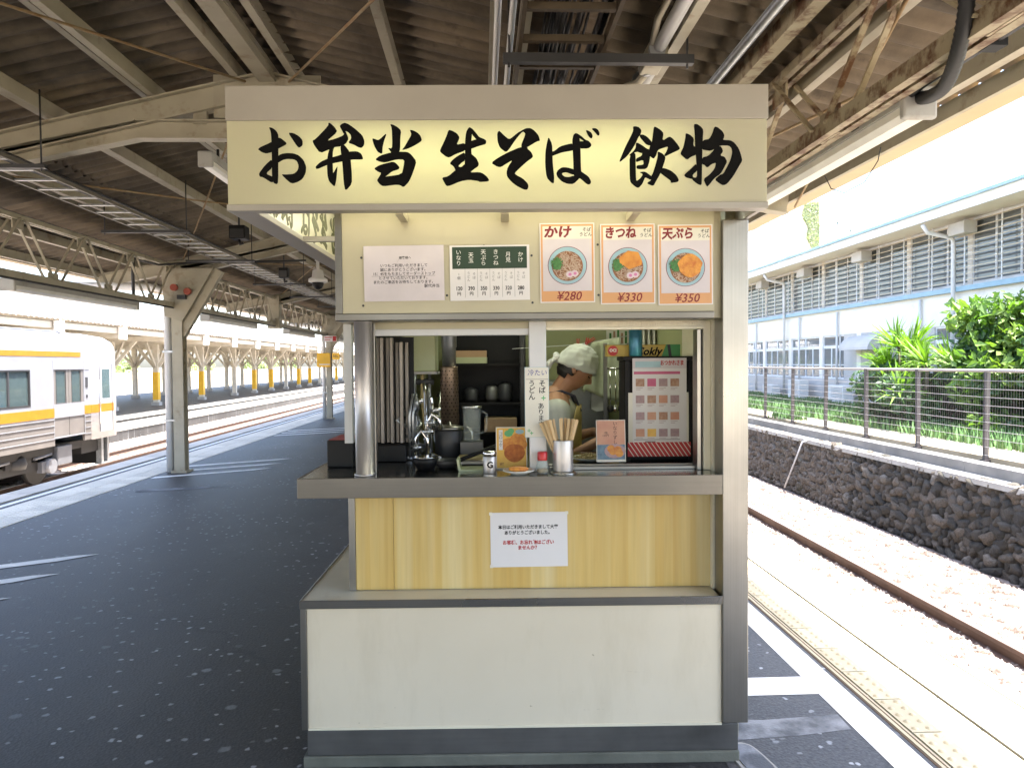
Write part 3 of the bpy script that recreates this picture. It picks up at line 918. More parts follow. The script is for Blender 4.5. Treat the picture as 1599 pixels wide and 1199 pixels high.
wb('fascia', 'roof_white', BX - 0.92, BY0 - .4, 4.70, BX - 0.853, BY1, 4.93)
wb('gutter', 'blue_paint', BX - 1.0, BY0 - .4, 4.90, BX - 0.922, BY1, 4.96)
MB().prism([(-0.85, 4.56), (-0.85, 4.70), (6.5, 6.3), (6.5, 4.56)], (0, BY1 - 20, 0), (1, 0, 0), (0, 0, 1), BY1 - BY0 + .4).build('roof', M['roof_white'], bl)
# pillars between the window bays
for y in [BY0 + 0.1 + 2.4 * i for i in range(20)]:
    wb('pillar', 'bldg_white', BX + 0.002, y - .12, 1.0, BX + 0.16, y + .12, 2.36)
    wb('pillar', 'bldg_white', BX + 0.062, y - .08, 3.23, BX + 0.2, y + .08, 4.75)
# lower windows: two lights over, sliding sashes below
def lower_window(y0, y1):
    w = wb('window', 'win_frame', BX + 0.03, y0, 1.95, BX + 0.09, y1, 2.04)
    mb = MB()
    for z in (1.0, 2.31):
        mb.box(0.03, y0 - 20, z - .26, 0.09, y1 - 20, z + .05 - .26)
    n = 4
    for i in range(n + 1):
        y = y0 + (y1 - y0) * i / n
        mb.box(0.035, y - 20 - .025, 1.05 - .26, 0.085, y - 20 + .025, 1.95 - .26)
    for i in range(3):
        y = y0 + (y1 - y0) * i / 2
        mb.box(0.036, y - 20 - .03, 2.04 - .26, 0.084, y - 20 + .03, 2.31 - .26)
    mb.box(0.045, y0 - 20, 1.42 - .26, 0.075, y1 - 20, 1.45 - .26)
    mb.build('frame', M['win_frame'], w)
    MB().box(0.055, y0 - 20, 1.05 - .26, 0.062, y1 - 20, 2.31 - .26).build('pane', M['glass_bldg'], w)
    if rs.random() < 0.75:
        c = MB()
        z1 = rs.choice((1.95, 2.3))
        yy = y0 + .05
        while yy < y1 - .1:
            c.quad((0.14, yy - 20, 1.0 - .26), (0.17, yy + .06 - 20, 1.0 - .26), (0.17, yy + .06 - 20, z1 - .26), (0.14, yy - 20, z1 - .26))
            c.quad((0.17, yy + .06 - 20, 1.0 - .26), (0.14, yy + .12 - 20, 1.0 - .26), (0.14, yy + .12 - 20, z1 - .26), (0.17, yy + .06 - 20, z1 - .26))
            yy += .12
        c.build('curtain', M['curtain'], w)
for i in range(20):
    y0 = BY0 + 0.22 + 2.4 * i
    if 16.5 < y0 < 20.5:
        continue
    lower_window(y0, y0 + 2.16)
# wall with the door, between the window runs
wb('door_wall', 'bldg_grey', BX + 0.01, 19.55, 1.0, BX + 0.2, 22.0, 2.36)
d = wb('door', 'win_frame', BX - 0.02, 18.55, 0.27, BX + 0.07, 19.5, 2.3)
MB().box(-0.035, 18.68 - 20, 1.25 - .26, -0.021, 19.38 - 20, 2.15 - .26).build('pane', M['glass_bldg'], d)
MB().tube([(-0.06, 19.44 - 20, .95), (-0.06, 19.44 - 20, 1.10)], .012, 6).build('handle', M['chrome'], d)
wb('door_wall', 'bldg_grey', BX + 0.01, 17.5, 1.0, BX + 0.2, 18.5, 2.36)
lt = MB().box(-0.17, 18.15 - 20, 1.62 - .26, -0.0, 18.5 - 20, 2.02 - .26)
lo = lt.build('meter_box', M['dark_steel'], bl)
MB().box(-0.18, 18.18 - 20, 1.65 - .26, -0.171, 18.30 - 20, 1.80 - .26).box(-0.18, 18.34 - 20, 1.65 - .26, -0.171, 18.46 - 20, 1.80 - .26).box(-0.18, 18.18 - 20, 1.84 - .26, -0.171, 18.30 - 20, 1.99 - .26).box(-0.18, 18.34 - 20, 1.84 - .26, -0.171, 18.46 - 20, 1.99 - .26).build('meter_pane', M['paper'], lo)
# rounded awning over the passage
aw = MB()
for i in range(8):
    t0, t1 = PI / 2 * i / 8, PI / 2 * (i + 1) / 8
    aw.quad((-.5 * math.sin(t0), 19.7 - 20, 1.86 - .26 + .42 * math.cos(t0)), (-.5 * math.sin(t0), 21.3 - 20, 1.86 - .26 + .42 * math.cos(t0)),
            (-.5 * math.sin(t1), 21.3 - 20, 1.86 - .26 + .42 * math.cos(t1)), (-.5 * math.sin(t1), 19.7 - 20, 1.86 - .26 + .42 * math.cos(t1)), smooth=True)
for yy in (19.7, 21.3):
    aw.prism([(0, 0)] + [(-.5 * math.sin(PI / 2 * i / 8), .42 * math.cos(PI / 2 * i / 8)) for i in range(9)], (0, yy - 20, 1.86 - .26), (1, 0, 0), (0, 0, 1), 0.02)
aw.build('awning', M['bldg_grey'], bl)
# upper windows and louvres
for i in range(20):
    y0 = BY0 + 0.18 + 2.4 * i
    w = wb('upper_window', 'win_frame', BX + 0.075, y0, 3.23, BX + 0.12, y0 + 2.24, 3.32)
    mb = MB().box(0.075, y0 - 20, 4.66 - .26, 0.12, y0 + 2.24 - 20, 4.75 - .26)
    for k in range(4):
        y = y0 + 2.24 * k / 3
        mb.box(0.078, y - 20 - .03, 3.32 - .26, 0.117, y - 20 + .03, 4.66 - .26)
    mb.build('frame', M['win_frame'], w)
    MB().box(0.092, y0 - 20, 3.3 - .26, 0.098, y0 + 2.24 - 20, 4.7 - .26).build('pane', M['glass_bldg'], w)
sme = MB().prism([(-0.055, -0.016), (0.0, -0.006), (0.0, 0.016), (-0.055, 0.006)], (0, 2.36, 0), (1, 0, 0), (0, 0, 1), 2.34).mesh('louvre_slat', M['slat'])
mme = MB().box(-0.055, -.012, 3.24 - .26, -0.035, .012, 4.74 - .26).mesh('louvre_stay', M['win_frame'])
for i in range(12):
    for k in range(10):
        link('louvre_slat', sme, bl, (-0.02, BY0 + 0.1 + 2.4 * i - 20, 3.36 - .26 + 0.142 * k))
    for q in (0, 1):
        link('louvre_stay', mme, bl, (-0.02, BY0 + 0.1 + 2.4 * i + 1.2 * q - 20, 0))
for y in (16.6, 26.1):
    MB().tube([(-0.86, y - 20, 4.66 - .26), (-0.75, y - 20, 4.48 - .26), (-0.16, y - 20, 4.36 - .26), (-0.13, y - 20, 4.2 - .26), (-0.13, y - 20, 0.05)], 0.05, 8).build('downpipe', M['pipe_white'], bl)
for y in (16.2, 20.6, 24.3, 28.0):
    v = wb('vent_hood', 'bldg_grey', BX - 0.35, y - .28, 4.36, BX - 0.03, y + .28, 4.64, bevel=.02)
for y in (22.3, 25.0, 29.0, 18.0):
    MB().tube([(-0.06, y - 20, 3.06 - .26), (-0.06, y - 20, 0.05)], 0.035, 8).build('service_pipe', M['pipe_white'], bl)
# window-height ladder-like rack and air conditioners at the wall foot
def ac(x, y, w, h, label):
    t = thing('air_conditioner', label, 'air conditioner', (x, y, 0.215), 0, 'air conditioners at the wall foot')
    MB().box(-0.16, -w / 2, 0.05, 0.16, w / 2, h).build('casing', M['ac_white'], t, bevel=.012)
    mb = MB()
    for k in range(int(h / .045) - 2):
        mb.box(-0.172, -w / 2 + .05, 0.10 + .045 * k, -0.161, w / 2 - .28, 0.115 + .045 * k)
    mb.build('grille', M['bldg_grey'], t)
    for s in (-1, 1):
        MB().box(-0.15, s * w * .35 - .04, 0, 0.15, s * w * .35 + .04, 0.05).build('foot', M['dark_steel'], t)
ac(10.55, 21.3, 1.0, .62, 'largest white air conditioner beside the awning passage')
ac(10.6, 24.3, .9, .72, 'white air conditioner unit in the middle of the wall foot')
ac(10.6, 26.6, .85, .50, 'small white air conditioner unit nearest the kiosk pillar')

# distant buildings and slope behind the roof line
tb = thing('apartment_tower', 'tall white tower far behind the louvred building, ivy on its corner', 'building', (38, 92, 0))
MB().box(-5, 0, -1, 4.6, 14, 27).build('wall', M['bldg_white'], tb)
for k in range(6):
    for j in range(3):
        f = MB().box(-4.2 + 2.3 * j, -0.03, 4 + 3.4 * k, -2.6 + 2.3 * j, 0.05, 5.6 + 3.4 * k).build('window', M['win_frame'], tb)
        MB().box(-4.1 + 2.3 * j, -0.05, 4.1 + 3.4 * k, -2.7 + 2.3 * j, -0.031, 5.5 + 3.4 * k).build('pane', M['glass_bldg'], f)
rv = random.Random(11)
iv = MB()
for i in range(3000):
    t = rv.random()
    z = 14.5 + 7.0 * t
    x = 4.66 - 2.0 * rv.random() * (0.35 + .75 * t + .1 * math.sin(z * 2.3))
    s = rv.uniform(.10, .24)
    c = Vector((x, -0.12 - .25 * rv.random(), z))
    a = Vector((rv.uniform(-1, 1), rv.uniform(-.5, .5), rv.uniform(-1, 1))).normalized() * s
    b2 = a.cross(Vector((rv.uniform(-.6, .6), -1, rv.uniform(-.6, .6)))).normalized() * s
    iv.quad(c - a, c + b2 * .7, c + a, c - b2 * .7)
tag(iv.build('ivy', M['leaf_far'], tb), kind='stuff')
sb_ = thing('office_block', 'bluish windowed block seen beside the kiosk pillar above the eave', 'building', (20.8, 60, 0))
MB().box(-2.5, 0, -1, 1.5, 8, 13).build('wall', M['bldg_white'], sb_)
for k in range(4):
    f = MB().box(-1.8, -.03, 4.2 + 2.2 * k, 1.2, .05, 5.4 + 2.2 * k).build('window', M['win_frame'], sb_)
    MB().box(-1.75, -.05, 4.25 + 2.2 * k, 1.15, -.031, 5.35 + 2.2 * k).build('pane', M['glass_bldg'], f)
bmh = bmesh.new()
bmesh.ops.create_grid(bmh, x_segments=40, y_segments=24, size=1)
rr = random.Random(2)
for v in bmh.verts:
    x, y = v.co.x * 26, v.co.y * 14
    h = 17 * math.exp(-((x + 4) / 12) ** 2) * max(0, min(1, (y + 13) / 14))
    v.co = Vector((x, y, h * (1 + .08 * math.sin(x * 1.3 + y) + .06 * rr.uniform(-1, 1)) - 1.5))
hm = bpy.data.meshes.new('hillside'); bmh.to_mesh(hm); bmh.free(); hm.materials.append(M['rock'])
tag(link('hillside', hm, None, (53, 100, 0)), kind='structure')
for i, (x, y, z) in enumerate(((45.2, 92, 17.2), (47.9, 94, 16.6))):
    t = thing('parasol', ('blue grey parasol on the slope beside the ivy covered tower', 'smaller blue grey parasol farther right on the slope')[i], 'parasol', (x, y, z), 0, 'parasols on the slope')
    MB().tube([(0, 0, -5), (0, 0, 2.6)], .06, 6).build('pole', M['dark_steel'], t)
    MB().lathe([(1.5 - .3 * i, 1.9), (.8, 2.3), (0.02, 2.7)], n=8, smooth=False).build('canopy', M['blue_paint'], t)

# ================================================================== planting behind the fence
def leaf_cloud(n, fc, s0, s1, seed, up=0.3):
    rnd = random.Random(seed)
    mb = MB()
    for i in range(n):
        c = Vector(fc(rnd))
        s = rnd.uniform(s0, s1)
        nrm = Vector((rnd.gauss(-.35, .6), rnd.gauss(-.25, .6), rnd.gauss(up, .5))).normalized()
        a = nrm.cross(Vector((rnd.uniform(-1, 1), rnd.uniform(-1, 1), rnd.uniform(-1, 1)))).normalized()
        b = nrm.cross(a)
        tip = c + a * s + nrm * (-.25 * s)
        mb.quad(c - a * s * .9, c - a * .2 * s + b * .52 * s + nrm * .1 * s, tip)
        mb.quad(c - a * s * .9, tip, c - a * .2 * s - b * .52 * s + nrm * .1 * s)
    return mb
def in_clumps(centres, r, thin=0.6):
    def f(rnd):
        c = rnd.choice(centres)
        while True:
            d = Vector((rnd.gauss(0, 1), rnd.gauss(0, 1), rnd.gauss(0, 1))).normalized() * (rnd.random() ** thin)
            p = (c[0] + d.x * r * c[3], c[1] + d.y * r * c[3], c[2] + d.z * r * c[3] * .85)
            if p[2] > .05:
                return p
    return f
rb = random.Random(21)
bush = thing('leafy_shrub', 'large broad leaved shrub behind the fence at the right edge', 'shrub', (9.75, 12.6, 0.2))
cl = []
for i in range(40):
    a = rb.uniform(0, 6.28); q = rb.random() ** .5
    z = rb.uniform(.1, 2.25)
    wdt = 1.25 if z < 1.5 else .95
    cl.append((q * wdt * math.cos(a), q * wdt * 1.25 * math.sin(a), z, rb.uniform(.7, 1.25)))
tag(leaf_cloud(6500, in_clumps(cl, .45), .04, .13, 31).build('foliage', M['leaf'], bush), kind='stuff')
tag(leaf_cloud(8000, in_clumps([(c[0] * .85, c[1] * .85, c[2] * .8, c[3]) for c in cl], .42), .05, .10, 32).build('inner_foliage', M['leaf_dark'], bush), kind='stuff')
for i in range(5):
    a = 1.3 * i
    MB().tube([(0.15 * math.cos(a), .15 * math.sin(a), 0), (.4 * math.cos(a), .4 * math.sin(a), .9), (.75 * math.cos(a), .8 * math.sin(a), 1.9)], .03, 6, radii=[.04, .03, .015]).build('branch', M['bark'], bush)
def rosette(seed, n=46, L=0.75):
    rnd = random.Random(seed)
    mb = MB()
    for i in range(n):
        a = rnd.uniform(0, 6.28); el = rnd.uniform(.12, 1.35); l = L * rnd.uniform(.65, 1.1); w = .020 * rnd.uniform(.8, 1.3)
        d = Vector((math.cos(a) * math.cos(el), math.sin(a) * math.cos(el), math.sin(el)))
        sd = d.cross(Vector((0, 0, 1))).normalized() * w
        p1 = d * l * .55; p2 = d * l + Vector((0, 0, -.22 * l * math.cos(el)))
        mb.quad(-sd * .7, sd * .7, p1 + sd, p1 - sd)
        mb.quad(p1 - sd, p1 + sd, p2)
    return mb
rme = [rosette(40 + i).mesh('leaf_rosette', M['blade']) for i in range(3)]
yc = thing('spiky_shrub', 'bright yellow green shrub of sword shaped leaves behind the fence', 'shrub', (9.0, 14.5, 0.2))
for i in range(22):
    a = rb.uniform(0, 6.28); q = rb.random() ** .5 * 1.0
    x, y, z = q * math.cos(a) * .85, q * math.sin(a) * 1.25, rb.uniform(.5, 1.65)
    o = link('leaf_rosette', rme[i % 3], yc, (x, y, z), (rb.uniform(-.5, .5), rb.uniform(-.5, .5), rb.uniform(0, 6)))
    o.scale = [rb.uniform(.85, 1.2)] * 3
    MB().tube([(x * .4, y * .4, 0), (x * .9, y * .9, z * .6), (x, y, z)], .03, 6).build('stem', M['bark'], yc)
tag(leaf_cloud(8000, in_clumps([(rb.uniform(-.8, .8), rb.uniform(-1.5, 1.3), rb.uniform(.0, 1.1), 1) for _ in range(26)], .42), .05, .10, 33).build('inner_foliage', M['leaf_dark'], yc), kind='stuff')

# ================================================================== platform canopy
RIDGE_X, RIDGE_Z, SLOPE = -1.6, 3.86, 0.232
def roof_z(x):
    return RIDGE_Z - SLOPE * abs(x - RIDGE_X)
EAVE_L, EAVE_R = -5.80, 2.52
can = thing('platform_canopy', 'beige steel platform canopy with corrugated brown roof over the kiosk', 'canopy', (RIDGE_X, 11, 3.0))
CO = Vector((RIDGE_X, 11, 3.0))
def cc(x, y, z):
    return (x - CO.x, y - CO.y, z - CO.z)
class CM(MB):
    """mesh builder that takes world points for parts of the canopy"""
    def build(s, name, mats, parent=None, **kw):
        if parent is can or parent is None:
            s.v = [(a - CO.x, b - CO.y, c - CO.z) for a, b, c in s.v]
            parent = can
        return MB.build(s, name, mats, parent, **kw)
# corrugated sheets: waves run down the slope, pitch 0.13 m
PITCH, AMP = 0.158, 0.024
def sheet_mesh(xa, xb, drop):
    mb = MB()
    n = 7 * 8
    rows = []
    for i in range(n + 1):
        y = PITCH * 7 * i / n * 1.0
        h = AMP * math.cos(2 * PI * i / 8)
        for x in (xa, (xa + xb) / 2, xb):
            mb.v.append((x - CO.x, y, roof_z(x) + h - drop + 0.03 - CO.z))
    for i in range(n):
        for k in range(2):
            a = i * 3 + k
            mb.f.append((a, a + 1, a + 4, a + 3)); mb.sm.append(True); mb.mi.append(0)
    return mb.mesh('roof_sheet', M['roof_sheet'])
strips = [sheet_mesh(EAVE_L, -3.75, 0.012), sheet_mesh(-3.95, RIDGE_X + .02, 0), sheet_mesh(RIDGE_X - .02, 0.72, 0), sheet_mesh(0.52, EAVE_R, 0.012)]
SW = PITCH * 7
for i in range(62):
    y = -9.0 + SW * i
    for me in strips:
        o = link('roof_sheet', me, can, (0, y - CO.y, random.uniform(-.004, .004)))
CY0, CY1 = -9.0, -9.0 + SW * 62
# C-section purlins
def c_prof(h=0.10, w=0.055, t=0.006, s=1):
    p = [(0, 0), (w, 0), (w, t), (t, t), (t, h - t), (w, h - t), (w, h), (0, h)]
    return [(s * a, b) for a, b in p]
for i, x in enumerate((-5.55, -4.95, -3.98, -3.15, -2.42, -1.80, -1.42, -0.60, 0.22, 0.98, 1.72, 2.28)):
    CM().prism(c_prof(s=-1 if x < RIDGE_X else 1), (x, CY1, roof_z(x) - 0.10), (1, 0, 0), (0, 0, 1), CY1 - CY0).build('purlin', M['canopy_paint'], can)
    if i in (1, 3, 4, 6, 8):
        CM().box(x - .16, CY0, roof_z(x) - .062, x - .11, CY1, roof_z(x) - .03).build('purlin_brace', M['canopy_paint'], can)
CM().box(RIDGE_X - .06, CY0, RIDGE_Z - .17, RIDGE_X + .06, CY1, RIDGE_Z - .07).build('ridge_beam', M['canopy_paint'], can)
# eave gutters and fascias
CM().prism([(2.50, 2.835), (2.66, 2.835), (2.66, 2.955), (2.645, 2.955), (2.645, 2.85), (2.515, 2.85), (2.515, 2.90), (2.50, 2.90)], (0, CY1, 0), (1, 0, 0), (0, 0, 1), CY1 - CY0).build('gutter', M['gutter'], can)
CM().box(2.42, CY0, 2.80, 2.45, CY1, 2.885).build('fascia', M['canopy_paint'], can)
CM().prism([(-5.93, 2.875), (-5.80, 2.875), (-5.80, 2.93), (-5.812, 2.93), (-5.812, 2.887), (-5.918, 2.887), (-5.918, 2.95), (-5.93, 2.95)], (0, CY1, 0), (1, 0, 0), (0, 0, 1), CY1 - CY0).build('gutter', M['gutter'], can)
# transverse frames every 5.3 m
FR = [-4.9, 0.4, 5.7, 11.0, 16.3, 21.6, 26.9, 32.2, 37.5, 42.8, 48.1, 53.4]
def ibar(mb, p, q, h, w, t=0.010):
    p = Vector(p); q = Vector(q)
    mb.bar(p, q, w, t)
    d = (q - p).normalized(); u = Vector((0, 1, 0)).cross(d)
    if u.z < 0: u = -u
    mb.v  # flange centres at +-h/2, web between
    return u
def ibeam(pts, h, w):
    """I-section following a polyline in the x-z plane at constant y"""
    mb = CM()
    for p, q in zip(pts[:-1], pts[1:]):
        p = Vector(p); q = Vector(q); d = (q - p).normalized()
        u = Vector((0, 1, 0)).cross(d)
        if u.z < 0: u = -u
        for s in (-1, 1):
            mb.bar(p + u * (s * h / 2), q + u * (s * h / 2), w, 0.012, up=u)
        mb.bar(p, q, 0.010, h - 0.013, up=u)
    return mb
for y in FR:
    rt = lambda x: roof_z(x) - 0.195
    ibeam([(-5.55, y, rt(-5.55) + .05), (-4.5, y, rt(-4.5)), (RIDGE_X, y, rt(RIDGE_X)), (1.62, y, rt(1.62)), (2.40, y, rt(2.40) + .05)], 0.17, 0.11).build('rafter', M['canopy_paint'], can)
    ibeam([(-4.45, y, 2.93), (-2.56, y, 3.325), (-0.64, y, 3.325), (1.25, y, 2.93)], 0.13, 0.10).build('tie_beam', M['canopy_paint'], can)
    for x in (-2.1, -1.1):
        CM().box(x - .05, y - .02, 3.37, x + .05, y + .02, rt(x) - .07).build('tie_post', M['canopy_paint'], can)
    CM().box(-2.0, y - .008, 3.42, -1.2, y + .008, 3.74).build('ridge_plate', M['canopy_paint'], can)
# lattice girders over both column rows
def girder(x, zt, zb, m):
    g = CM().box(x - .045, CY0, zt - .045, x - .012, CY1, zt).box(x + .012, CY0, zt - .045, x + .045, CY1, zt).build('lattice_girder', M[m], can)
    g2 = MB()
    b = MB().box(x - .05 - CO.x, CY0 - CO.y, zb - CO.z, x - .01 - CO.x, CY1 - CO.y, zb + .07 - CO.z).box(x + .01 - CO.x, CY0 - CO.y, zb - CO.z, x + .05 - CO.x, CY1 - CO.y, zb + .07 - CO.z)
    b.build('bottom_chord', M[m], g)
    y = 0.5 + 1.15 * .5; step = 1.15
    mbs = MB()
    for s in (-.055, .055):
        mbs.bar((s, 0.06, zb + .05), (s, step / 2 - .04, zt - .03), .012, .026, up=(1, 0, 0))
    up_me = mbs.mesh('lattice_bar', M[m])
    mbs = MB()
    for s in (-.049, .049):
        mbs.bar((s, step / 2 + .04, zt - .03), (s, step - .06, zb + .05), .012, .026, up=(1, 0, 0))
    dn_me = mbs.mesh('lattice_bar', M[m])
    gp = MB().box(-.006, -.09, zb + .0, .006, .09, zb + .13).mesh('gusset', M[m])
    gp2 = MB().box(-.006, step / 2 - .09, zt - .13, .006, step / 2 + .09, zt).mesh('gusset', M[m])
    for i in range(-6, 36):
        for me in (up_me, dn_me, gp, gp2):
            link(me.name.split('.')[0], me, g, (x - CO.x, y + step * i - CO.y, -CO.z))
girder(-4.5, 3.03, 2.41, 'canopy_paint')
girder(1.62, 3.06, 2.58, 'canopy_paint_rusty')
# posts carrying the girder between columns
for y in (16.3, 26.9, 37.5):
    CM().box(-4.62, y - .12, 2.36, -4.38, y + .12, 3.08).build('girder_post', M['canopy_paint'], can)
# wind bracing rods in the roof plane
for (a, b) in (((-1.45, 5.72), (1.2, 0.5)), ((-1.75, 5.72), (-4.3, 0.5)), ((-1.75, 5.75), (-4.3, 10.9)), ((-4.3, 5.8), (-1.75, 10.9)), ((-1.75, 11.1), (-4.3, 16.2)), ((-4.3, 11.1), (-1.75, 16.2)), ((1.2, 5.6), (-1.4, 10.8)), ((2.4, 0.6), (1.62, 5.6)), ((2.5, 5.8), (1.0, 0.5))):
    za, zb = roof_z(a[0]) - .13, roof_z(b[0]) - .13
    CM().tube([(a[0], a[1], za), ((a[0] + b[0]) / 2, (a[1] + b[1]) / 2, (za + zb) / 2 - .03), (b[0], b[1], zb)], 0.009, 6).build('bracing_rod', M['rust_rod'], can)

# ------------------------------------------------------------------ steel columns with their downpipes
def column(x, y, label, sign=False):
    t = thing('steel_column', label, 'column', (x, y, 0), 0, 'steel columns along the left platform edge')
    mb = MB()
    for s in (-1, 1):
        mb.box(-.075, s * .075 - .008, 0, .075, s * .075 + .008, 3.0)
    mb.box(-.010, -.067, 0, .010, .067, 3.0)
    mb.build('shaft', M['canopy_paint'], t, loc=(.075, 0, 0))
    MB().box(-.03, -.13, 0, .19, .13, .03).build('base_plate', M['canopy_paint'], t)
    g = MB()
    for s in (-1, 1):
        g.prism([(-.08, 2.28), (.16, 2.20), (.30, 2.42), (.62, 2.97), (-.12, 2.97)], (0, s * .095 - .006, 0), (1, 0, 0), (0, 0, 1), .012)
    g.build('gusset_plate', M['canopy_paint'], t)
    MB().bar((.10, 0, 2.02), (.66, 0, 2.96), .16, .10, up=(0, 1, 0)).build('brace', M['canopy_paint'], t)
    MB().tube([(-.075, -.02, 0.0), (-.075, -.02, 2.62), (-.25, -.02, 2.70), (-1.45, -.02, 2.74)], .057, 12).build('downpipe', M['pipe_white'], t)
    for z in (.75, 1.75):
        MB().box(-.14, -.085, z, .02, .05, z + .03).build('pipe_clip', M['galv'], t)
    return t
c1 = column(-4.5, 11.0, 'nearest steel column with a pale downpipe on the left platform')
c2 = column(-4.5, 21.6, 'second steel column carrying a square yellow box, beside the kiosk corner')
c3 = column(-4.5, 32.2, 'third steel column, almost hidden behind the kiosk corner')
yb = thing('yellow_box', 'square yellow box sign fixed to the second column', 'sign', (-4.52, 21.36, 1.70))
MB().box(-.19, -.08, -.20, .19, .08, .20).build('box', M['yellow_sign'], yb, bevel=.01)
MB().box(-.12, -.086, -.14, .18, -.081, -.115).build('stripe', M['print_white'], yb)
for s in (-1, 1):
    MB().box(-.02 + s * .1, .0805, -.02, .02 + s * .1, .16, .02).build('bracket', M['dark_steel'], yb)
rsn = thing('red_sign', 'small white sign with red panel on the second column', 'sign', (-4.33, 21.35, 2.31))
MB().box(-.18, -.02, -.085, .18, .02, .085).build('panel', M['paper'], rsn)
MB().box(.07, -.026, -.07, .17, -.021, .07).build('red_panel', M['print_red'], rsn)
MB().box(-.16, -.026, .02, .05, -.021, .045).box(-.16, -.026, -.045, -.0, -.021, -.025).build('print', M['print_red'], rsn)
lsn = thing('hanging_sign', 'yellow hanging sign reading 35L between column and kiosk', 'sign', (-5.10, 26.0, 1.86))
MB().box(-.14, -.02, -.11, .14, .02, .11).build('panel', M['yellow_sign'], lsn, bevel=.008)
text('35L', .13, M['print_black'], 'lettering', lsn, 0, -.023, 0, bold=.002)
for s in (-1, 1):
    MB().tube([(s * .10, 0, .11), (s * .10, 0, .70)], .012, 6).build('hanger', M['dark_steel'], lsn)
al = thing('alarm_bell', 'rusty red bell pair on the gusset of the nearest column', 'bell', (-4.33, 10.86, 2.66))
for dx in (-.08, .11):
    MB().tube([(dx, -.02, -dx * .3), (dx, -.07, -dx * .3)], .05, 16).build('bell', M['paint_red_dull'], al)
MB().box(-.05, -.03, -.14, .07, .02, -.08).build('bracket', M['dark_steel'], al)

# ------------------------------------------------------------------ cable trays
def ladder(name, label, x0, x1, z, y0, y1, rung, m, ncab, side=.03, rung_h=.018):
    t = thing(name, label, 'cable tray', ((x0 + x1) / 2, 8, z))
    w = (x1 - x0) / 2
    for s in (-1, 1):
        MB().box(s * w - .008, y0 - 8, 0, s * w + .012, y1 - 8, side).build('side_rail', M[m], t)
    me = MB().box(-w + .013, -.016, 0.004, w - .013, .016, rung_h).mesh('rung', M['galv' if m == 'tray_grey' else m])
    n = int((y1 - y0) / rung)
    for i in range(n):
        link('rung', me, t, (0, y0 - 8 + rung * (i + .5), 0))
    rc = random.Random(int(abs(x0) * 100))
    for i in range(ncab):
        xx = rc.uniform(-w * .55, w * .9)
        pts = [(xx + rc.uniform(-.02, .02), y0 - 8 + (y1 - y0) * k / 14, rung_h + .012 + rc.uniform(0, .035)) for k in range(15)]
        MB().tube(pts, rc.choice((.007, .009, .012)), 6).build('cable', M['cable'], t)
    return t
lt_ = ladder('cable_ladder', 'long pale ladder shaped cable tray under the roof at the left', -3.58, -3.24, 2.98, 1.5, 46, 0.30, 'tray_grey', 5)
rt_ = ladder('cable_ladder', 'dark brown cable ladder full of black cables above the kiosk sign', 0.20, 0.62, 3.10, -2, 16, 0.32, 'tray', 26, side=.06, rung_h=.035)
def strut(y, x0, x1, z, label, grp, m='dark_steel', dz=.028):
    t = thing('hanger_strut', label, 'hanger', ((x0 + x1) / 2, y, z), 0, grp)
    w = (x1 - x0) / 2
    MB().box(-w, -.021, -dz, w, .021, 0).build('channel', M[m], t)
    for s in (-1, 1):
        xx = s * (w - .03)
        zt = roof_z((x0 + x1) / 2 + xx) - .02 - z
        MB().tube([(xx, 0, -dz - .02), (xx, 0, zt)], .006, 6).build('rod', M[m], t)
for i, y in enumerate((5.35, 7.9, 10.1, 13.0, 15.4, 18.0, 21.0, 24.0)):
    strut(y, -3.95, -3.05, 2.975, ('first', 'second', 'third', 'fourth', 'fifth', 'sixth', 'seventh', 'eighth')[i] + ' dark hanger strut under the pale cable ladder, counting from the camera', 'hangers of the left cable ladder')
strut(3.72, 0.12, 1.08, 3.095, 'grey hanger strut crossing right above the kiosk sign', None, 'dark_steel', dz=.045)

# ------------------------------------------------------------------ pipes, hose and lamps on the right
sp = thing('conduit_pipe', 'shiny metal conduit pipe under the roof above the right end of the sign', 'pipe', (1.30, 8, 3.10))
MB().tube([(0, -10, 0.0), (0, 10, 0.0)], .027, 12).build('pipe', M['galv'], sp)
for y in (-3.0, -1.5, 0.2, 3):
    MB().box(-.035, y - .015, -.03, .035, y + .015, .2).build('clip', M['galv'], sp)
wp = thing('white_duct', 'rusting white channel beside the shiny conduit pipe', 'duct', (1.42, 8, 3.07))
MB().box(-.035, -10, -.03, .035, 10, .06).build('channel', M['canopy_paint_rusty'], wp)
cp = thing('conduit_pipe', 'pair of thin pale conduit pipes left of the dark cable ladder', 'pipe', (0.15, 8, 3.2))
for dx in (-.06, .01):
    MB().tube([(dx, -9, 0), (dx, 8, 0)], .016, 8).build('pipe', M['pipe_white'], cp)
MB().tube([(.055, -9, .02), (.055, -4.3, .02), (.05, -4.1, -.02), (.05, 4, 0)], .006, 6).build('cable', M['cable'], cp)
jb = thing('junction_conduit', 'cream junction box with bent conduits right of the dark cable ladder', 'pipe', (0.92, 3.9, 3.14))
MB().box(-.05, -.12, -.03, .05, .12, .05).build('box', M['canopy_paint'], jb, bevel=.006)
MB().tube([(0, -.1, .02), (0.02, -.7, .06), (.03, -3, .10)], .035, 10).build('pipe', M['pipe_white'], jb)
MB().tube([(-.03, -.1, .03), (-.06, -.35, .06), (-.02, -.8, .12), (.01, -2.0, .16)], .018, 8).build('pipe', M['canopy_paint'], jb)
MB().tube([(0, .1, .0), (-.03, .25, -.02), (-.16, .38, -.03), (-.2, .6, 0), (-.2, 4, .05)], .022, 8).build('pipe', M['canopy_paint'], jb)
MB().tube([(.02, .1, 0), (.02, 4, .03)], .03, 8).build('pipe', M['pipe_white'], jb)
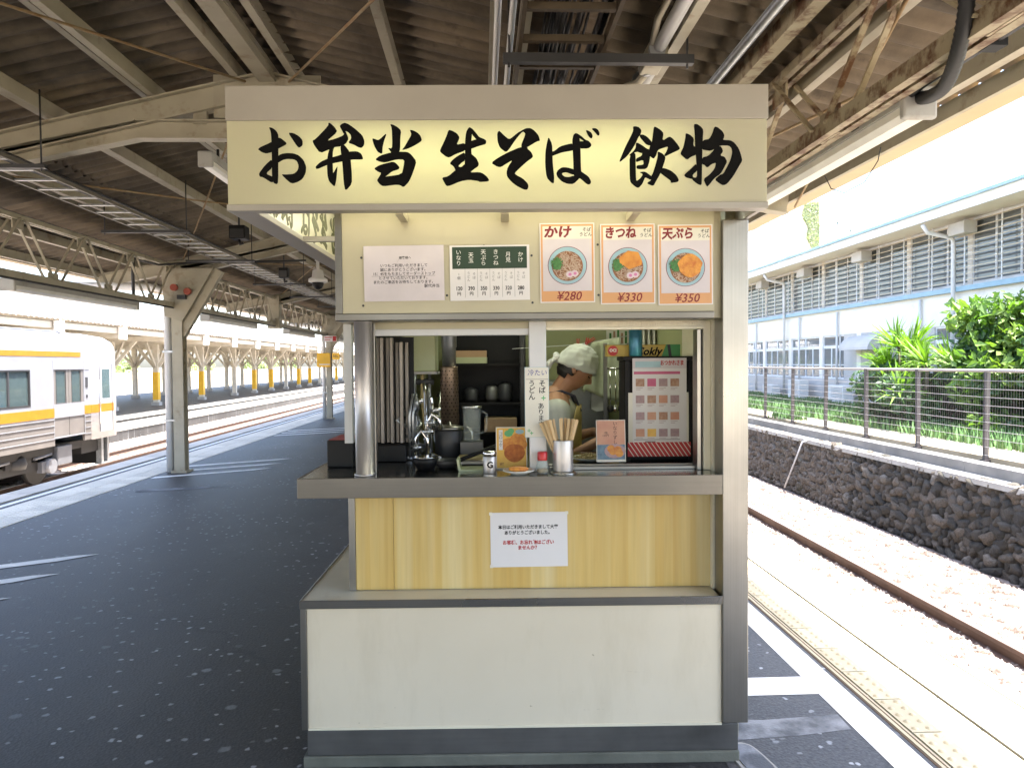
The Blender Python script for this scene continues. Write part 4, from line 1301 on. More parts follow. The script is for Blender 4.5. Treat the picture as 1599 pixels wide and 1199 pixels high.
for yy in (.1, .27, -.14):
    MB().tube([(-.01, yy, .01), (-.01, yy + .03, .01)], .045, 10).build('collar', M['galv'], jb)

def lamp(x, y0, y1, z, w, label, group=None, h=.085):
    t = thing('fluorescent_lamp', label, 'lamp', (x, y0, z), 0, group)
    L = y1 - y0
    MB().prism([(-w / 2, .02), (w / 2, .02), (w / 2, h), (-w / 2, h)], (0, L, 0), (1, 0, 0), (0, 0, 1), L).build('housing', M['lamp_grey'], t)
    MB().prism([(-w * .42, -.012), (-w * .25, -.035), (w * .25, -.035), (w * .42, -.012), (w * .42, .0195), (-w * .42, .0195)], (0, L - .03, 0), (1, 0, 0), (0, 0, 1), L - .06).build('cover', M['lamp_white'], t)
    for y in (-.004, L - .03):
        MB().box(-w / 2 - .006, y, -.04, w / 2 + .006, y + .034, h + .006).build('end_cap', M['lamp_grey'], t, bevel=.012)
    n = max(2, int(L / .9))
    for i in range(n):
        MB().tube([(0, .3 + (L - .6) * i / (n - 1), h), (0, .3 + (L - .6) * i / (n - 1), h + .10)], .012, 6).build('stem', M['dark_steel'], t)
    return t
lamp(1.74, 2.87, 5.5, 2.545, .13, 'near white fluorescent lamp under the right eave, hose at its end')
for i, y0 in enumerate((2.3, 7.6, 12.9, 18.2, 23.5, 28.8)):
    lamp(-4.75, y0, y0 + 2.7, 2.36, .16, 'grey fluorescent lamp under the left lattice girder, ' + ('nearest the camera', 'in front of the nearest column', 'just beyond the nearest column', 'just before the second column', 'just beyond the second column', 'farthest along')[i], 'lamps along the left lattice girder')
lamp(-2.22, 6.1, 6.95, 3.20, .11, 'short white lamp behind the top left corner of the sign')
hs = thing('flexible_hose', 'black ribbed hose bending down into the right lamp', 'hose', (1.74, 2.87, 2.595))
pts = []
for p in [(0.0, 0.0, -.01), (-.03, -.12, -.045), (-.09, -.30, -.07), (-.16, -.47, -.035), (-.20, -.57, .06), (-.21, -.60, .2), (-.21, -.60, .42), (-.21, -.60, .56)]:
    pts.append(Vector(p))
fine = []
for i in range(len(pts) - 1):
    p0 = pts[max(0, i - 1)]; p1 = pts[i]; p2 = pts[i + 1]; p3 = pts[min(len(pts) - 1, i + 2)]
    for k in range(14):
        t = k / 14
        fine.append(0.5 * ((2 * p1) + (p2 - p0) * t + (2 * p0 - 5 * p1 + 4 * p2 - p3) * t * t + (3 * p1 - p0 - 3 * p2 + p3) * t ** 3))
MB().tube(fine, .026, 12, radii=[.026 if i % 2 else .0225 for i in range(len(fine))]).build('hose', M['rubber'], hs)
# loose wire hanging off the lamp, small black boxes, dome camera, speaker
wr = thing('loose_wire', 'thin dark wire hanging in a loop below the right lamp', 'wire', (1.82, 3.6, 2.51))
MB().tube([(0, .25, .02), (.01, .2, -.06), (.02, .08, -.11), (.03, -.1, -.10), (.03, -.22, -.03), (.02, -.26, .02)], .0025, 5).build('wire', M['cable'], wr)
def hang_box(x, y, z, w, h, label):
    t = thing('loudspeaker', label, 'speaker', (x, y, z))
    MB().box(-w / 2, -w / 2, -h / 2, w / 2, w / 2, h / 2).build('cabinet', M['plastic_black'], t, bevel=.015)
    MB().box(-w * .42, -w / 2 - .006, -h * .42, w * .42, -w / 2 - .001, h * .2).build('grille', M['dark_steel'], t)
    MB().tube([(0, 0, h / 2), (0, 0, h / 2 + .35)], .012, 6).build('bracket', M['dark_steel'], t)
    MB().tube([(0, 0, -h / 2), (.01, 0, -h / 2 - .06), (.05, 0, -h / 2 - .04)], .018, 6).build('connector', M['cable'], t)
hang_box(-3.05, 9.5, 3.23, .20, .17, 'black box hanging near the left end of the sign')
hang_box(-3.05, 11.6, 2.98, .14, .16, 'small black loudspeaker hanging beside the dome camera')
dc = thing('dome_camera', 'white dome security camera hanging left of the kiosk wall', 'camera', (-2.05, 9.4, 2.60))
MB().lathe([(.02, .26), (.02, .16), (.065, .14), (.075, .06), (.115, .035), (.12, 0.0), (.10, -.012)], n=24).build('housing', M['pipe_white'], dc)
MB().lathe([(.072, -.012), (.07, -.04), (.05, -.078), (.02, -.094), (0.001, -.097)], n=24).build('dome', M['plastic_black'], dc)
MB().box(-.03, -.03, .26, .03, .03, .55).build('arm', M['pipe_white'], dc)
cbl = thing('cable_run', 'black cable looping from the roof down past the nearest column', 'cable', (-4.7, 10.2, 2.5))
MB().tube([(.05, -.1, .5), (.02, -.05, .3), (.0, 0, .1), (-.02, .05, -.05), (-.08, .0, -.12), (-.25, -.2, -.10)], .022, 8).build('cable', M['cable'], cbl)
MB().tube([(.05, -.1, .5), (.3, .1, .44), (.8, .3, .50), (1.4, .4, .52), (2.2, .5, .55)], .014, 8).build('cable', M['cable'], cbl)
# conduits running along the girder chords
for k, (x, z) in enumerate(((-4.56, 3.06), (-4.60, 3.045), (-4.46, 2.40))):
    t = thing('conduit_pipe', ('upper thin conduit along the left girder top chord', 'lower thin conduit along the left girder top chord', 'thin dark conduit under the left girder bottom chord')[k], 'pipe', (x, 12, z))
    MB().tube([(0, -12, 0), (0, 30, 0)], .012, 6).build('pipe', M['galv' if k < 2 else 'dark_steel'], t)
bt = thing('conduit_pipe', 'dirty black conduit along the rusty right girder', 'pipe', (1.70, 8, 2.60))
MB().tube([(0, -8, 0), (0, -5.2, .01), (.01, -4.9, -.02), (0, 6, 0)], .018, 8).build('pipe', M['cable'], bt)
for y in (-5.6, -4.75, -3.6):
    MB().box(-.03, y - .03, -.022, .03, y + .03, .03).build('clamp', M['plastic_black'], bt)

# ================================================================== far platform with its own canopy
FX, FZ = -14.0, -0.5
struct('far_platform', MB().box(-26.5, -5, -1.5, FX, 150, FZ), M['asphalt'])
struct('far_platform_edge', MB().box(FX - 0.9, -5, FZ, FX + 0.05, 150, FZ + .02), M['concrete'])
struct('far_platform_edge', MB().box(FX - .02, -5, -0.92, FX + 0.03, 150, FZ - .10), M['concrete'])
struct('far_ground', MB().box(-60, -20, -1.55, -26.4, 260, -0.7), M['soil'])
fc = thing('far_canopy', 'canopy with sawtooth edged roof over the far platform', 'canopy', (-20, 40, 3.2))
FO = Vector((-20, 40, 3.2))
def fz_roof(x):
    return 4.45 - 0.215 * abs(x + 20)
def far_slope(xa, xb, y0, y1):
    mb = MB()
    n = int((y1 - y0) / .15)
    for i in range(n + 1):
        y = y0 + (y1 - y0) * i / n
        h = .055 if i % 2 else -.055
        for x in (xa, xb):
            mb.v.append((x - FO.x, y - FO.y, fz_roof(x) + h - FO.z))
    for i in range(n):
        a = i * 2
        mb.f.append((a, a + 1, a + 3, a + 2)); mb.sm.append(False); mb.mi.append(0)
    return mb.build('roof_slope', M['roof_white'], fc)
for k in range(12):
    far_slope(-14.4, -20, 10 + 9 * k, 19 + 9 * k)
    far_slope(-20, -25.6, 10 + 9 * k, 19 + 9 * k)
def fm(): return MB()
def fbox(name, m, x0, y0, z0, x1, y1, z1):
    return MB().box(x0 - FO.x, y0 - FO.y, z0 - FO.z, x1 - FO.x, y1 - FO.y, z1 - FO.z).build(name, M[m], fc)
for x in (-17.2, -22.6, -14.75, -25.2):
    fbox('long_beam', 'far_steel', x - .08, 10, fz_roof(x) - .42, x + .08, 118, fz_roof(x) - .20)
for x in (-15.9, -18.7, -21.2, -23.9):
    fbox('purlin', 'far_steel', x - .05, 10, fz_roof(x) - .2, x + .05, 118, fz_roof(x) - .08)
for k in range(24):
    y = 12.5 + 4.5 * k
    fbox('cross_beam', 'far_steel', -25.4, y - .07, 2.72, -14.6, y + .07, 2.95)
    MB().box(-14.62 - FO.x, y - .14 - FO.y, 2.66 - FO.z, -14.40 - FO.x, y + .14 - FO.y, 3.16 - FO.z).build('beam_end', M['bldg_white'], fc)
def far_column(x, y, yellow, proto={}):
    key = yellow
    lab = 'pale far platform column with spreading braces and a yellow wrapped foot' if yellow else 'plain pale far platform column with spreading braces'
    if key not in proto:
        t = thing('branched_column', lab, 'column', (x, y, FZ), 0, 'columns of the far platform wrapped in yellow' if yellow else 'plain columns of the far platform')
        MB().box(-.13, -.13, 0, .13, .13, 3.25).build('shaft', M['far_steel'], t)
        MB().box(-.2, -.2, 0, .2, .2, .18).build('foot', M['concrete'], t)
        for dx, dy in ((0, 1), (0, -1), (1, 0), (-1, 0)):
            MB().bar((dx * .1, dy * .1, 2.05), (dx * 1.15, dy * 1.15, 3.3), .12, .14).build('brace', M['far_steel'], t)
        if yellow:
            MB().box(-.145, -.145, .3, .145, .145, 1.75).build('guard', M['yellow_sign'], t)
        proto[key] = t
        return t
    o = copy_tree(proto[key])
    o.location = (x, y, FZ)
    return o
for i, y in enumerate((30.5, 35, 39.7, 46, 52, 56.5, 61, 65.5, 70, 74.5, 79, 83.5, 88, 92.5, 97, 101.5)):
    far_column(-17.2, y, i % 3 != 1)
for y in (31, 35.5, 40, 44.5, 49, 53.5, 57.8, 62, 66.3, 70.5, 75, 79.5, 84, 88.5, 93, 97.5):
    far_column(-22.6, y, False)
ff = thing('panel_fence', 'long pale panel fence beyond the far platform', 'fence', (-30, 60, -0.7))
fpm = MB().box(-.03, .02, .1, .03, 2.38, 1.75).mesh('panel', M['bldg_white'])
fpo = MB().box(-.06, -.05, 0, .06, .05, 1.85).mesh('post', M['far_steel'])
for i in range(60):
    link('panel', fpm, ff, (0, -30 + 2.4 * i, 0)); link('post', fpo, ff, (0, -30 + 2.4 * i, 0))
def far_tree(x, y, h, w, seed):
    t = thing('far_tree', 'hazy light green tree beyond the pale far fence', 'tree', (x, y, -0.7), 0, 'trees beyond the far fence')
    rnd = random.Random(seed)
    MB().tube([(0, 0, 0), (rnd.uniform(-.2, .2), 0, h * .5), (rnd.uniform(-.4, .4), 0, h * .8)], .15, 6, radii=[.2, .14, .05]).build('trunk', M['bark'], t)
    cs = [(rnd.uniform(-w, w) * .7, rnd.uniform(-w, w) * .9, h * rnd.uniform(.35, .95), rnd.uniform(.7, 1.2)) for _ in range(9)]
    tag(leaf_cloud(900, in_clumps(cs, w * .45), .14, .3, seed + 1).build('crown', M['leaf_far'], t), kind='stuff')
rt2 = random.Random(77)
for i in range(14):
    far_tree(-35 - rt2.uniform(0, 8), 44 + 8.5 * i + rt2.uniform(-3, 3), rt2.uniform(2.6, 4.4), rt2.uniform(1.4, 2.4), 300 + i * 2)

# ================================================================== train on the left track
TX, TYF = -9.8, 19.95
tr = thing('commuter_train', 'silver commuter train with orange stripes standing at the left', 'train', (-11.25, 10, RAIL_L))
TO = Vector((-11.25, 10, RAIL_L))
class TM(MB):
    def build(s, name, mats, parent=None, **kw):
        s.v = [(a - TO.x, b + .45 - TO.y, c - TO.z) for a, b, c in s.v]
        return MB.build(s, name, mats, parent or tr, **kw)
HW = 1.45
prof = [(HW, .38), (HW, 1.92), (HW - .02, 2.08), (HW - .10, 2.22), (HW - .30, 2.33), (HW - .8, 2.42), (0, 2.46)]
full = prof + [(-x, z) for x, z in reversed(prof[:-1])]
# body shell in side strips, so the door and window openings are real gaps
cxm = -11.25
TY0 = 0.0
def side_panel(y0, y1, z0, z1, m='train_steel', name='side_panel', proud=0.0):
    return TM().box(TX - .06, y0, z0, TX + proud, y1, z1).build(name, M[m])
CAB = 18.42
side_panel(TY0, CAB, 1.50, 1.92)
side_panel(TY0, CAB, .38, .70)
for a, b in ((TY0, 3.0), (5.6, 9.2), (10.5, 12.6), (15.95, 16.83), (18.12, CAB)):
    side_panel(a, b, .70, 1.50)
side_panel(4.3, 5.6, .70, 1.5)
for a, b in ((TY0, 9.2), (10.5, 16.83), (18.12, CAB)):
    TM().box(TX - .055, a, .40, TX + .006, b, .61).build('orange_stripe', M['train_orange'])
    TM().box(TX - .06, a, -.25, TX + .0, b, .378).build('skirt', M['train_beige'])
    for z in (-.10, .05, .20, .34):
        TM().box(TX, a + .02, z, TX + .014, b - .02, z + .018).build('rib', M['train_steel'])
TM().box(TX, TY0, 1.80, TX + .006, 17.98, 1.92).build('roof_stripe', M['train_orange'])
roofb = TM()
sec = [(HW, 1.921)] + prof[2:] + [(-x, z) for x, z in reversed(prof[2:-1])] + [(-HW, 1.921)]
roofb.prism([(x + cxm, z) for x, z in sec], (0, CAB, 0), (1, 0, 0), (0, 0, 1), CAB - TY0).build('roof', M['train_white'])
TM().box(cxm - HW, TY0, -.25, cxm - HW + .06, CAB, .72).box(cxm - HW, TY0, 1.48, cxm - HW + .06, CAB, 1.92).build('far_side', M['train_steel'])
for a, b in ((TY0, 3.0), (4.3, 5.6), (9.0, 9.4), (10.4, 12.6), (13.9, 14.3), (15.95, 16.83), (18.1, CAB)):
    TM().box(cxm - HW, a, .7205, cxm - HW + .06, b, 1.4795).build('far_side', M['train_steel'])
TM().box(cxm - HW + .07, TY0, -.10, TX - .065, CAB, -.02).build('floor', M['train_grey'])
TM().box(cxm - HW + .07, TY0 + .02, .0, cxm + HW - .08, TY0 + .06, 1.9).build('end_wall', M['train_steel'])
# cab: rounded white end
cab = TM()
n = 12
def cab_ring(y, k, zlow):
    return [(cxm + x * k, y, z if z > .5 else zlow) for x, z in [(HW, -.27), (HW, .6)] + prof[1:] + [(-x, z) for x, z in reversed(prof[1:-1])] + [(-HW, .6), (-HW, -.27)]]
rings = [cab_ring(CAB, 1.0, -.27), cab_ring(19.55, 1.0, -.27), cab_ring(19.75, .975, -.27), cab_ring(19.9, .90, -.25), cab_ring(19.97, .80, -.22)]
for i, rg in enumerate(rings):
    sh = (0, 0, .02, .07, .15)[i]
    rg = [(x, y, z - (sh if z > 1.9 else 0)) for x, y, z in rg]
    cab.v += rg
L = len(rings[0])
for i in range(len(rings) - 1):
    for k in range(L):
        k2 = (k + 1) % L
        cab.f.append((i * L + k, i * L + k2, (i + 1) * L + k2, (i + 1) * L + k)); cab.sm.append(True); cab.mi.append(0)
cab.f.append(tuple((len(rings) - 1) * L + k for k in range(L))); cab.sm.append(False); cab.mi.append(0)
cabo = cab.build('cab', M['train_white'])
bpy.context.view_layer.update()
TM().box(TX - .02, 18.43, .40, TX + .006, 19.56, .61).build('orange_stripe', M['train_orange'])
cd = TM().box(TX - .03, 18.86, -.10, TX + .004, 19.47, 1.62).build('cab_door', M['train_white'])
TM().box(TX + .005, 18.97, .75, TX + .008, 19.36, 1.50).build('pane', M['glass_train'], cd)
for yy in (18.84, 19.47):
    TM().box(TX - .02, yy, -.10, TX + .008, yy + .02, 1.64).build('door_seal', M['rubber'], cd)
TM().tube([(TX + .05, 18.78, .1), (TX + .05, 18.78, 1.2)], .014, 6).build('handrail', M['chrome'])
# passenger doors and windows
def tdoor(y0):
    for s in (0, 1):
        a = y0 + .645 * s
        d = TM().box(TX - .05, a + .012, -.06, TX - .018, a + .633, .72).box(TX - .05, a + .012, 1.46, TX - .018, a + .633, 1.68).box(TX - .05, a + .012, .72, TX - .018, a + .13, 1.46).box(TX - .05, a + .515, .72, TX - .018, a + .633, 1.46).build('door', M['train_beige'])
        TM().box(TX - .036, a + .13, .72, TX - .030, a + .515, 1.46).build('pane', M['glass_train'], d)
        fr = TM()
        fr.box(TX - .022, a + .118, .70, TX - .012, a + .13, 1.48).box(TX - .022, a + .515, .70, TX - .012, a + .527, 1.48).box(TX - .022, a + .13, .70, TX - .012, a + .515, .712).box(TX - .022, a + .13, 1.468, TX - .012, a + .515, 1.48)
        fr.build('window_seal', M['rubber'], d)
    TM().box(TX - .04, y0 - .03, -.09, TX + .01, y0 + 1.32, -.062).build('door_sill', M['train_steel'])
    TM().box(TX - .04, y0 - .022, -.06, TX + .004, y0 - .001, 1.70).box(TX - .04, y0 + 1.291, -.06, TX + .004, y0 + 1.312, 1.70).build('door_frame', M['train_steel'])
tdoor(16.83); tdoor(9.2)
def twin(y0, y1):
    w = TM().box(TX - .05, y0, .70, TX + .008, y0 + .04, 1.50).box(TX - .05, y1 - .04, .70, TX + .008, y1, 1.50).box(TX - .05, y0 + .04, .70, TX + .008, y1 - .04, .735).box(TX - .05, y0 + .04, 1.465, TX + .008, y1 - .04, 1.50).build('window', M['rubber'])
    TM().box(TX - .034, y0 + .04, .735, TX - .028, y1 - .04, 1.465).build('pane', M['glass_train'], w)
    y = y1 - .75
    TM().box(TX - .05, y, .735, TX + .002, y + .045, 1.465).build('mullion', M['dark_steel'], w)
twin(12.6, 15.95); twin(5.6 + .0, 5.6 + .01) if False else None
twin(3.0, 4.3)
for yy in (12.9, 13.8, 14.6, 15.3):
    TM().box(TX - .75, yy, .35, TX - .35, yy + .45, 1.05).build('seat_back', M['blue_seat'])
TM().box(TX + .001, 18.18, 1.05, TX + .012, 18.28, 1.3).box(TX + .001, 18.2, .80, TX + .012, 18.27, .87).build('side_fitting', M['dark_steel'])
TM().box(TX + .001, 18.16, 1.50, TX + .010, 18.34, 1.62).build('number_plate', M['train_white'])
# underframe, bogie and wheels
TM().box(cxm - 1.2, TY0, -.45, cxm + 1.25, 18.3, -.26).build('underframe', M['train_dark'])
def bogie(yc):
    b = TM().box(TX - .45, yc - 1.5, -.78, TX - .30, yc + 1.5, -.58).box(TX - .45, yc - .45, -.62, TX - .25, yc + .45, -.34).build('bogie', M['train_dark'])
    for dy in (-1.05, 1.05):
        w = TM().tube([(TX - .62, yc + dy, RAIL_L + .43), (TX - .50, yc + dy, RAIL_L + .43)], .43, 26).build('wheel', M['train_dark'], b)
        TM().tube([(TX - .30, yc + dy, RAIL_L + .43), (TX - .12, yc + dy, RAIL_L + .43)], .17, 16).build('axle_box', M['train_grey'], b)
        TM().box(TX - .32, yc + dy - .30, -.85, TX - .2, yc + dy + .30, -.60).build('axle_guide', M['train_grey'], b)
    TM().lathe([(.26, -.66), (.29, -.55), (.26, -.44), (.20, -.36)], (TX - .4, yc, 0), 16).build('air_spring', M['rubber'], b)
    TM().tube([(TX - .22, yc - 1.2, -.50), (TX - .22, yc - .4, -.46)], .035, 8).tube([(TX - .22, yc + .5, -.50), (TX - .22, yc + 1.15, -.46)], .035, 8).build('damper', M['train_grey'], b)
bogie(15.9)
for (y0, y1, z0, z1) in ((17.15, 17.75, -.75, -.30), (11.4, 13.6, -.85, -.3), (8.6, 10.8, -.8, -.3)):
    TM().box(TX - .5, y0, z0, TX - .12, y1, z1).build('equipment_box', M['train_grey'], bevel=.02)
TM().box(cxm - 1.1, 18.4, -.62, cxm + 1.2, 19.8, -.28).build('coupler_beam', M['train_dark'])
TM().box(TX - .30, 19.2, -.95, TX - .16, 19.3, -.3).box(TX - .30, 19.5, -.95, TX - .16, 19.6, -.3).box(TX - .32, 19.15, -.98, TX - .14, 19.65, -.94).build('step_ladder', M['galv'])
TM().box(cxm - 1.1, 19.72, -1.02, cxm + 1.1, 19.80, -.6).build('rail_guard', M['train_dark'])
# roof gear
pg = TM().box(cxm - .5, 14.2, 2.50, cxm + .6, 16.2, 2.56).build('pantograph', M['train_grey'])
TM().tube([(cxm, 14.5, 2.56), (cxm, 15.9, 3.25), (cxm, 14.9, 3.95)], .03, 8).build('arm', M['pipe_white'], pg)
TM().tube([(cxm - .8, 14.9, 3.95), (cxm + .8, 14.9, 3.95)], .025, 8).build('contact_bar', M['dark_steel'], pg)
for x in (-.35, .35):
    for y in (14.3, 16.0):
        TM().lathe([(.05, 2.42), (.08, 2.46), (.05, 2.5), (.08, 2.54), (.05, 2.58)], (cxm + x, y, 0), 10).build('insulator', M['plate'], pg)
TM().box(cxm - .9, 10.5, 2.40, cxm + .9, 13.2, 2.72).build('roof_unit', M['train_grey'], bevel=.05)
TM().tube([(TX - .5, 14.0, 2.40), (TX - .5, 17.9, 2.42), (TX - .5, 18.1, 2.36)], .025, 6).build('roof_conduit', M['train_grey'])

# ================================================================== the soba kiosk
KYAW = -R(1.64)
KO = Vector((0.1143, 2.7977, 0))
kiosk = thing('soba_kiosk', 'small noodle stand with lit sign, steel counter and yellow panelled front on the platform', 'kiosk', KO, KYAW)
KM = Matrix.Translation(KO) @ Matrix.Rotation(KYAW, 4, 'Z')
def K(px, py, D):
    """a measurement taken on the photograph at distance D, in kiosk metres (x, z)"""
    return ((px - 799) / 1150 * D, EYE - (py + .008 * (px - 799) - 568) / 1150 * D)
def kt(name, label, cat, x, y, z, rotz=0.0, group=None):
    return thing(name, label, cat, KM @ Vector((x, y, z)), KYAW + rotz, group)
def kb(name, m, x0, y0, z0, x1, y1, z1, parent=kiosk, bevel=0.0):
    return MB().box(x0, y0, z0, x1, y1, z1).build(name, M[m], parent, bevel=bevel)

YB = 2.2    # back of the kiosk
kb('footing', 'footing', -.815, .004, 0, .872, YB, .045, bevel=.006)
kb('plinth', 'steel_plinth', -.800, .012, .045, .868, YB, .150, bevel=.003)
kb('base_panel', 'scuffed', -.794, .010, .150, .802, YB - .01, .622)
kb('corner_trim', 'steel', -.818, .002, .150, -.7945, .03, .622, bevel=.003)
kb('base_side', 'white_board', -.812, .031, .150, -.7945, YB - .01, .622)
kb('bottom_trim', 'ledge', -.794, .006, .147, .802, .0098, .156)
kb('ledge', 'ledge', -.812, .006, .6225, .7945, .60, .6475)
kb('side_ledge', 'ledge', -.812, .601, .6225, -.60, YB, .6475)
kb('ledge_trim', 'steel_h', -.820, -.002, .620, .803, .0055, .652, bevel=.002)
kb('ledge_trim', 'steel', -.820, .006, .620, -.8125, YB, .652, bevel=.002)
kb('front_panel', 'wood_panel', -.628, .136, .650, -.478, .155, 1.046)
kb('front_panel', 'wood_panel', -.4765, .136, .650, .7945, .155, 1.046)
kb('panel_edge', 'steel', -.655, .130, .648, -.629, .170, 1.046, bevel=.002)
kb('side_panel', 'white_board', -.653, .171, .648, -.630, YB - .01, 1.046)
kb('return_board', 'ledge', .795, .104, .648, .803, .60, 1.72)
kb('pillar', 'steel', .8035, -.002, .158, .902, .103, 2.09, bevel=.003)
kb('right_wall', 'cream', .845, .104, .05, .898, YB, 2.28)
kb('top_return', 'cream', .770, .022, 1.72, .8030, .12, 2.28)
# counter: L-shaped top with a folded steel front
MB().prism([(-.816, .0), (.8025, .0), (.8025, .78), (-.60, .78), (-.60, YB), (-.816, YB)], (0, 0, 1.046), (1, 0, 0), (0, 1, 0), .073).build('counter_top', M['steel_top'], kiosk)
kb('counter_front', 'steel_dull', -.820, -.0045, 1.044, .8028, -.0005, 1.1205, bevel=.0015)
kb('counter_side', 'steel_h', -.8205, .0, 1.044, -.8165, YB, 1.1205, bevel=.0015)
# upper front
kb('header', 'cream', -.637, .0, 1.744, .7695, .13, 2.49)
kb('header_trim', 'steel_dull', -.664, -.004, 1.742, -.6375, .10, 2.20, bevel=.002)
kb('header_sill', 'steel_dull', -.664, -.010, 1.716, .7697, .12, 1.7435, bevel=.003)
kb('side_header', 'cream', -.660, .131, 1.716, -.630, YB, 2.49)
kb('seam_strip', 'cream', -.40, -.0022, 2.000, .05, -.0002, 2.0035)
for px, py in ((567, 404), (569, 478), (699, 462), (831, 400), (832, 473), (934, 383), (935, 461), (757, 385)):
    x, z = K(px, py, 2.8)
    MB().tube([(x, .001, z), (x, -.002, z)], .0045, 10).build('screw', M['dark_steel'], kiosk)
MB().lathe([(.040, 0), (.040, .008), (.034, .009), (.034, .595), (.04, .597)], (-.576, .072, 1.1195), 28).build('corner_post', M['steel_post'], kiosk)
kb('side_jamb', 'pipe_white', -.674, .172, 1.235, -.642, .21, 1.715)
kb('left_jamb', 'steel', -.556, .130, 1.1195, -.541, .17, 1.715, bevel=.002)
kb('window_head', 'cream', -.540, .134, 1.690, .0695, .17, 1.7155)
kb('window_rail', 'pipe_white', -.540, .128, 1.664, .0695, .165, 1.6895, bevel=.002)
kb('mullion', 'pipe_white', .070, .118, 1.1195, .138, .165, 1.7155, bevel=.003)
sh = kb('shutter_box', 'ledge', .1385, .120, 1.694, .765, .20, 1.7155)
rb_ = MB()
for i in range(56):
    rb_.box(.142 + .0111 * i, .1165, 1.695, .1465 + .0111 * i, .1198, 1.7150)
rb_.build('shutter_rib', M['ledge'], sh)
kb('window_rail', 'ledge', .1385, .118, 1.682, .765, .17, 1.6935, bevel=.002)
kb('right_jamb', 'steel', .742, .135, 1.1195, .758, .20, 1.6815, bevel=.002)
kb('right_jamb', 'ledge', .766, .128, 1.1195, .7945, .20, 1.7155, bevel=.002)
kb('jamb_strip', 'dark_steel', .7585, .15, 1.1195, .7655, .19, 1.6935)
kb('sill_rail', 'steel_h', .150, .165, 1.1195, .741, .180, 1.132, bevel=.001)
kb('sill_rail', 'steel_h', .150, .200, 1.1195, .741, .212, 1.137, bevel=.001)
# inside shell
kb('back_wall', 'interior_wall', -.629, YB - .05, .046, .844, YB - .012, 2.28)
kb('ceiling', 'green_cream', -.629, .131, 2.24, .844, YB - .051, 2.28)
kb('floor', 'dark_steel', -.629, .16, .046, .844, YB - .051, .06)
kb('inner_wall', 'interior_wall', .825, .61, .061, .8445, YB - .051, 2.239)
kb('left_wall', 'dark_steel', -.650, .72, 1.1195, -.631, YB - .012, 1.7155)
# ------------------------------------------------------------------ sign box, open underneath, lamps inside
sg = kb('sign_box', 'band', -.992, -.205, 2.402, .904, -.186, 2.522, bevel=.003)
kb('side_band', 'band', -.992, -.1855, 2.402, -.976, YB, 2.522, parent=sg, bevel=.003)
kb('end_cover', 'band', .884, -.1855, 2.092, .904, YB, 2.522, parent=sg, bevel=.003)
kb('rear_cover', 'band', -.975, YB - .02, 2.092, -.661, YB, 2.40, parent=sg)
kb('lid', 'lamp_white', -.975, -.185, 2.495, .883, YB, 2.515, parent=sg)
kb('front_face', 'acrylic', -.988, -.2000, 2.113, .900, -.1965, 2.4015, parent=sg)
kb('side_face', 'acrylic', -.9885, -.196, 2.113, -.985, YB - .021, 2.4015, parent=sg)
kb('front_lip', 'band', -.992, -.205, 2.090, .9035, -.150, 2.1125, parent=sg, bevel=.002)
kb('side_lip', 'band', -.992, -.1495, 2.090, -.900, YB, 2.1125, parent=sg, bevel=.002)
for x in (-.40, -.022, .45):
    kb('cross_bar', 'cream', x - .014, -.1495, 2.085, x + .014, -.001, 2.11, parent=sg)
for y in (.45, 1.25):
    kb('cross_bar', 'band', -.8995, y - .012, 2.09, -.661, y + .012, 2.112, parent=sg)
MB().tube([(-.72, -.075, 2.30), (.60, -.075, 2.30)], .015, 10).build('lamp_tube', M['tube_light'], sg)
MB().tube([(-.78, .15, 2.31), (-.78, 1.35, 2.31)], .015, 10).build('lamp_tube', M['tube_light'], sg)
kb('lamp_holder', 'lamp_white', -.74, -.11, 2.33, .62, -.04, 2.36, parent=sg)

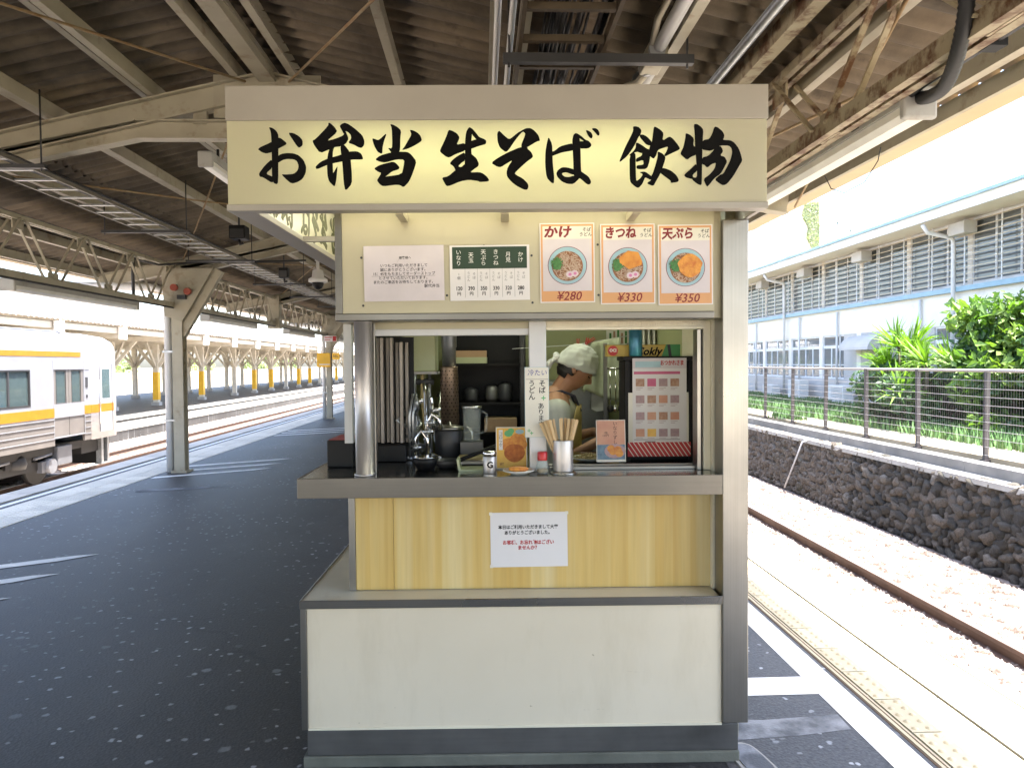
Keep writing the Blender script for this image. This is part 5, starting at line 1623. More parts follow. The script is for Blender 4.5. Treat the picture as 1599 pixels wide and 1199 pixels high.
GLYPHS = [
 (400, [[(265,140),(330,155),(385,205),(410,260),(405,480),(395,980),(370,1015),(320,990),(300,900),(305,540),(300,260),(290,200)],
        [(80,470),(300,370),(410,300),(450,310),(535,380),(520,410),(400,470),(310,520),(220,545),(150,525)],
        [(560,225),(640,228),(730,280),(780,340),(780,415),(725,455),(690,425),(640,350)],
        [(310,625),(200,720),(100,850),(115,900),(160,905),(310,1000),(330,900),(305,895),(205,850),(310,760)],
        [(390,590),(450,550),(540,535),(640,540),(720,570),(790,640),(830,740),(820,840),(770,930),(700,975),(620,1000),(580,990),(520,940),(445,860),(520,865),(640,855),(700,800),(715,730),(690,660),(640,630),(540,625),(470,640),(390,690)]]),
 (485, [[(330,70),(360,75),(430,140),(468,210),(300,350),(330,480),(195,535),(110,420),(80,345),(130,320),(330,115)],
        [(290,350),(420,320),(570,260),(560,200),(590,190),(640,310),(600,385),(520,430),(420,440),(320,485),(200,535)],
        [(500,120),(540,85),(585,70),(640,90),(740,160),(850,260),(880,340),(875,410),(835,455),(780,440),(720,405),(630,375),(680,310),(670,250),(620,205),(590,195),(585,225),(560,235),(545,200)],
        [(340,480),(330,450),(420,430),(395,500),(388,600),(390,830),(400,835),(455,740),(462,745),(445,900),(430,990),(410,1050),(330,970),(305,880),(300,700),(315,560)],
        [(120,745),(200,670),(310,620),(520,560),(640,510),(770,505),(830,540),(860,615),(840,630),(670,632),(540,660),(390,690),(300,715),(140,785)],
        [(510,430),(560,400),(600,440),(650,510),(665,620),(680,850),(680,1000),(580,1115),(555,1000),(540,700),(520,550)]]),
 (575, [[(380,90),(420,92),(500,135),(550,190),(535,290),(530,470),(515,510),(480,560),(400,560),(385,510),(340,450),(405,460),(410,350),(405,150)],
        [(100,310),(130,310),(190,335),(230,310),(310,235),(320,250),(285,340),(260,440),(255,530),(235,540),(180,510),(130,420)],
        [(680,175),(730,180),(800,215),(845,260),(870,335),(810,380),(720,430),(640,465),(555,485),(600,430),(650,345),(710,245)],
        [(140,630),(220,570),(350,530),(480,510),(640,510),(700,550),(780,655),(745,770),(690,910),(650,980),(575,1055),(520,1020),(450,1015),(260,1040),(210,1010),(165,950),(200,900),(290,895),(550,855),(580,740),(595,630),(480,625),(300,675),(220,665)],
        [(120,770),(200,720),(300,690),(420,660),(470,690),(520,750),(500,780),(400,810),(300,890),(190,960),(165,950),(240,835),(190,820)]]),
 (680, [[(230,170),(290,185),(360,225),(400,285),(380,340),(350,400),(480,370),(490,440),(480,490),(340,540),(240,595),(190,585),(95,510),(100,470),(160,350),(200,260)],
        [(550,125),(590,150),(590,260),(580,330),(580,540),(600,560),(560,820),(480,820),(480,650),(482,350),(500,200)],
        [(550,125),(600,155),(660,225),(700,280),(790,315),(812,345),(700,360),(650,310),(590,240)],
        [(475,375),(590,335),(660,315),(800,320),(812,350),(800,390),(700,415),(580,460),(470,490)],
        [(240,690),(300,620),(370,570),(480,510),(480,640),(430,670),(370,730),(420,745),(480,690),(480,800),(330,800),(320,760),(290,720)],
        [(570,530),(610,565),(660,610),(695,690),(680,730),(620,770),(550,825),(470,800),(480,560)],
        [(120,905),(220,885),(330,790),(420,740),(560,740),(550,825),(700,818),(760,840),(820,890),(852,940),(830,960),(700,970),(690,955),(540,935),(400,960),(250,1025),(190,1035),(150,970)]]),
 (760, [[(210,180),(230,195),(290,255),(350,305),(385,305),(500,210),(600,155),(640,140),(700,140),(760,180),(820,250),(845,335),(800,340),(650,430),(600,450),(540,420),(620,230),(590,195),(560,205),(470,310),(360,470),(320,505),(280,490),(220,440),(185,350),(180,220)],
        [(80,675),(200,590),(350,510),(540,430),(650,435),(650,460),(700,500),(735,570),(715,600),(640,650),(540,740),(445,830),(470,860),(570,910),(650,990),(660,1040),(640,1085),(590,1085),(480,1030),(400,970),(330,890),(320,820),(340,740),(415,630),(330,680),(235,740),(180,735)]]),
 (845, [[(125,270),(180,380),(185,560),(190,700),(210,880),(205,990),(160,975),(90,895),(70,700),(75,500),(100,360)],
        [(170,500),(215,490),(300,420),(400,390),(500,370),(520,470),(480,485),(330,510),(240,545),(170,570)],
        [(510,240),(550,210),(600,250),(610,330),(620,480),(625,780),(640,900),(600,910),(510,900),(505,600),(490,330)],
        [(550,210),(620,250),(700,320),(740,330),(780,370),(790,410),(740,450),(600,450),(590,340),(680,340),(600,290)],
        [(240,830),(270,780),(330,740),(400,740),(520,770),(520,850),(490,850),(400,815),(335,825),(330,850),(370,885),(440,890),(500,870),(600,880),(600,910),(510,995),(420,995),(330,960),(260,890)],
        [(610,790),(660,825),(740,880),(780,950),(775,990),(740,1005),(700,985),(640,930),(580,890)],
        [(700,170),(740,175),(790,210),(810,260),(795,295),(770,290),(735,245)],
        [(790,145),(850,138),(890,160),(915,210),(910,250),(885,250),(845,200)]]),
 (960, [[(285,110),(330,105),(380,120),(420,170),(400,240),(370,270),(330,360),(290,430),(200,560),(80,660),(75,630),(110,550),(170,410),(250,260),(290,170)],
        [(395,235),(440,232),(500,260),(575,340),(600,400),(540,400),(490,385),(440,330),(390,270)],
        [(330,360),(360,360),(430,400),(500,450),(540,460),(500,520),(420,520),(340,490),(240,560),(225,545),(290,490),(330,430)],
        [(230,545),(320,510),(325,600),(325,700),(330,930),(345,945),(400,900),(440,840),(380,810),(470,800),(540,850),(580,880),(560,930),(500,900),(470,890),(430,990),(370,1055),(320,1035),(245,970),(232,900)],
        [(430,500),(560,470),(540,650),(500,760),(360,765),(335,740),(345,705),(430,700),(450,680),(440,620),(330,660),(330,600),(420,560)],
        [(610,110),(650,120),(720,165),(760,215),(740,330),(850,260),(900,290),(960,360),(1015,440),(1000,465),(880,520),(780,570),(770,540),(800,500),(835,410),(740,440),(670,470),(640,560),(605,605),(555,570),(520,520),(555,380),(580,340),(595,220)],
        [(665,490),(740,520),(790,580),(770,660),(740,745),(700,850),(640,950),(600,1025),(500,985),(520,960),(560,940),(570,860),(590,830),(640,680),(670,560)],
        [(700,745),(780,750),(880,790),(960,860),(995,930),(980,960),(870,975),(870,940),(800,890),(700,815)]]),
 (1055, [[(155,205),(220,230),(285,290),(270,400),(330,430),(320,540),(240,570),(175,620),(80,540),(75,510),(120,420),(150,280)],
         [(280,70),(330,65),(390,105),(430,155),(420,300),(410,600),(405,980),(390,1010),(330,985),(240,910),(330,890),(330,750),(315,600),(300,430),(295,200)],
         [(125,850),(230,760),(320,670),(340,780),(260,850),(270,890),(330,890),(330,930),(240,910),(160,890)],
         [(600,105),(650,115),(720,170),(755,230),(750,280),(730,310),(850,315),(910,350),(980,440),(1020,560),(1035,630),(980,720),(900,860),(800,985),(740,1010),(680,980),(605,920),(680,850),(740,830),(800,720),(850,620),(880,510),(870,440),(830,395),(690,395),(640,430),(540,480),(480,470),(410,460),(410,340),(440,310),(520,300),(570,210)],
         [(600,430),(690,400),(720,440),(735,490),(690,550),(760,570),(800,645),(760,720),(700,830),(600,900),(500,1025),(480,1025),(430,910),(520,850),(600,760),(630,660),(560,680),(490,740),(440,690),(410,690),(410,580),(500,560),(590,470)]]),
]
def soften(p):
    q = []
    for i in range(len(p)):
        a, b = p[i], p[(i + 1) % len(p)]
        q.append((a[0] * .8 + b[0] * .2, a[1] * .8 + b[1] * .2))
        q.append((a[0] * .2 + b[0] * .8, a[1] * .2 + b[1] * .8))
    return q
gl_me = []
M['ink_side'] = pm('thin_side_paint', (0.10, 0.10, 0.045), 0.7)
for ox, polys in GLYPHS:
    mb = MB()
    for i, p in enumerate(polys):
        pts = []
        for gx, gy in soften(p):
            x, z = K(ox + gx / 9.99, 190 + gy / 9.99, 2.6)
            pts.append((x, z))
        mb.prism(pts, (0, -.2001, 0), (1, 0, 0), (0, 0, 1), .0012 + .00025 * i)
    o = mb.build('brush_character', M['ink'], sg)
    gl_me.append(o.data)
# the same words on the side face, seen from inside through the open bottom
for k, me in enumerate(gl_me):
    m2 = me.copy()
    m2.transform(Matrix.Translation((-.9835, 1.0, 0)) @ Matrix.Rotation(R(-90), 4, 'Z') @ Matrix.Translation((0, .2001, 0)))
    m2.materials[0] = M['ink_side']
    link('brush_character', m2, sg)

# ================================================================== notices on the front
def sheet(name, label, cat, x0, z0, x1, z1, y, m='paper', th=.0009, lean=0.0):
    t = kt(name, label, cat, (x0 + x1) / 2, y, (z0 + z1) / 2)
    w, h = (x1 - x0) / 2, (z1 - z0) / 2
    t_ = MB().box(-w, -th, -h, w, 0, h).build('sheet', M[m], t)
    if lean:
        t.rotation_euler = (0, lean, KYAW)
    return t, w, h
HY = -.0035
pn, w, h = sheet('notice', 'white paper notice with small black lines of print, left of the green price table', 'notice', -.555, 1.790, -.253, 1.998, HY, 'paper_lilac', lean=R(-.6))
for s, x, z, sz, al_ in (('御客様へ', .005, .058, .0115, 'CENTER'), ('いつもご利用いただきまして', .0, .029, .0138, 'CENTER'), ('誠にありがとうございます。', .0, .0135, .0138, 'CENTER'),
                    ('15：45をもちましてオーダーストップ', .0, -.002, .0138, 'CENTER'), ('とさせていただいております。', .0, -.0175, .0138, 'CENTER'), ('またのご来店をお待ちしております。', .0, -.033, .0138, 'CENTER'), ('駅代弁当', .075, -.049, .0145, 'LEFT')):
    text(s, sz, M['print_black'], 'lettering', pn, x, -.0014, z, al_, bold=.00012)
MB().box(-.122, -.0013, -.0100, .118, -.001, -.0093).build('underline', M['print_black'], pn)

pt_, w, h = sheet('price_table', 'white price table with dark green heading strip above the left window', 'price list', -.231, 1.790, .070, 1.998, HY, 'paper', lean=R(-.5))
MB().box(-.141, -.0014, .016, .141, -.001, .098).build('heading', M['dark_green'], pt_)
cols = [('いなり', '1個', '120'), ('天玉', 'うそ\nどば\nん', '390'), ('天ぷら', '', '350'), ('きつね', '', '330'), ('月見', '', '320'), ('かけ', '', '280')]
for i, (nm, sub, pr) in enumerate(cols):
    x = -.117 + .0468 * i
    text('\n'.join(nm), .0205, M['print_white'], 'lettering', pt_, x, -.0018, .0565, bold=.0001, line=1.0)
    if i == 0:
        text('1\n個', .013, M['print_grey'], 'lettering', pt_, x, -.0014, -.012, line=1.1)
    else:
        text('う\nど\nん', .012, M['print_grey'], 'lettering', pt_, x - .010, -.0014, -.014, line=1.05)
        text('そ\nば', .0125, M['print_grey'], 'lettering', pt_, x + .011, -.0014, -.011, line=1.1)
    text(pr, .0205, M['print_black'], 'lettering', pt_, x, -.0014, -.0585, bold=.0004, sx=.82)
    text('円', .0150, M['print_black'], 'lettering', pt_, x, -.0014, -.0785, bold=.0003)
    if i:
        MB().box(x - .0238, -.00125, -.092, x - .0230, -.001, .016).build('rule', M['print_grey'], pt_)

def disc(mb, cx, cz, rx, rz, y, n=36, a0=0):
    b = len(mb.v)
    for k in range(n):
        t = 2 * PI * k / n + a0
        mb.v.append((cx + rx * math.cos(t), y, cz + rz * math.sin(t)))
    mb.f.append(tuple(b + k for k in range(n))); mb.sm.append(False); mb.mi.append(mb.cur)
    return mb
def strand(mb, rnd, cx, cz, R_, y, n, lw, l0, l1):
    for i in range(n):
        a = rnd.uniform(0, 6.28); q = R_ * rnd.random() ** .5
        x, z = cx + q * math.cos(a), cz + q * math.sin(a)
        d = rnd.uniform(0, 6.28); cv = rnd.uniform(-50, 50); l = rnd.uniform(l0, l1)
        pts = []
        px_, pz_ = x, z
        for k in range(5):
            pts.append((px_, pz_, d))
            px_ += math.cos(d) * l / 4; pz_ += math.sin(d) * l / 4; d += cv * l / 4
        yy = y - .00002 * i
        for (xa, za, da), (xb, zb, db) in zip(pts[:-1], pts[1:]):
            if (xb - cx) ** 2 + (zb - cz) ** 2 > (R_ * 1.06) ** 2: continue
            mb.quad((xa - math.sin(da) * lw, yy, za + math.cos(da) * lw), (xa + math.sin(da) * lw, yy, za - math.cos(da) * lw), (xb + math.sin(db) * lw, yy, zb - math.cos(db) * lw), (xb - math.sin(db) * lw, yy, zb + math.cos(db) * lw))
    return mb
def menu_poster(px0, px1, py0, py1, title, price, label, top, seed):
    x0, z1 = K(px0, py0, 2.8); x1, _ = K(px1, py0, 2.8); _, z0 = K((px0 + px1) / 2, py1, 2.8)
    z1 = K((px0 + px1) / 2, py0, 2.8)[1]
    t, w, h = sheet('menu_poster', label, 'poster', x0, z0, x1, z1, HY, 'paper', lean=R(-.4))
    MB().box(-w + .004, -.0012, -h + .004, w - .004, -.001, h - .004).build('border', M['poster_orange'], t)
    MB().box(-w + .011, -.0016, -h + .044, w - .011, -.00125, h - .012).build('picture_ground', M['paper_lilac'], t)
    MB().box(-w + .011, -.0019, h - .060, w - .011, -.00165, h - .012).build('title_ground', M['paper_warm'], t)
    text(title, .047, M['print_maroon'], 'lettering', t, -w + .014, -.0022, h - .036, 'LEFT', bold=.0019, shear=.12, sx=1.12 if len(title) == 2 else .86)
    text('そば', .0165, M['print_black'], 'lettering', t, w - .030, -.0022, h - .026, bold=.0002, shear=.1)
    text('うどん', .0165, M['print_black'], 'lettering', t, w - .034, -.0022, h - .044, bold=.0002, shear=.1)
    text('¥' + price, .046, M['print_maroon'], 'lettering', t, 0.004, -.0016, -h + .0235, bold=.0004, shear=.22)
    cz = -.010; Rb = .0745; q_ = Rb / .064
    b = MB()
    b.mat(0); disc(b, 0, cz, Rb, Rb * .97, -.0020)
    b.mat(1); disc(b, 0, cz, Rb * .965, Rb * .94, -.00205)
    b.mat(2); disc(b, 0, cz - .002, Rb * .79, Rb * .76, -.0021)
    b.build('bowl_picture', [M['rim_maroon'], M['bowl_blue'], M['broth']], t)
    rnd = random.Random(seed)
    n_ = MB(); strand(n_, rnd, 0.0, cz - .001, Rb * .72, -.00215, 190, .0011, .012, .03)
    n_.build('noodle_picture', M['noodle'], t)
    g = MB(); strand(g, rnd, -.038, cz + .007, .024, -.0063, 80, .0014, .004, .012)
    disc(g, -.039, cz + .005, .017, .022, -.0062, 9, .4)
    g.build('leek_picture', M['leek'], t)
    if top != 'tempura':
        f = MB()
        for dx in (0.0, .0165):
            f.mat(0); disc(f, .010 + dx * 1.15 - .002, cz - .034 + dx * .2, .014, .0125, -.0072 - dx * .02, 14)
            f.mat(1); disc(f, .010 + dx * 1.15 - .001, cz - .034 + dx * .2, .0062, .0058, -.0076 - dx * .02, 12)
        f.build('fish_cake_picture', [M['fishcake'], M['fish_pink']], t)
    if top == 'tofu':
        MB().prism([(a * q_, b_ * q_) for a, b_ in [(-.027, .012), (.004, -.010), (.044, .004), (.046, .016), (.034, .046), (.012, .049), (.0, .051), (-.012, .042), (-.028, .028)]], (0, -.0068, cz), (1, 0, 0), (0, 0, 1), .0012).build('tofu_picture', M['tofu'], t)
    if top == 'tempura':
        pts = [(q_ * .014 + q_ * .039 * math.cos(a) * (1 + .05 * math.sin(5 * a) + .03 * math.sin(9 * a)), .006 + q_ * .037 * math.sin(a) * (1 + .05 * math.cos(4 * a))) for a in [2 * PI * k / 32 for k in range(32)]]
        MB().prism(pts, (0, -.0068, cz), (1, 0, 0), (0, 0, 1), .0012).build('fritter_picture', M['tempura'], t)
    return t
menu_poster(844, 929, 350, 473, 'かけ', '280', 'leftmost of the three bowl posters, plain noodles priced 280', '', 1)
menu_poster(938, 1023, 351, 475, 'きつね', '330', 'middle bowl poster with fried tofu square, priced 330', 'tofu', 2)
menu_poster(1028, 1113, 352, 476, '天ぷら', '350', 'rightmost bowl poster with round fritter, priced 350', 'tempura', 3)

x0, z1 = K(764, 801, 2.935); x1, z0 = K(885, 886, 2.935)
pl, w, h = sheet('notice', 'white paper notice with black and red print on the yellow panel', 'notice', x0, z0, x1, z1, .1345, 'paper', lean=R(-.4))
for s, z, sz, m, b in (('本日はご利用いただきまして大変', .050, .0172, 'print_black', .0006), ('ありがとうございました。', .0275, .0172, 'print_black', .0006), ('お客様、お忘れ物はござい', -.012, .0185, 'print_red', .0007), ('ませんか？', -.033, .0185, 'print_red', .0007)):
    text(s, sz, M[m], 'lettering', pl, -.003, -.0014, z, bold=b, sx=.93)
for sx_, sz_ in ((-1, 1), (1, 1), (-1, -1)):
    MB().box(sx_ * (w - .002) - .006, -.0016, sz_ * (h - .004) - .006, sx_ * (w - .002) + .006, -.0011, sz_ * (h - .004) + .006).build('tape', M['paper_warm'], pl)

x0, z1 = K(820, 574, 2.9); x1, z0 = K(857, 683, 2.9)
hp, w, h = sheet('hanging_strip', 'tall hand lettered strip sign hung on the window mullion', 'sign', x0, z0, x1, z1, .1165, 'paper_warm', .003)
MB().box(-w - .0015, -.0026, -h - .0015, w + .0015, -.0006, h + .0015).build('blue_edge', M['bowl_blue'], hp)
text('冷たい', .026, M['print_blue'], 'lettering', hp, 0.002, -.0036, h - .022, shear=.1, sx=1.0)
MB().box(-w + .004, -.0036, h - .0470, w - .002, -.0031, h - .0458).build('rule', M['print_black'], hp)
text('そ\nば', .028, M['print_black'], 'lettering', hp, .021, -.0036, h - .078, bold=.0004, line=.95)
text('う\nど\nん', .028, M['print_black'], 'lettering', hp, -.020, -.0036, h - .091, bold=.0004, line=.95)
text('あ\nり\nま\nす', .026, M['print_black'], 'lettering', hp, .016, -.0036, h - .190, bold=.0003, line=.93)
for (x, z, s) in ((.026, h - .121, .008), (-.032, -h + .026, .006), (-.022, -h + .016, .006)):
    lf = MB()
    pts = [(x + s * (.75 + .45 * math.cos(4 * t)) * math.cos(t), z + s * (.75 + .45 * math.cos(4 * t)) * math.sin(t)) for t in [2 * PI * k / 32 for k in range(32)]]
    lf.prism(pts, (0, -.0032, 0), (1, 0, 0), (0, 0, 1), .0003)
    lf.build('leaf_print', M['cell_green'], hp)

# ================================================================== things standing on the counter
CT = 1.1195
def on_counter(name, label, cat, px, D, rotz=0, group=None, dz=0.0):
    return kt(name, label, cat, (px - 799) / 1150 * D, D - 2.8, CT + dz, rotz, group)
sk = on_counter('shaker_can', 'shiny steel shaker can marked G beside the croquette card', 'shaker', 763.5, 2.905)
MB().lathe([(.0255, 0), (.0262, .002), (.0262, .066), (.0255, .067)], n=28).build('body', M['steel_post'], sk)
MB().lathe([(.0275, .067), (.0275, .082), (.024, .087), (.004, .0885)], n=28).build('lid', M['chrome'], sk)
text('G', .034, M['ink'], 'lettering', sk, .002, -.0273, .034, bold=.0014)

def card(name, label, px0, px1, py0, D, z0, tilt=R(8)):
    x0 = (px0 - 799) / 1150 * D; x1 = (px1 - 799) / 1150 * D
    z1 = K((px0 + px1) / 2, py0, D)[1]
    t = kt(name, label, 'card', (x0 + x1) / 2, D - 2.8, z0)
    t.rotation_euler = (-tilt, 0, KYAW)
    w = (x1 - x0) / 2; h = z1 - z0
    MB().box(-w, 0, 0, w, .003, h).build('board', M['paper_warm'], t)
    MB().bar((0, .004, h * .7), (0, .06, .0), .03, .002).build('stand', M['cardboard'], t)
    return t, w, h
cc_, w, h = card('croquette_card', 'upright colour card of brown croquettes beside the shaker can', 774, 823, 667, 3.0, CT + .001)
MB().box(-w + .004, -.0012, .004, w - .004, -.0004, h - .004).build('picture_ground', M['photo_yellow'], cc_)
p = MB()
for cx_, cz_, rx, rz in ((.026, .125, .030, .02), (-.012, .10, .034, .026), (.042, .10, .022, .022)):
    disc(p, cx_, cz_, rx, rz, -.0016 - .0001 * len(p.f), 20)
p.build('fried_pieces_picture', M['tempura'], cc_)
MB().prism([(.012 + .043 * math.cos(a), .066 + .037 * math.sin(a) * (1 + .05 * math.sin(3 * a))) for a in [2 * PI * k / 24 for k in range(24)]], (0, -.0019, 0), (1, 0, 0), (0, 0, 1), .0008).build('croquette_picture', M['croquette'], cc_)
g = MB(); disc(g, -.012, .145, .018, .014, -.0017, 9); disc(g, -.002, .155, .014, .012, -.0018, 8)
g.build('lettuce_picture', M['cell_green'], cc_)
disc(MB(), .034, .152, .018, .010, -.0021, 10).build('cabbage_picture', M['bowl_blue'], cc_)
MB().box(-.052, -.0020, .078, -.036, -.0014, .160).build('label_strip', M['paper'], cc_)
text('コ\nロ\nッ\nケ', .0165, M['print_black'], 'lettering', cc_, -.044, -.0024, .120, line=.95)
text('1個', .013, M['print_maroon'], 'lettering', cc_, -.040, -.0020, .020, bold=.0004)

pc = on_counter('dish', 'small white dish holding a croquette in front of its card', 'dish', 808.5, 2.865)
MB().lathe([(.030, 0), (.033, .004), (.060, .013), (.063, .018), (.060, .0175), (.034, .008), (.0, .007)], n=32).build('dish', M['plate'], pc)
cq = on_counter('croquette', 'fried croquette lying on the white dish', 'croquette', 808.5, 2.865, dz=.009)
mb = MB(); mb.ball((0, 0, .011), .040, .030, .012, 20, 10); mb.build('crust', M['tempura'], cq)

ps = on_counter('pepper_jar', 'small glass spice jar with a red lid beside the chopsticks', 'jar', 846, 2.875)
MB().lathe([(.021, 0), (.023, .003), (.024, .03), (.021, .047), (.0185, .052), (.0175, .0515), (.020, .046), (.0225, .03), (.0215, .004), (.0, .003)], n=24).build('glass', M['clear'], ps)
MB().lathe([(.020, .0045), (.0208, .018), (.0, .022)], n=20).build('spice', M['spice'], ps)
MB().lathe([(.0190, .0525), (.0195, .056), (.0195, .083), (.017, .086), (.0, .0865)], n=24).build('lid', M['plastic_red'], ps)

ch = on_counter('steel_cup', 'tall shiny steel cup holding the bundle of wooden chopsticks', 'cup', 878.5, 2.885)
MB().lathe([(.055, 0), (.055, .004), (.046, .008), (.040, .0085)], n=36).build('stand', M['steel_top'], ch)
MB().lathe([(.039, .0088), (.0395, .012), (.0395, .128), (.0388, .130), (.0375, .129), (.0375, .0135), (.0, .013)], n=36).build('cup', M['steel_post'], ch)
rc = random.Random(8)
cme = MB().box(-.0050, -.0022, 0, .0050, .0022, .200).mesh('chopstick', M['wood_light'])
cx0 = (878.5 - 799) / 1150 * 2.885
for i in range(26):
    a = rc.uniform(0, 6.28); q = .027 * rc.random() ** .5
    bx, by = q * math.cos(a), q * math.sin(a)
    lx = bx * 2.1 + rc.uniform(-.006, .006) - .006; ly = by * .6
    o = link('chopstick', cme, None, KM @ Vector((cx0 + bx * .25, .085 + by * .4, CT + .015)))
    tip = Vector((lx * 1.6, ly, .2)).normalized()
    q4 = Vector((0, 0, 1)).rotation_difference(tip)
    o.rotation_euler = (Matrix.Rotation(KYAW, 4, 'Z') @ q4.to_matrix().to_4x4() @ Matrix.Rotation(rc.uniform(-.5, .5), 4, 'Z')).to_euler()
    tag(o, 'pale wooden chopsticks packet standing in the steel cup', 'chopsticks', 'wooden chopsticks in the steel cup')

ic, w, h = card('inari_card', 'pinkish card with golden tofu pockets, left of the poster stand', 932, 978, 656, 3.06, CT + .018, R(6))
MB().box(-w + .003, -.0012, .010, w - .003, -.0004, h - .003).build('picture_ground', M['photo_salmon'], ic)
MB().box(-w + .003, -.0014, .010, w - .003, -.00125, .072).build('cloth_picture', M['photo_teal'], ic)
b = MB(); disc(b, .016, .045, .044, .030, -.0017, 26); b.build('plate_picture', M['photo_mauve'], ic)
b = MB()
for cx_, cz_ in ((.0, .055), (.028, .050), (.034, .036), (.008, .044)):
    disc(b, cx_, cz_, .017, .016, -.0019 - .0001 * len(b.f), 12)
b.build('tofu_picture', M['tempura'], ic)
text('い\nな\nり\nず\nし', .019, M['print_black'], 'lettering', ic, .018, -.0018, h - .055, line=1.02)
text('1個\n120円', .011, M['print_black'], 'lettering', ic, -.022, -.0018, h - .06, line=1.0)

# poster stand
DS = 3.2
ds = kt('poster_stand', 'black display case behind the window carrying a pink headed menu sheet', 'display', (1032 - 799) / 1150 * DS, DS - 2.8 + .02, CT)
MB().box(-.150, 0, .0, .152, .16, .440).build('case', M['display_black'], ds, bevel=.006)
MB().box(-.158, -.012, .4405, .160, .17, .458).build('top', M['display_black'], ds, bevel=.003)
for x in (-.150, .130):
    MB().box(x, -.012, .0, x + .022, -.0005, .440).build('post', M['display_black'], ds, bevel=.002)
bk, _, _ = sheet('backing_paper', 'cream paper hung on the black display case behind the menu sheet', 'paper', -.136 + .648, CT + .06, .128 + .648, CT + .30, DS - 2.8 + .006, 'paper_warm')
mp, w, h = sheet('menu_sheet', 'white menu sheet with pink bar and sixteen small photos in the window', 'menu', -.118 + .648, CT + .068, .118 + .648, CT + .450, DS - 2.8 + .003, 'paper')
MB().box(-w, -.0014, h - .045, w, -.001, h).build('heading', M['paper_lilac'], mp)
MB().box(-w + .012, -.0018, h - .040, w * .05, -.0015, h - .014).build('sky_picture', M['bowl_blue'], mp)
text('おつかれさま', .024, M['print_red'], 'lettering', mp, .055, -.0019, h - .022, bold=.0009, sx=.72)
MB().box(-w + .006, -.0014, h - .070, w - .028, -.001, h - .058).build('pink_bar', M['pink'], mp)
pm_ = ['photo_brown', 'pink', 'photo_mauve', 'photo_brown', 'photo_mauve', 'photo_brown', 'photo_salmon', 'photo_mauve', 'photo_mauve', 'photo_salmon', 'photo_brown', 'photo_salmon', 'photo_salmon', 'photo_yellow', 'photo_mauve', 'photo_mauve']
for r in range(4):
    for c_ in range(4):
        x = -w + .033 + .0505 * c_; z = h - .106 - .073 * r
        MB().box(x - .019, -.0014, z - .017, x + .019, -.001, z + .017).build('photo', M[pm_[r * 4 + c_]], mp)
        for k in range(2):
            MB().box(x - .018, -.0013, z - .0245 - .007 * k, x + .012 - .01 * k, -.001, z - .0225 - .007 * k).build('caption', M['photo_mauve'], mp)
MB().box(-w + .006, -.0013, -h + .026, w - .03, -.001, -h + .028).build('rule', M['print_black'], mp)
MB().box(-w + .055, -.0013, -h + .012, -w + .10, -.001, -h + .020).build('caption', M['print_grey'], mp)
rcth = kt('striped_cloth', 'red cloth with white diagonal stripes under the menu sheet', 'cloth', .645, DS - 2.8 + .000, CT + .022)
MB().box(-.137, -.004, 0, .137, .0, .062).build('cloth', M['red_cloth'], rcth)
sp_ = MB()
for i in range(15):
    x = -.155 + .0195 * i
    a, b2 = x, x + .042
    if b2 < -.135 or a > .132: continue
    sp_.prism([(max(a, -.1365), .062 - (max(a, -.1365) - a) * 1.48), (max(a + .0045, -.1365), .062 - (max(a + .0045, -.1365) - a - .0045) * 1.48), (min(b2 + .0045, .1365), max(0, .062 - (min(b2 + .0045, .1365) - a - .0045) * 1.48)), (min(b2, .1365), max(0, .062 - (min(b2, .1365) - a) * 1.48))], (0, -.0042, 0), (1, 0, 0), (0, 0, 1), .0006)
sp_.build('stripe', M['paper_warm'], rcth)

bx = kt('carton', 'long yellow carton with red and green ends on top of the display case', 'box', (1005 - 799) / 1150 * 3.3, .50, CT + .4585, R(-1.5))
MB().box(-.163, -.035, 0, .163, .035, .052).build('carton', M['box_yellow'], bx, bevel=.002)
MB().prism([(.08, 0), (.163, 0), (.163, .052), (.10, .052)], (0, -.0352, 0), (1, 0, 0), (0, 0, 1), .0006).build('green_end', M['box_green'], bx)
MB().prism([(.112, 0), (.125, 0), (.118, .052), (.105, .052)], (0, -.0360, 0), (1, 0, 0), (0, 0, 1), .0005).build('stripe', M['print_black'], bx)
disc(MB(), -.135, .026, .023, .023, -.0358, 12).build('red_badge', M['print_red'], bx)
text('OCI', .019, M['print_white'], 'lettering', bx, -.135, -.0364, .027, bold=.0010, sx=.9)
text('Cokly', .048, M['ink'], 'lettering', bx, .020, -.0358, .021, bold=.0014, shear=.3)
cn = kt('can', 'tall blue can standing in front of the yellow carton', 'can', (993 - 799) / 1150 * 3.26, .435, CT + .4585)
MB().lathe([(.027, 0), (.029, .004), (.029, .125), (.026, .13)], n=26).build('body', M['can_blue'], cn)
MB().lathe([(.026, .1305), (.020, .136), (.010, .142), (.0, .143)], n=20).build('lid', M['chrome'], cn)

# black box on the left wing of the counter
bb = kt('tray_box', 'black box with red lining on the left end of the counter', 'box', -.722, .42, CT)
MB().box(-.055, -.12, 0, .055, .12, .115).build('box', M['plastic_black'], bb, bevel=.004)
MB().box(-.048, -.113, .1152, .048, .113, .1175).build('lining', M['print_maroon'], bb)

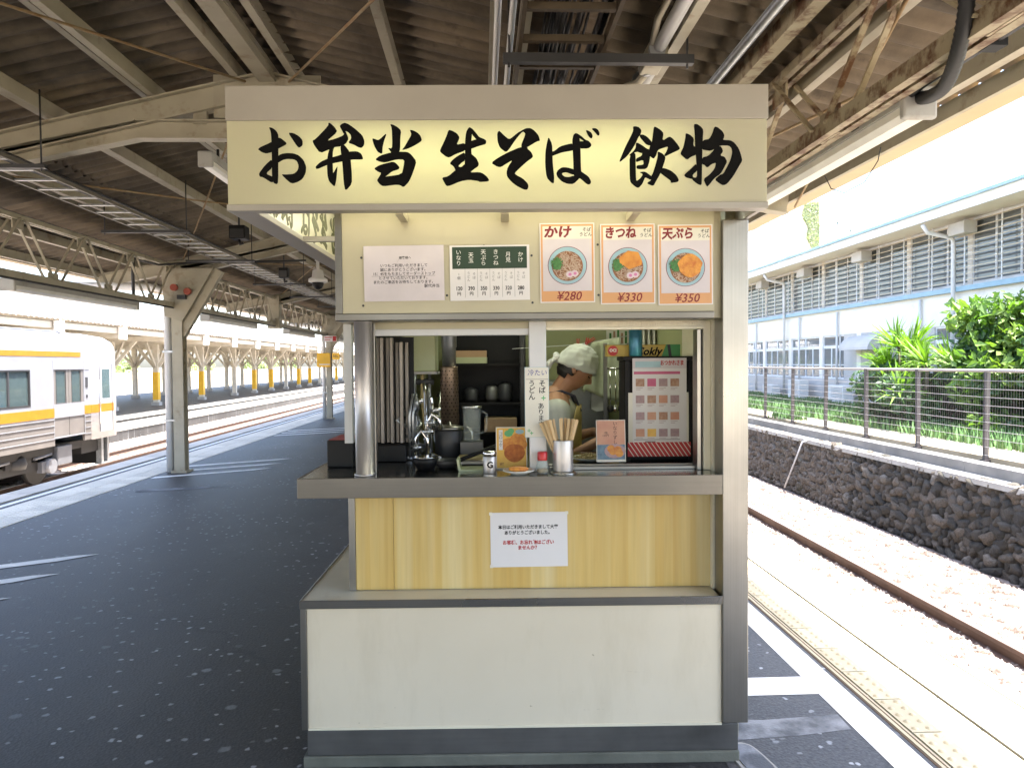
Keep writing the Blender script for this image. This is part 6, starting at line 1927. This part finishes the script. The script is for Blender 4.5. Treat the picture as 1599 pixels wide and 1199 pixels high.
# ================================================================== inside the kiosk
# slatted partition stored at the left
pa = kt('folding_partition', 'folded partition of aged white slats behind the left window', 'partition', -.55, .52, 1.20)
for i in range(8):
    x = -.075 + .0215 * i
    MB().box(x, -.02 + .03 * (i % 2), .0, x + .0125, .02 + .018 * (i % 2), .47 - .02 * (i > 4)).build('slat', M['slat_white'], pa)
MB().box(-.085, .045, -.02, .11, .055, .475).build('back_sheet', M['plastic_black'], pa)
bp = kt('equipment_box', 'black equipment box under the folded partition', 'box', -.545, .50, CT)
MB().box(-.085, -.04, 0, .080, .05, .075).build('casing', M['plastic_black'], bp, bevel=.004)
# water heater
wh = kt('water_heater', 'pale green water heater box with hanging pipes behind the left window', 'water heater', -.425, .86, 1.515)
MB().box(-.085, -.08, 0, .065, .08, .42).build('casing', M['green_cream'], wh, bevel=.008)
MB().box(-.09, -.085, -.012, .07, .085, -.0005).build('base', M['bldg_grey'], wh)
for dx, col, rr_ in ((-.045, 'galv', .012), (-.005, 'straw', .010), (.03, 'galv', .008)):
    MB().tube([(dx, -.03, -.012), (dx, -.04, -.12), (dx + .01, -.05, -.24), (dx + .02 + dx * .3, -.06, -.34), (dx + .05, -.10, -.39)], rr_, 10).build('pipe', M[col], wh)
MB().tube([(-.06, -.03, -.05), (.05, -.03, -.05)], .016, 10).build('valve', M['dark_steel'], wh)
# flue
fl_ = kt('flue_pipe', 'dark perforated flue pipe rising from the boiler behind the window', 'flue', -.298, .82, 1.17)
MB().lathe([(.050, 0), (.043, .36), (.043, .37)], n=28).build('perforated_sleeve', M['bronze'], fl_)
hole = MB()
for r in range(20):
    for k in range(15):
        t = 2 * PI * (k + .5 * (r % 2)) / 15
        if math.sin(t) > .2: continue
        z = .02 + .0172 * r
        rad = .0502 - .007 * z / .36 + .0004
        c = Vector((rad * math.cos(t), rad * math.sin(t), z)); e = Vector((-math.sin(t), math.cos(t), 0)) * .0036
        hole.quad(c - e, c - Vector((0, 0, .004)), c + e, c + Vector((0, 0, .004)))
tag(hole.build('perforation', M['ink'], fl_), kind='stuff')
MB().lathe([(.034, .3705), (.034, .46), (.038, .465), (.038, 1.0)], n=24).build('pipe', M['galv'], fl_)
# boiler pot with lid
bo = kt('boiler', 'dark steel noodle boiler with a pale lid rim under the flue', 'boiler', -.285, .60, 1.10)
MB().lathe([(.062, .02), (.066, .025), (.066, .145), (.063, .15)], n=32).build('pot', M['dark_steel'], bo)
MB().lathe([(.070, .1505), (.070, .162), (.04, .170), (.010, .172), (.008, .184), (.0, .185)], n=32).build('lid', M['steel'], bo)
MB().tube([(.082, -.02, .165), (.105, -.02, .14), (.105, -.02, .02)], .006, 8).build('handle', M['chrome'], bo)
# taps
tp = kt('tap_cluster', 'cluster of chrome taps and curved hoses beside the boiler', 'tap', -.37, .50, 1.12)
MB().tube([(0, 0, 0), (0, 0, .17), (.02, -.01, .21), (.05, -.02, .19), (.055, -.02, .14)], .011, 10).build('spout', M['chrome'], tp)
MB().tube([(-.06, .0, 0), (-.055, 0, .10), (-.03, -.005, .135), (-.005, -.01, .10), (.0, -.01, .02)], .009, 10).build('spout', M['chrome'], tp)
for dx, dz in ((0, .13), (-.055, .06), (.01, .17)):
    MB().tube([(dx - .025, -.012, dz), (dx + .025, -.012, dz)], .007, 8).build('handle', M['chrome'], tp)
    MB().ball((dx, -.012, dz), .014).build('valve', M['galv'], tp)
for dx in (-.085, -.07):
    MB().tube([(dx, .01, .01), (dx, .01, .2), (dx + .015, .02, .3)], .006, 8).build('supply_pipe', M['galv'], tp)
hz = kt('hose_bundle', 'bundle of steel pipes and ribbed hoses under the pale green water heater', 'pipes', -.44, .62, 1.12)
rz = random.Random(13)
for i in range(9):
    x0 = -.07 + .021 * i + rz.uniform(-.006, .006)
    pts = [(x0 + rz.uniform(-.012, .012) * k * .5, .06 * math.sin(k * .9 + i), .45 - .44 * k / 11 + .0) for k in range(12)]
    if i % 3 == 1:
        MB().tube([(a, b - .05, c * .62) for a, b, c in pts], .008, 8, radii=[.009 if k % 2 else .0065 for k in range(12)]).build('ribbed_hose', M['galv' if i < 5 else 'chrome'], hz)
    else:
        MB().tube([(pts[0][0], .02, .44 - .02 * i), (pts[3][0], .0, .30), (x0 + .012, -.02, .16), (x0 + .02, -.04, .0)], rz.choice((.005, .007, .009)), 8).build('pipe', M[('galv', 'dark_steel', 'chrome')[i % 3]], hz)
for k, (dx, dz) in enumerate(((-.05, .20), (.02, .26), (.075, .15), (.10, .22))):
    MB().tube([(dx - .022, -.05, dz), (dx + .022, -.05, dz + .006)], .0085, 8).build('valve_handle', M['chrome' if k % 2 else 'galv'], hz)
    MB().ball((dx, -.045, dz), .013).build('valve', M['galv'], hz)
# shelf rack with boxes
rk = kt('shelf_rack', 'dark metal shelf rack on the back wall between heater and window mullion', 'shelf', -.125, 1.62, 1.02)
for x in (-.215, .205):
    for y in (-.12, .13):
        MB().box(x - .012, y - .012, -.2, x + .012, y + .012, .74).build('post', M['dark_steel'], rk)
for z in (.12, .29, .52):
    MB().box(-.215, -.13, z, .21, .14, z + .014).build('shelf', M['display_black'], rk)
MB().box(-.23, .145, -.2, .225, .15, .76).box(-.23, -.1, -.2, -.2271, .1449, .76).box(.2221, -.1, -.2, .225, .1449, .76).build('back_sheet', M['plastic_black'], rk)
b1 = kt('tan_box', 'tan shallow box on the upper shelf of the dark rack', 'box', -.215, 1.58, 1.5905)
MB().box(-.105, -.08, 0, .085, .08, .038).build('box', M['cardboard'], b1)
b1b = kt('shallow_tray', 'pale green shallow tray under the tan box on the rack', 'tray', -.215, 1.58, 1.5545)
MB().box(-.105, -.085, 0, .088, .085, .0355).build('tray', M['green_cream'], b1b)
b2 = kt('card_box', 'brown card box on the lower shelf of the dark rack', 'box', -.055, 1.58, 1.1545)
MB().box(-.09, -.09, 0, .10, .09, .075).build('box', M['cardboard'], b2)
MB().box(-.088, -.092, .0755, .098, .092, .08).build('flap', M['wood_light'], b2)
for i, dx in enumerate((-.10, .02, .10)):
    j = kt('storage_pot', ('dark pot at the left of the middle shelf', 'dark pot at the centre of the middle shelf', 'dark pot at the right of the middle shelf')[i], 'pot', -.125 + dx, 1.6, 1.3245)
    MB().lathe([(.035, 0), (.042, .02), (.042, .07 + .015 * i), (.02, .085 + .015 * i), (.0, .088 + .015 * i)], n=20).build('pot', M['dark_steel' if i != 1 else 'steel_plinth'], j)
# jug, trays, board
jg = kt('measuring_jug', 'clear plastic jug on the worktop beside the boiler', 'jug', -.178, .56, 1.20)
MB().lathe([(.034, 0), (.038, .004), (.043, .15), (.045, .153), (.041, .149), (.036, .006), (.0, .004)], n=28).build('jug', M['clear'], jg)
MB().tube([(.042, 0, .135), (.068, 0, .125), (.066, 0, .05), (.040, 0, .035)], .005, 8).build('handle', M['clear'], jg)
MB().lathe([(.046, .150), (.047, .158), (.043, .160)], n=28).build('rim', M['chrome'], jg)
MB().box(-.05, -.05, -.082, .05, .05, -.001).build('stand', M['steel_plinth'], jg)
tr1 = kt('steel_tray', 'flat steel tray with a straw mat in front of the dark rack', 'tray', -.15, .40, CT)
MB().box(-.09, -.08, 0, .11, .09, .022).build('tray', M['steel'], tr1, bevel=.006)
MB().box(-.08, -.07, .0222, .10, .08, .028).build('mat', M['straw'], tr1)
tr2 = kt('white_tub', 'shallow white tub on the worktop left of the shaker can', 'tub', -.16, .20, CT)
MB().prism([(-.055, 0), (.05, 0), (.06, .048), (.052, .048), (.044, .008), (-.048, .008), (-.056, .048), (-.064, .048)], (0, .05, 0), (1, 0, 0), (0, 0, 1), .10).build('tub', M['green_cream'], tr2)
pn_ = kt('ladle', 'black handled strainer lying across the worktop', 'ladle', -.27, .26, CT)
MB().lathe([(.03, .0), (.055, .018), (.06, .034), (.056, .034), (.05, .019), (.0, .004)], n=24).build('bowl', M['dark_steel'], pn_)
MB().tube([(.055, .02, .03), (.14, .10, .055), (.2, .17, .07)], .009, 8).build('handle', M['plastic_black'], pn_)
MB().tube([(-.055, -.02, .03), (-.09, -.04, .045)], .008, 8).build('hook', M['plastic_black'], pn_)
pb_ = kt('black_pan', 'low black pan with a shiny rim beside the strainer', 'pan', -.355, .22, CT)
MB().lathe([(.035, 0), (.05, .03), (.052, .05), (.049, .05), (.04, .012), (.0, .008)], n=24).build('pan', M['plastic_black'], pb_)
MB().lathe([(.0525, .050), (.0530, .053), (.0495, .053)], n=24).build('rim', M['chrome'], pb_)
np_ = kt('noodle_plate', 'plate of chopped noodles in front of the cook', 'plate', .345, .42, CT)
MB().lathe([(.04, 0), (.085, .016), (.088, .02), (.08, .018), (.04, .006), (.0, .006)], n=32).build('plate', M['plate'], np_)
rn_ = random.Random(4)
mb = MB()
for i in range(140):
    a = rn_.uniform(0, 6.28); q = .065 * rn_.random() ** .6; d = rn_.uniform(0, 6.28)
    x, y, z = q * math.cos(a), q * math.sin(a), .014 + .022 * (1 - q / .065) * rn_.random()
    mb.tube([(x, y, z), (x + .01 * math.cos(d), y + .01 * math.sin(d), z + .004), (x + .02 * math.cos(d + .6), y + .02 * math.sin(d + .6), z)], .0022, 5, caps=False)
tag(mb.build('noodles', M['straw'], np_), kind='stuff')
# fridge, towels, pegs, calendar, curtain on the back wall
fg = kt('steel_cabinet', 'grey steel cabinet door behind the cook', 'cabinet', .40, 1.85, .061)
MB().box(-.17, -.25, 0, .20, .25, 1.38).build('casing', M['interior_grey'], fg, bevel=.008)
MB().box(-.165, -.268, .03, .195, -.2505, 1.36).build('door', M['interior_grey'], fg, bevel=.006)
MB().tube([(-.13, -.29, .7), (-.13, -.29, 1.1)], .009, 8).build('handle', M['chrome'], fg)
ln = kt('clothes_line', 'thin line carrying the towel and red pegs', 'line', .40, 1.42, 1.655)
MB().tube([(-.38, 0, -.02), (-.02, 0, .0), (.32, 0, .055)], .0025, 6).build('line', M['cloth_white'], ln)
tw = kt('towel', 'large pale green towel pegged on the line behind the cook', 'towel', .50, 1.42, 1.66)
mb = MB()
nx, nz = 18, 12
for i in range(nx + 1):
    for k in range(nz + 1):
        u, v = i / nx, k / nz
        x = -.135 + .27 * u
        top = -.012 + .048 * u
        bot = -.285 - .05 * u + (.07 * (1 - u) ** 2)
        if u < .25: bot = -.285 + (.25 - u) * .3
        z = top + (bot - top) * v
        y = .012 * math.sin(11 * u + 1.5 * v) * (.3 + v) + .008 * math.sin(23 * u)
        mb.v.append((x, y - .01, z))
for i in range(nx):
    for k in range(nz):
        a = i * (nz + 1) + k
        mb.f.append((a, a + 1, a + nz + 2, a + nz + 1)); mb.sm.append(True); mb.mi.append(0)
o = mb.build('cloth', M['cloth_towel'], tw)
s_ = o.modifiers.new('thickness', 'SOLIDIFY'); s_.thickness = .004
tw2 = kt('hand_towel', 'small white towel hanging below the pale green towel', 'towel', .525, 1.46, 1.345)
MB().prism([(-.045, .06), (-.05, -.06), (-.02, -.075), (.02, -.07), (.045, -.06), (.04, .06)], (0, 0, 0), (1, 0, 0), (0, 0, 1), .012).build('cloth', M['cloth_white'], tw2)
for i, (x, z, t_) in enumerate(((.395, 1.662, .05), (.445, 1.668, .25), (.468, 1.678, 1.0))):
    pg_ = kt('clothes_peg', ('upright red peg at the left end of the towel', 'red peg leaning right beside the upright peg', 'red peg lying almost flat along the line')[i], 'peg', x, 1.405, z)
    pg_.rotation_euler = (0, t_, KYAW)
    for s in (-1, 1):
        MB().bar((s * .003, 0, -.022), (s * .006, 0, .028), .008, .005, up=(1, 0, 0)).build('leg', M['plastic_red'], pg_)
hk = kt('utensil_rack', 'steel rail with hanging ladles between towel and display case', 'rack', .60, 1.25, 1.50)
MB().tube([(-.06, 0, .02), (.06, 0, .02)], .006, 8).build('rail', M['chrome'], hk)
for i, dx in enumerate((-.045, -.015, .015, .045)):
    MB().tube([(dx, -.01, .02), (dx, -.012, -.18)], .004, 6).build('handle', M['chrome'], hk)
    MB().ball((dx, -.015, -.20), .018, .012, .022).build('ladle_head', M['chrome' if i % 2 else 'dark_steel'], hk)
MB().box(-.075, .03, -.5, -.055, .05, .16).box(.055, .03, -.5, .075, .05, .16).build('post', M['steel'], hk)
cal = kt('wall_sheet', 'pale sheet with dark upright prints on the back wall above the carton', 'poster', .76, 2.13, 1.69)
MB().box(-.10, -.002, -.13, .09, 0, .13).build('sheet', M['paper_warm'], cal)
for i in range(6):
    MB().box(-.08 + .026 * i, -.003, -.01, -.066 + .026 * i, -.0022, .06 + .012 * (i % 3)).build('print', M['photo_brown' if i % 2 else 'leek'], cal)
ct = kt('curtain', 'pale hanging curtain strips at the right end of the back wall', 'curtain', .70, 1.30, 1.44)
mb = MB()
for i in range(36):
    xa, xb = .0 + .0042 * i, .0 + .0042 * (i + 1)
    ya, yb2 = .02 * math.sin(i * .9), .02 * math.sin((i + 1) * .9)
    mb.quad((xa, ya, 0), (xb, yb2, 0), (xb, yb2, .4), (xa, ya, .4), smooth=True)
mb.build('cloth', M['curtain'], ct)
MB().tube([(-.02, 0, .405), (.155, 0, .405)], .006, 8).build('rod', M['chrome'], ct)

# kiosk lamp over the worktop (its light reaches the cook and the window)
kl = kt('kitchen_lamp', 'lit tube lamp on the kiosk ceiling above the worktop', 'lamp', .15, 1.0, 2.20)
MB().box(-.32, -.04, .01, .32, .04, .038).build('housing', M['lamp_white'], kl)
MB().tube([(-.30, 0, -.006), (.30, 0, -.006)], .015, 10).build('tube', M['tube_kitchen'], kl)

# ================================================================== the cook
cook = kt('person', 'cook in white head cloth, pale shirt and yellow apron looking down at the worktop', 'person', .25, 1.10, .061)
def blob(mb, pts, rad, n=14):
    mb.tube(pts, rad[0], n, radii=rad)
    for p, r in zip(pts, rad):
        mb.ball(p, r, nu=n, nv=9)
def remesh(o, vox, smooth=2):
    m = o.modifiers.new('skin', 'REMESH')
    m.mode = 'VOXEL'; m.voxel_size = vox; m.use_smooth_shade = True
    s = o.modifiers.new('relax', 'SMOOTH'); s.iterations = smooth; s.factor = .5
HC = Vector((.100, 0, 1.462)); TILT = R(36)       # head centre and how far it is bowed (towards +x)
HMX = Matrix.Translation(HC) @ Matrix.Rotation(TILT, 4, 'Y')
def head_point(th, ph):
    """th from the crown, ph round from the face (+x)"""
    st, ct_ = math.sin(th), math.cos(th)
    x, y, z = .096 * st * math.cos(ph), .074 * st * math.sin(ph), .118 * ct_
    f = max(0, math.cos(ph))
    g = lambda a, m, s: a * math.exp(-((z - m) / s) ** 2)
    if z < 0:
        k = 1 - .30 * (min(1, -z / .118)) ** 1.6
        y *= k
        x = x * (1 - .10 * (-z / .118)) if x > 0 else x * (1 - .45 * (-z / .118) ** 1.2)
    fx = f ** 10
    nose = math.exp(-(y / .012) ** 2) * (x > 0)
    x += nose * (g(.024, -.022, .014) + g(.012, -.004, .014))
    x += f ** 3 * (g(.006, .030, .010) - g(.007, .008, .010) * (1 - nose))
    x += f ** 6 * (g(.008, -.056, .008) + g(.006, -.068, .006) - g(.003, -.061, .003) * 2 + g(.014, -.095, .018))
    return Vector((x, y, z))
hb = MB()
NT, NP = 40, 48
for i in range(NT + 1):
    for k in range(NP):
        hb.v.append(tuple(HMX @ head_point(max(.001, min(PI - .001, PI * i / NT)), 2 * PI * k / NP)))
for i in range(NT):
    for k in range(NP):
        k2 = (k + 1) % NP
        hb.f.append((i * NP + k, (i + 1) * NP + k, (i + 1) * NP + k2, i * NP + k2)); hb.sm.append(True); hb.mi.append(0)
for s in (-1, 1):
    c = HMX @ Vector((-.008, s * .074, -.012))
    hb.ball(c, .014, .008, .026, 12, 8)
blob(hb, [(-.005, 0, 1.30), (.032, 0, 1.365), (.070, 0, 1.41)], [.060, .054, .055])
blob(hb, [(-.02, 0, .88), (-.02, 0, 1.05), (-.015, 0, 1.22), (-.01, 0, 1.29)], [.115, .105, .115, .085])
for s in (-1, 1):
    blob(hb, [(-.02, s * .07, .88), (.0, s * .085, .48), (-.02, s * .09, .09)], [.095, .065, .045])
    blob(hb, [(-.01, s * .09, .05), (.11, s * .10, .035)], [.04, .032])
    reach = .01 if s < 0 else -.02
    blob(hb, [(-.01, s * .08, 1.27), (-.01, s * .165, 1.255)], [.075, .055])
    blob(hb, [(-.01, s * .175, 1.245), (.03, s * .215, 1.02), (.19 + reach, s * .20, 1.095), (.235 + reach, s * .195, 1.105)], [.048, .040, .028, .026])
    hp_ = Vector((.27 + reach, s * .190, 1.105))
    blob(hb, [hp_ + Vector((-.03, 0, 0)), hp_ + Vector((.025, 0, -.004))], [.027, .030])
    for q in range(4):
        y0 = s * (.021 - .0145 * q)
        L_ = (.036, .042, .040, .030)[q]
        a = hp_ + Vector((.035, y0, -.002)); b = a + Vector((L_ * .62, y0 * .1, -.018 - .004 * q)); c = b + Vector((L_ * .30, 0, -.028)); d = c + Vector((-.006, 0, -.016))
        blob(hb, [a, b, c, d], [.0095, .0088, .0080, .0070], 10)
    a = hp_ + Vector((-.015, -s * .024, -.004)); b = a + Vector((.030, -s * .018, -.016)); c = b + Vector((.024, s * .004, -.020))
    blob(hb, [a, b, c], [.012, .0105, .0085], 10)
body = hb.build('body', M['skin'], cook)
remesh(body, .0042, 3)
# clothes
sb2 = MB()
blob(sb2, [(-.02, 0, .86), (-.02, 0, 1.02), (-.015, 0, 1.20)], [.135, .125, .135])
for s in (-1, 1):
    blob(sb2, [(-.015, s * .06, 1.22), (-.012, s * .15, 1.235)], [.098, .078])
    blob(sb2, [(-.01, s * .172, 1.245), (.012, s * .205, 1.08)], [.066, .058])
    blob(sb2, [(-.02, s * .06, .90), (-.02, s * .06, 1.15)], [.12, .12])
blob(sb2, [(-.012, 0, 1.26), (.0, 0, 1.315)], [.085, .066])
shirt = sb2.build('shirt', M['cloth_cap'], cook)
remesh(shirt, .008, 4)
tb2 = MB()
for s in (-1, 1):
    blob(tb2, [(-.02, s * .07, .88), (.0, s * .085, .48), (-.02, s * .09, .10)], [.115, .085, .065])
tro = tb2.build('trousers', M['cloth_trouser'], cook)
remesh(tro, .010, 3)
ap = MB()
na, nz = 18, 14
for i in range(na + 1):
    for k in range(nz + 1):
        t = -1.25 + 2.5 * i / na
        z = .42 + (1.27 - .42) * k / nz
        t *= (1.0 if z < 1.0 else 1 - .45 * (z - 1.0) / .27)
        r = .150 if z > .8 else .150 + .05 * (.8 - z)
        ap.v.append((-.02 + (r + .006 * math.sin(9 * t)) * math.cos(t), (r + .045) * math.sin(t), z))
for i in range(na):
    for k in range(nz):
        a = i * (nz + 1) + k
        ap.f.append((a, a + nz + 1, a + nz + 2, a + 1)); ap.sm.append(True); ap.mi.append(0)
apo = ap.build('apron', M['cloth_apron'], cook)
sd = apo.modifiers.new('thickness', 'SOLIDIFY'); sd.thickness = .004
for s in (-1, 1):
    MB().tube([(.118, s * .085, 1.24), (.085, s * .10, 1.32), (.02, s * .085, 1.345), (-.06, s * .06, 1.33), (-.135, s * .02, 1.24)], .007, 8).build('strap', M['cloth_strap'], apo)
# hair, kerchief, face
hr = MB()
for i in range(17):
    for k in range(33):
        th = R(84) + R(48) * i / 16
        ph = R(84) + R(192) * k / 32
        p = head_point(th, ph)
        p = Vector((p.x * 1.07 - .002, p.y * 1.07, p.z * 1.0))
        if th > R(112):
            p.x -= .006
        hr.v.append(tuple(HMX @ p))
for i in range(16):
    for k in range(32):
        a = i * 33 + k
        if i > 9 and (k < 3 or k > 28): continue
        hr.f.append((a, a + 33, a + 34, a + 1)); hr.sm.append(True); hr.mi.append(0)
ho = hr.build('hair', M['hair'], cook)
sd = ho.modifiers.new('thickness', 'SOLIDIFY'); sd.thickness = .006
kc = MB()
NTk, NPk = 26, 64
for i in range(NTk + 1):
    for k in range(NPk):
        ph = 2 * PI * k / NPk
        lim = R(80) + R(28) * (1 - math.cos(ph)) / 2
        th = max(.001, lim * i / NTk)
        p = head_point(min(th, R(90)), ph)
        if th > R(90): p.z -= .118 * math.sin(th - R(90))
        st = i / NTk
        puff = 1.10 + .05 * math.sin(st * PI) - .03 * st ** 3
        fold = .003 * math.sin(7 * ph + 6 * st) * st * (1 - st * .4) + .0026 * abs(math.sin(2.0 * ph + 19 * st)) + .0015 * math.sin(15 * ph - 9 * st) * st
        q = Vector((p.x * puff, p.y * puff, p.z * (1.12 if p.z > 0 else 1.0) + .004 * math.sin(st * PI) + fold))
        q += q.normalized() * fold
        if st > .80:
            band = .004 * math.sin((st - .80) / .20 * PI)
            q += Vector((math.cos(ph), math.sin(ph), 0)) * band
        kc.v.append(tuple(HMX @ q))
for i in range(NTk):
    for k in range(NPk):
        k2 = (k + 1) % NPk
        kc.f.append((i * NPk + k, (i + 1) * NPk + k, (i + 1) * NPk + k2, i * NPk + k2)); kc.sm.append(True); kc.mi.append(0)
kco = kc.build('head_cloth', M['cloth_cap'], cook)
sd = kco.modifiers.new('thickness', 'SOLIDIFY'); sd.thickness = .003
kn = MB()
kpos = Vector((-.112, -.01, -.012))
kn.ball(tuple(HMX @ kpos), .024, .020, .020, 12, 8)
kn.ball(tuple(HMX @ (kpos + Vector((-.012, .018, .012)))), .017, .016, .015, 10, 8)
for dy, dz in ((-.012, -.075), (.014, -.095)):
    kn.tube([HMX @ (kpos + Vector((-.004, dy * .4, -.01))), HMX @ (kpos + Vector((-.016, dy, dz * .5))), HMX @ (kpos + Vector((-.006, dy * 1.6, dz)))], .014, 8, radii=[.011, .017, .010])
kn.build('knot', M['cloth_white'], kco)
for s in (-1, 1):
    MB().tube([HMX @ Vector((.088, s * .018, .002)), HMX @ Vector((.087, s * .030, -.001)), HMX @ Vector((.077, s * .044, .003))], .0028, 6).build('eye', M['eye'], cook)
    MB().tube([HMX @ Vector((.086, s * .016, .026)), HMX @ Vector((.084, s * .032, .030)), HMX @ Vector((.070, s * .048, .026))], .003, 6).build('eyebrow', M['hair'], cook)
MB().ball(tuple(HMX @ Vector((.0900, 0, -.060))), .008, .018, .0035, 12, 8).build('mouth', M['lip'], cook)

# worn metal plate let into the asphalt by the kiosk corner
cv = kt('cover_plate', 'worn rounded grey cover plate on the asphalt at the kiosk corner', 'cover', .92, .06, 0.0)
pts = [(-.05, -.16), (.09, -.16), (.055, .0), (.035, .06), (.0, .085), (-.05, .07), (-.075, .02)]
MB().prism([(x, y) for x, y in soften(soften(pts))], (0, 0, .0), (1, 0, 0), (0, 1, 0), .007).build('rim', M['concrete'], cv)
MB().prism([(x * .8 + .002, y * .86 - .005) for x, y in soften(soften(pts))], (0, 0, .0072), (1, 0, 0), (0, 1, 0), .003).build('plate', M['patch'], cv)
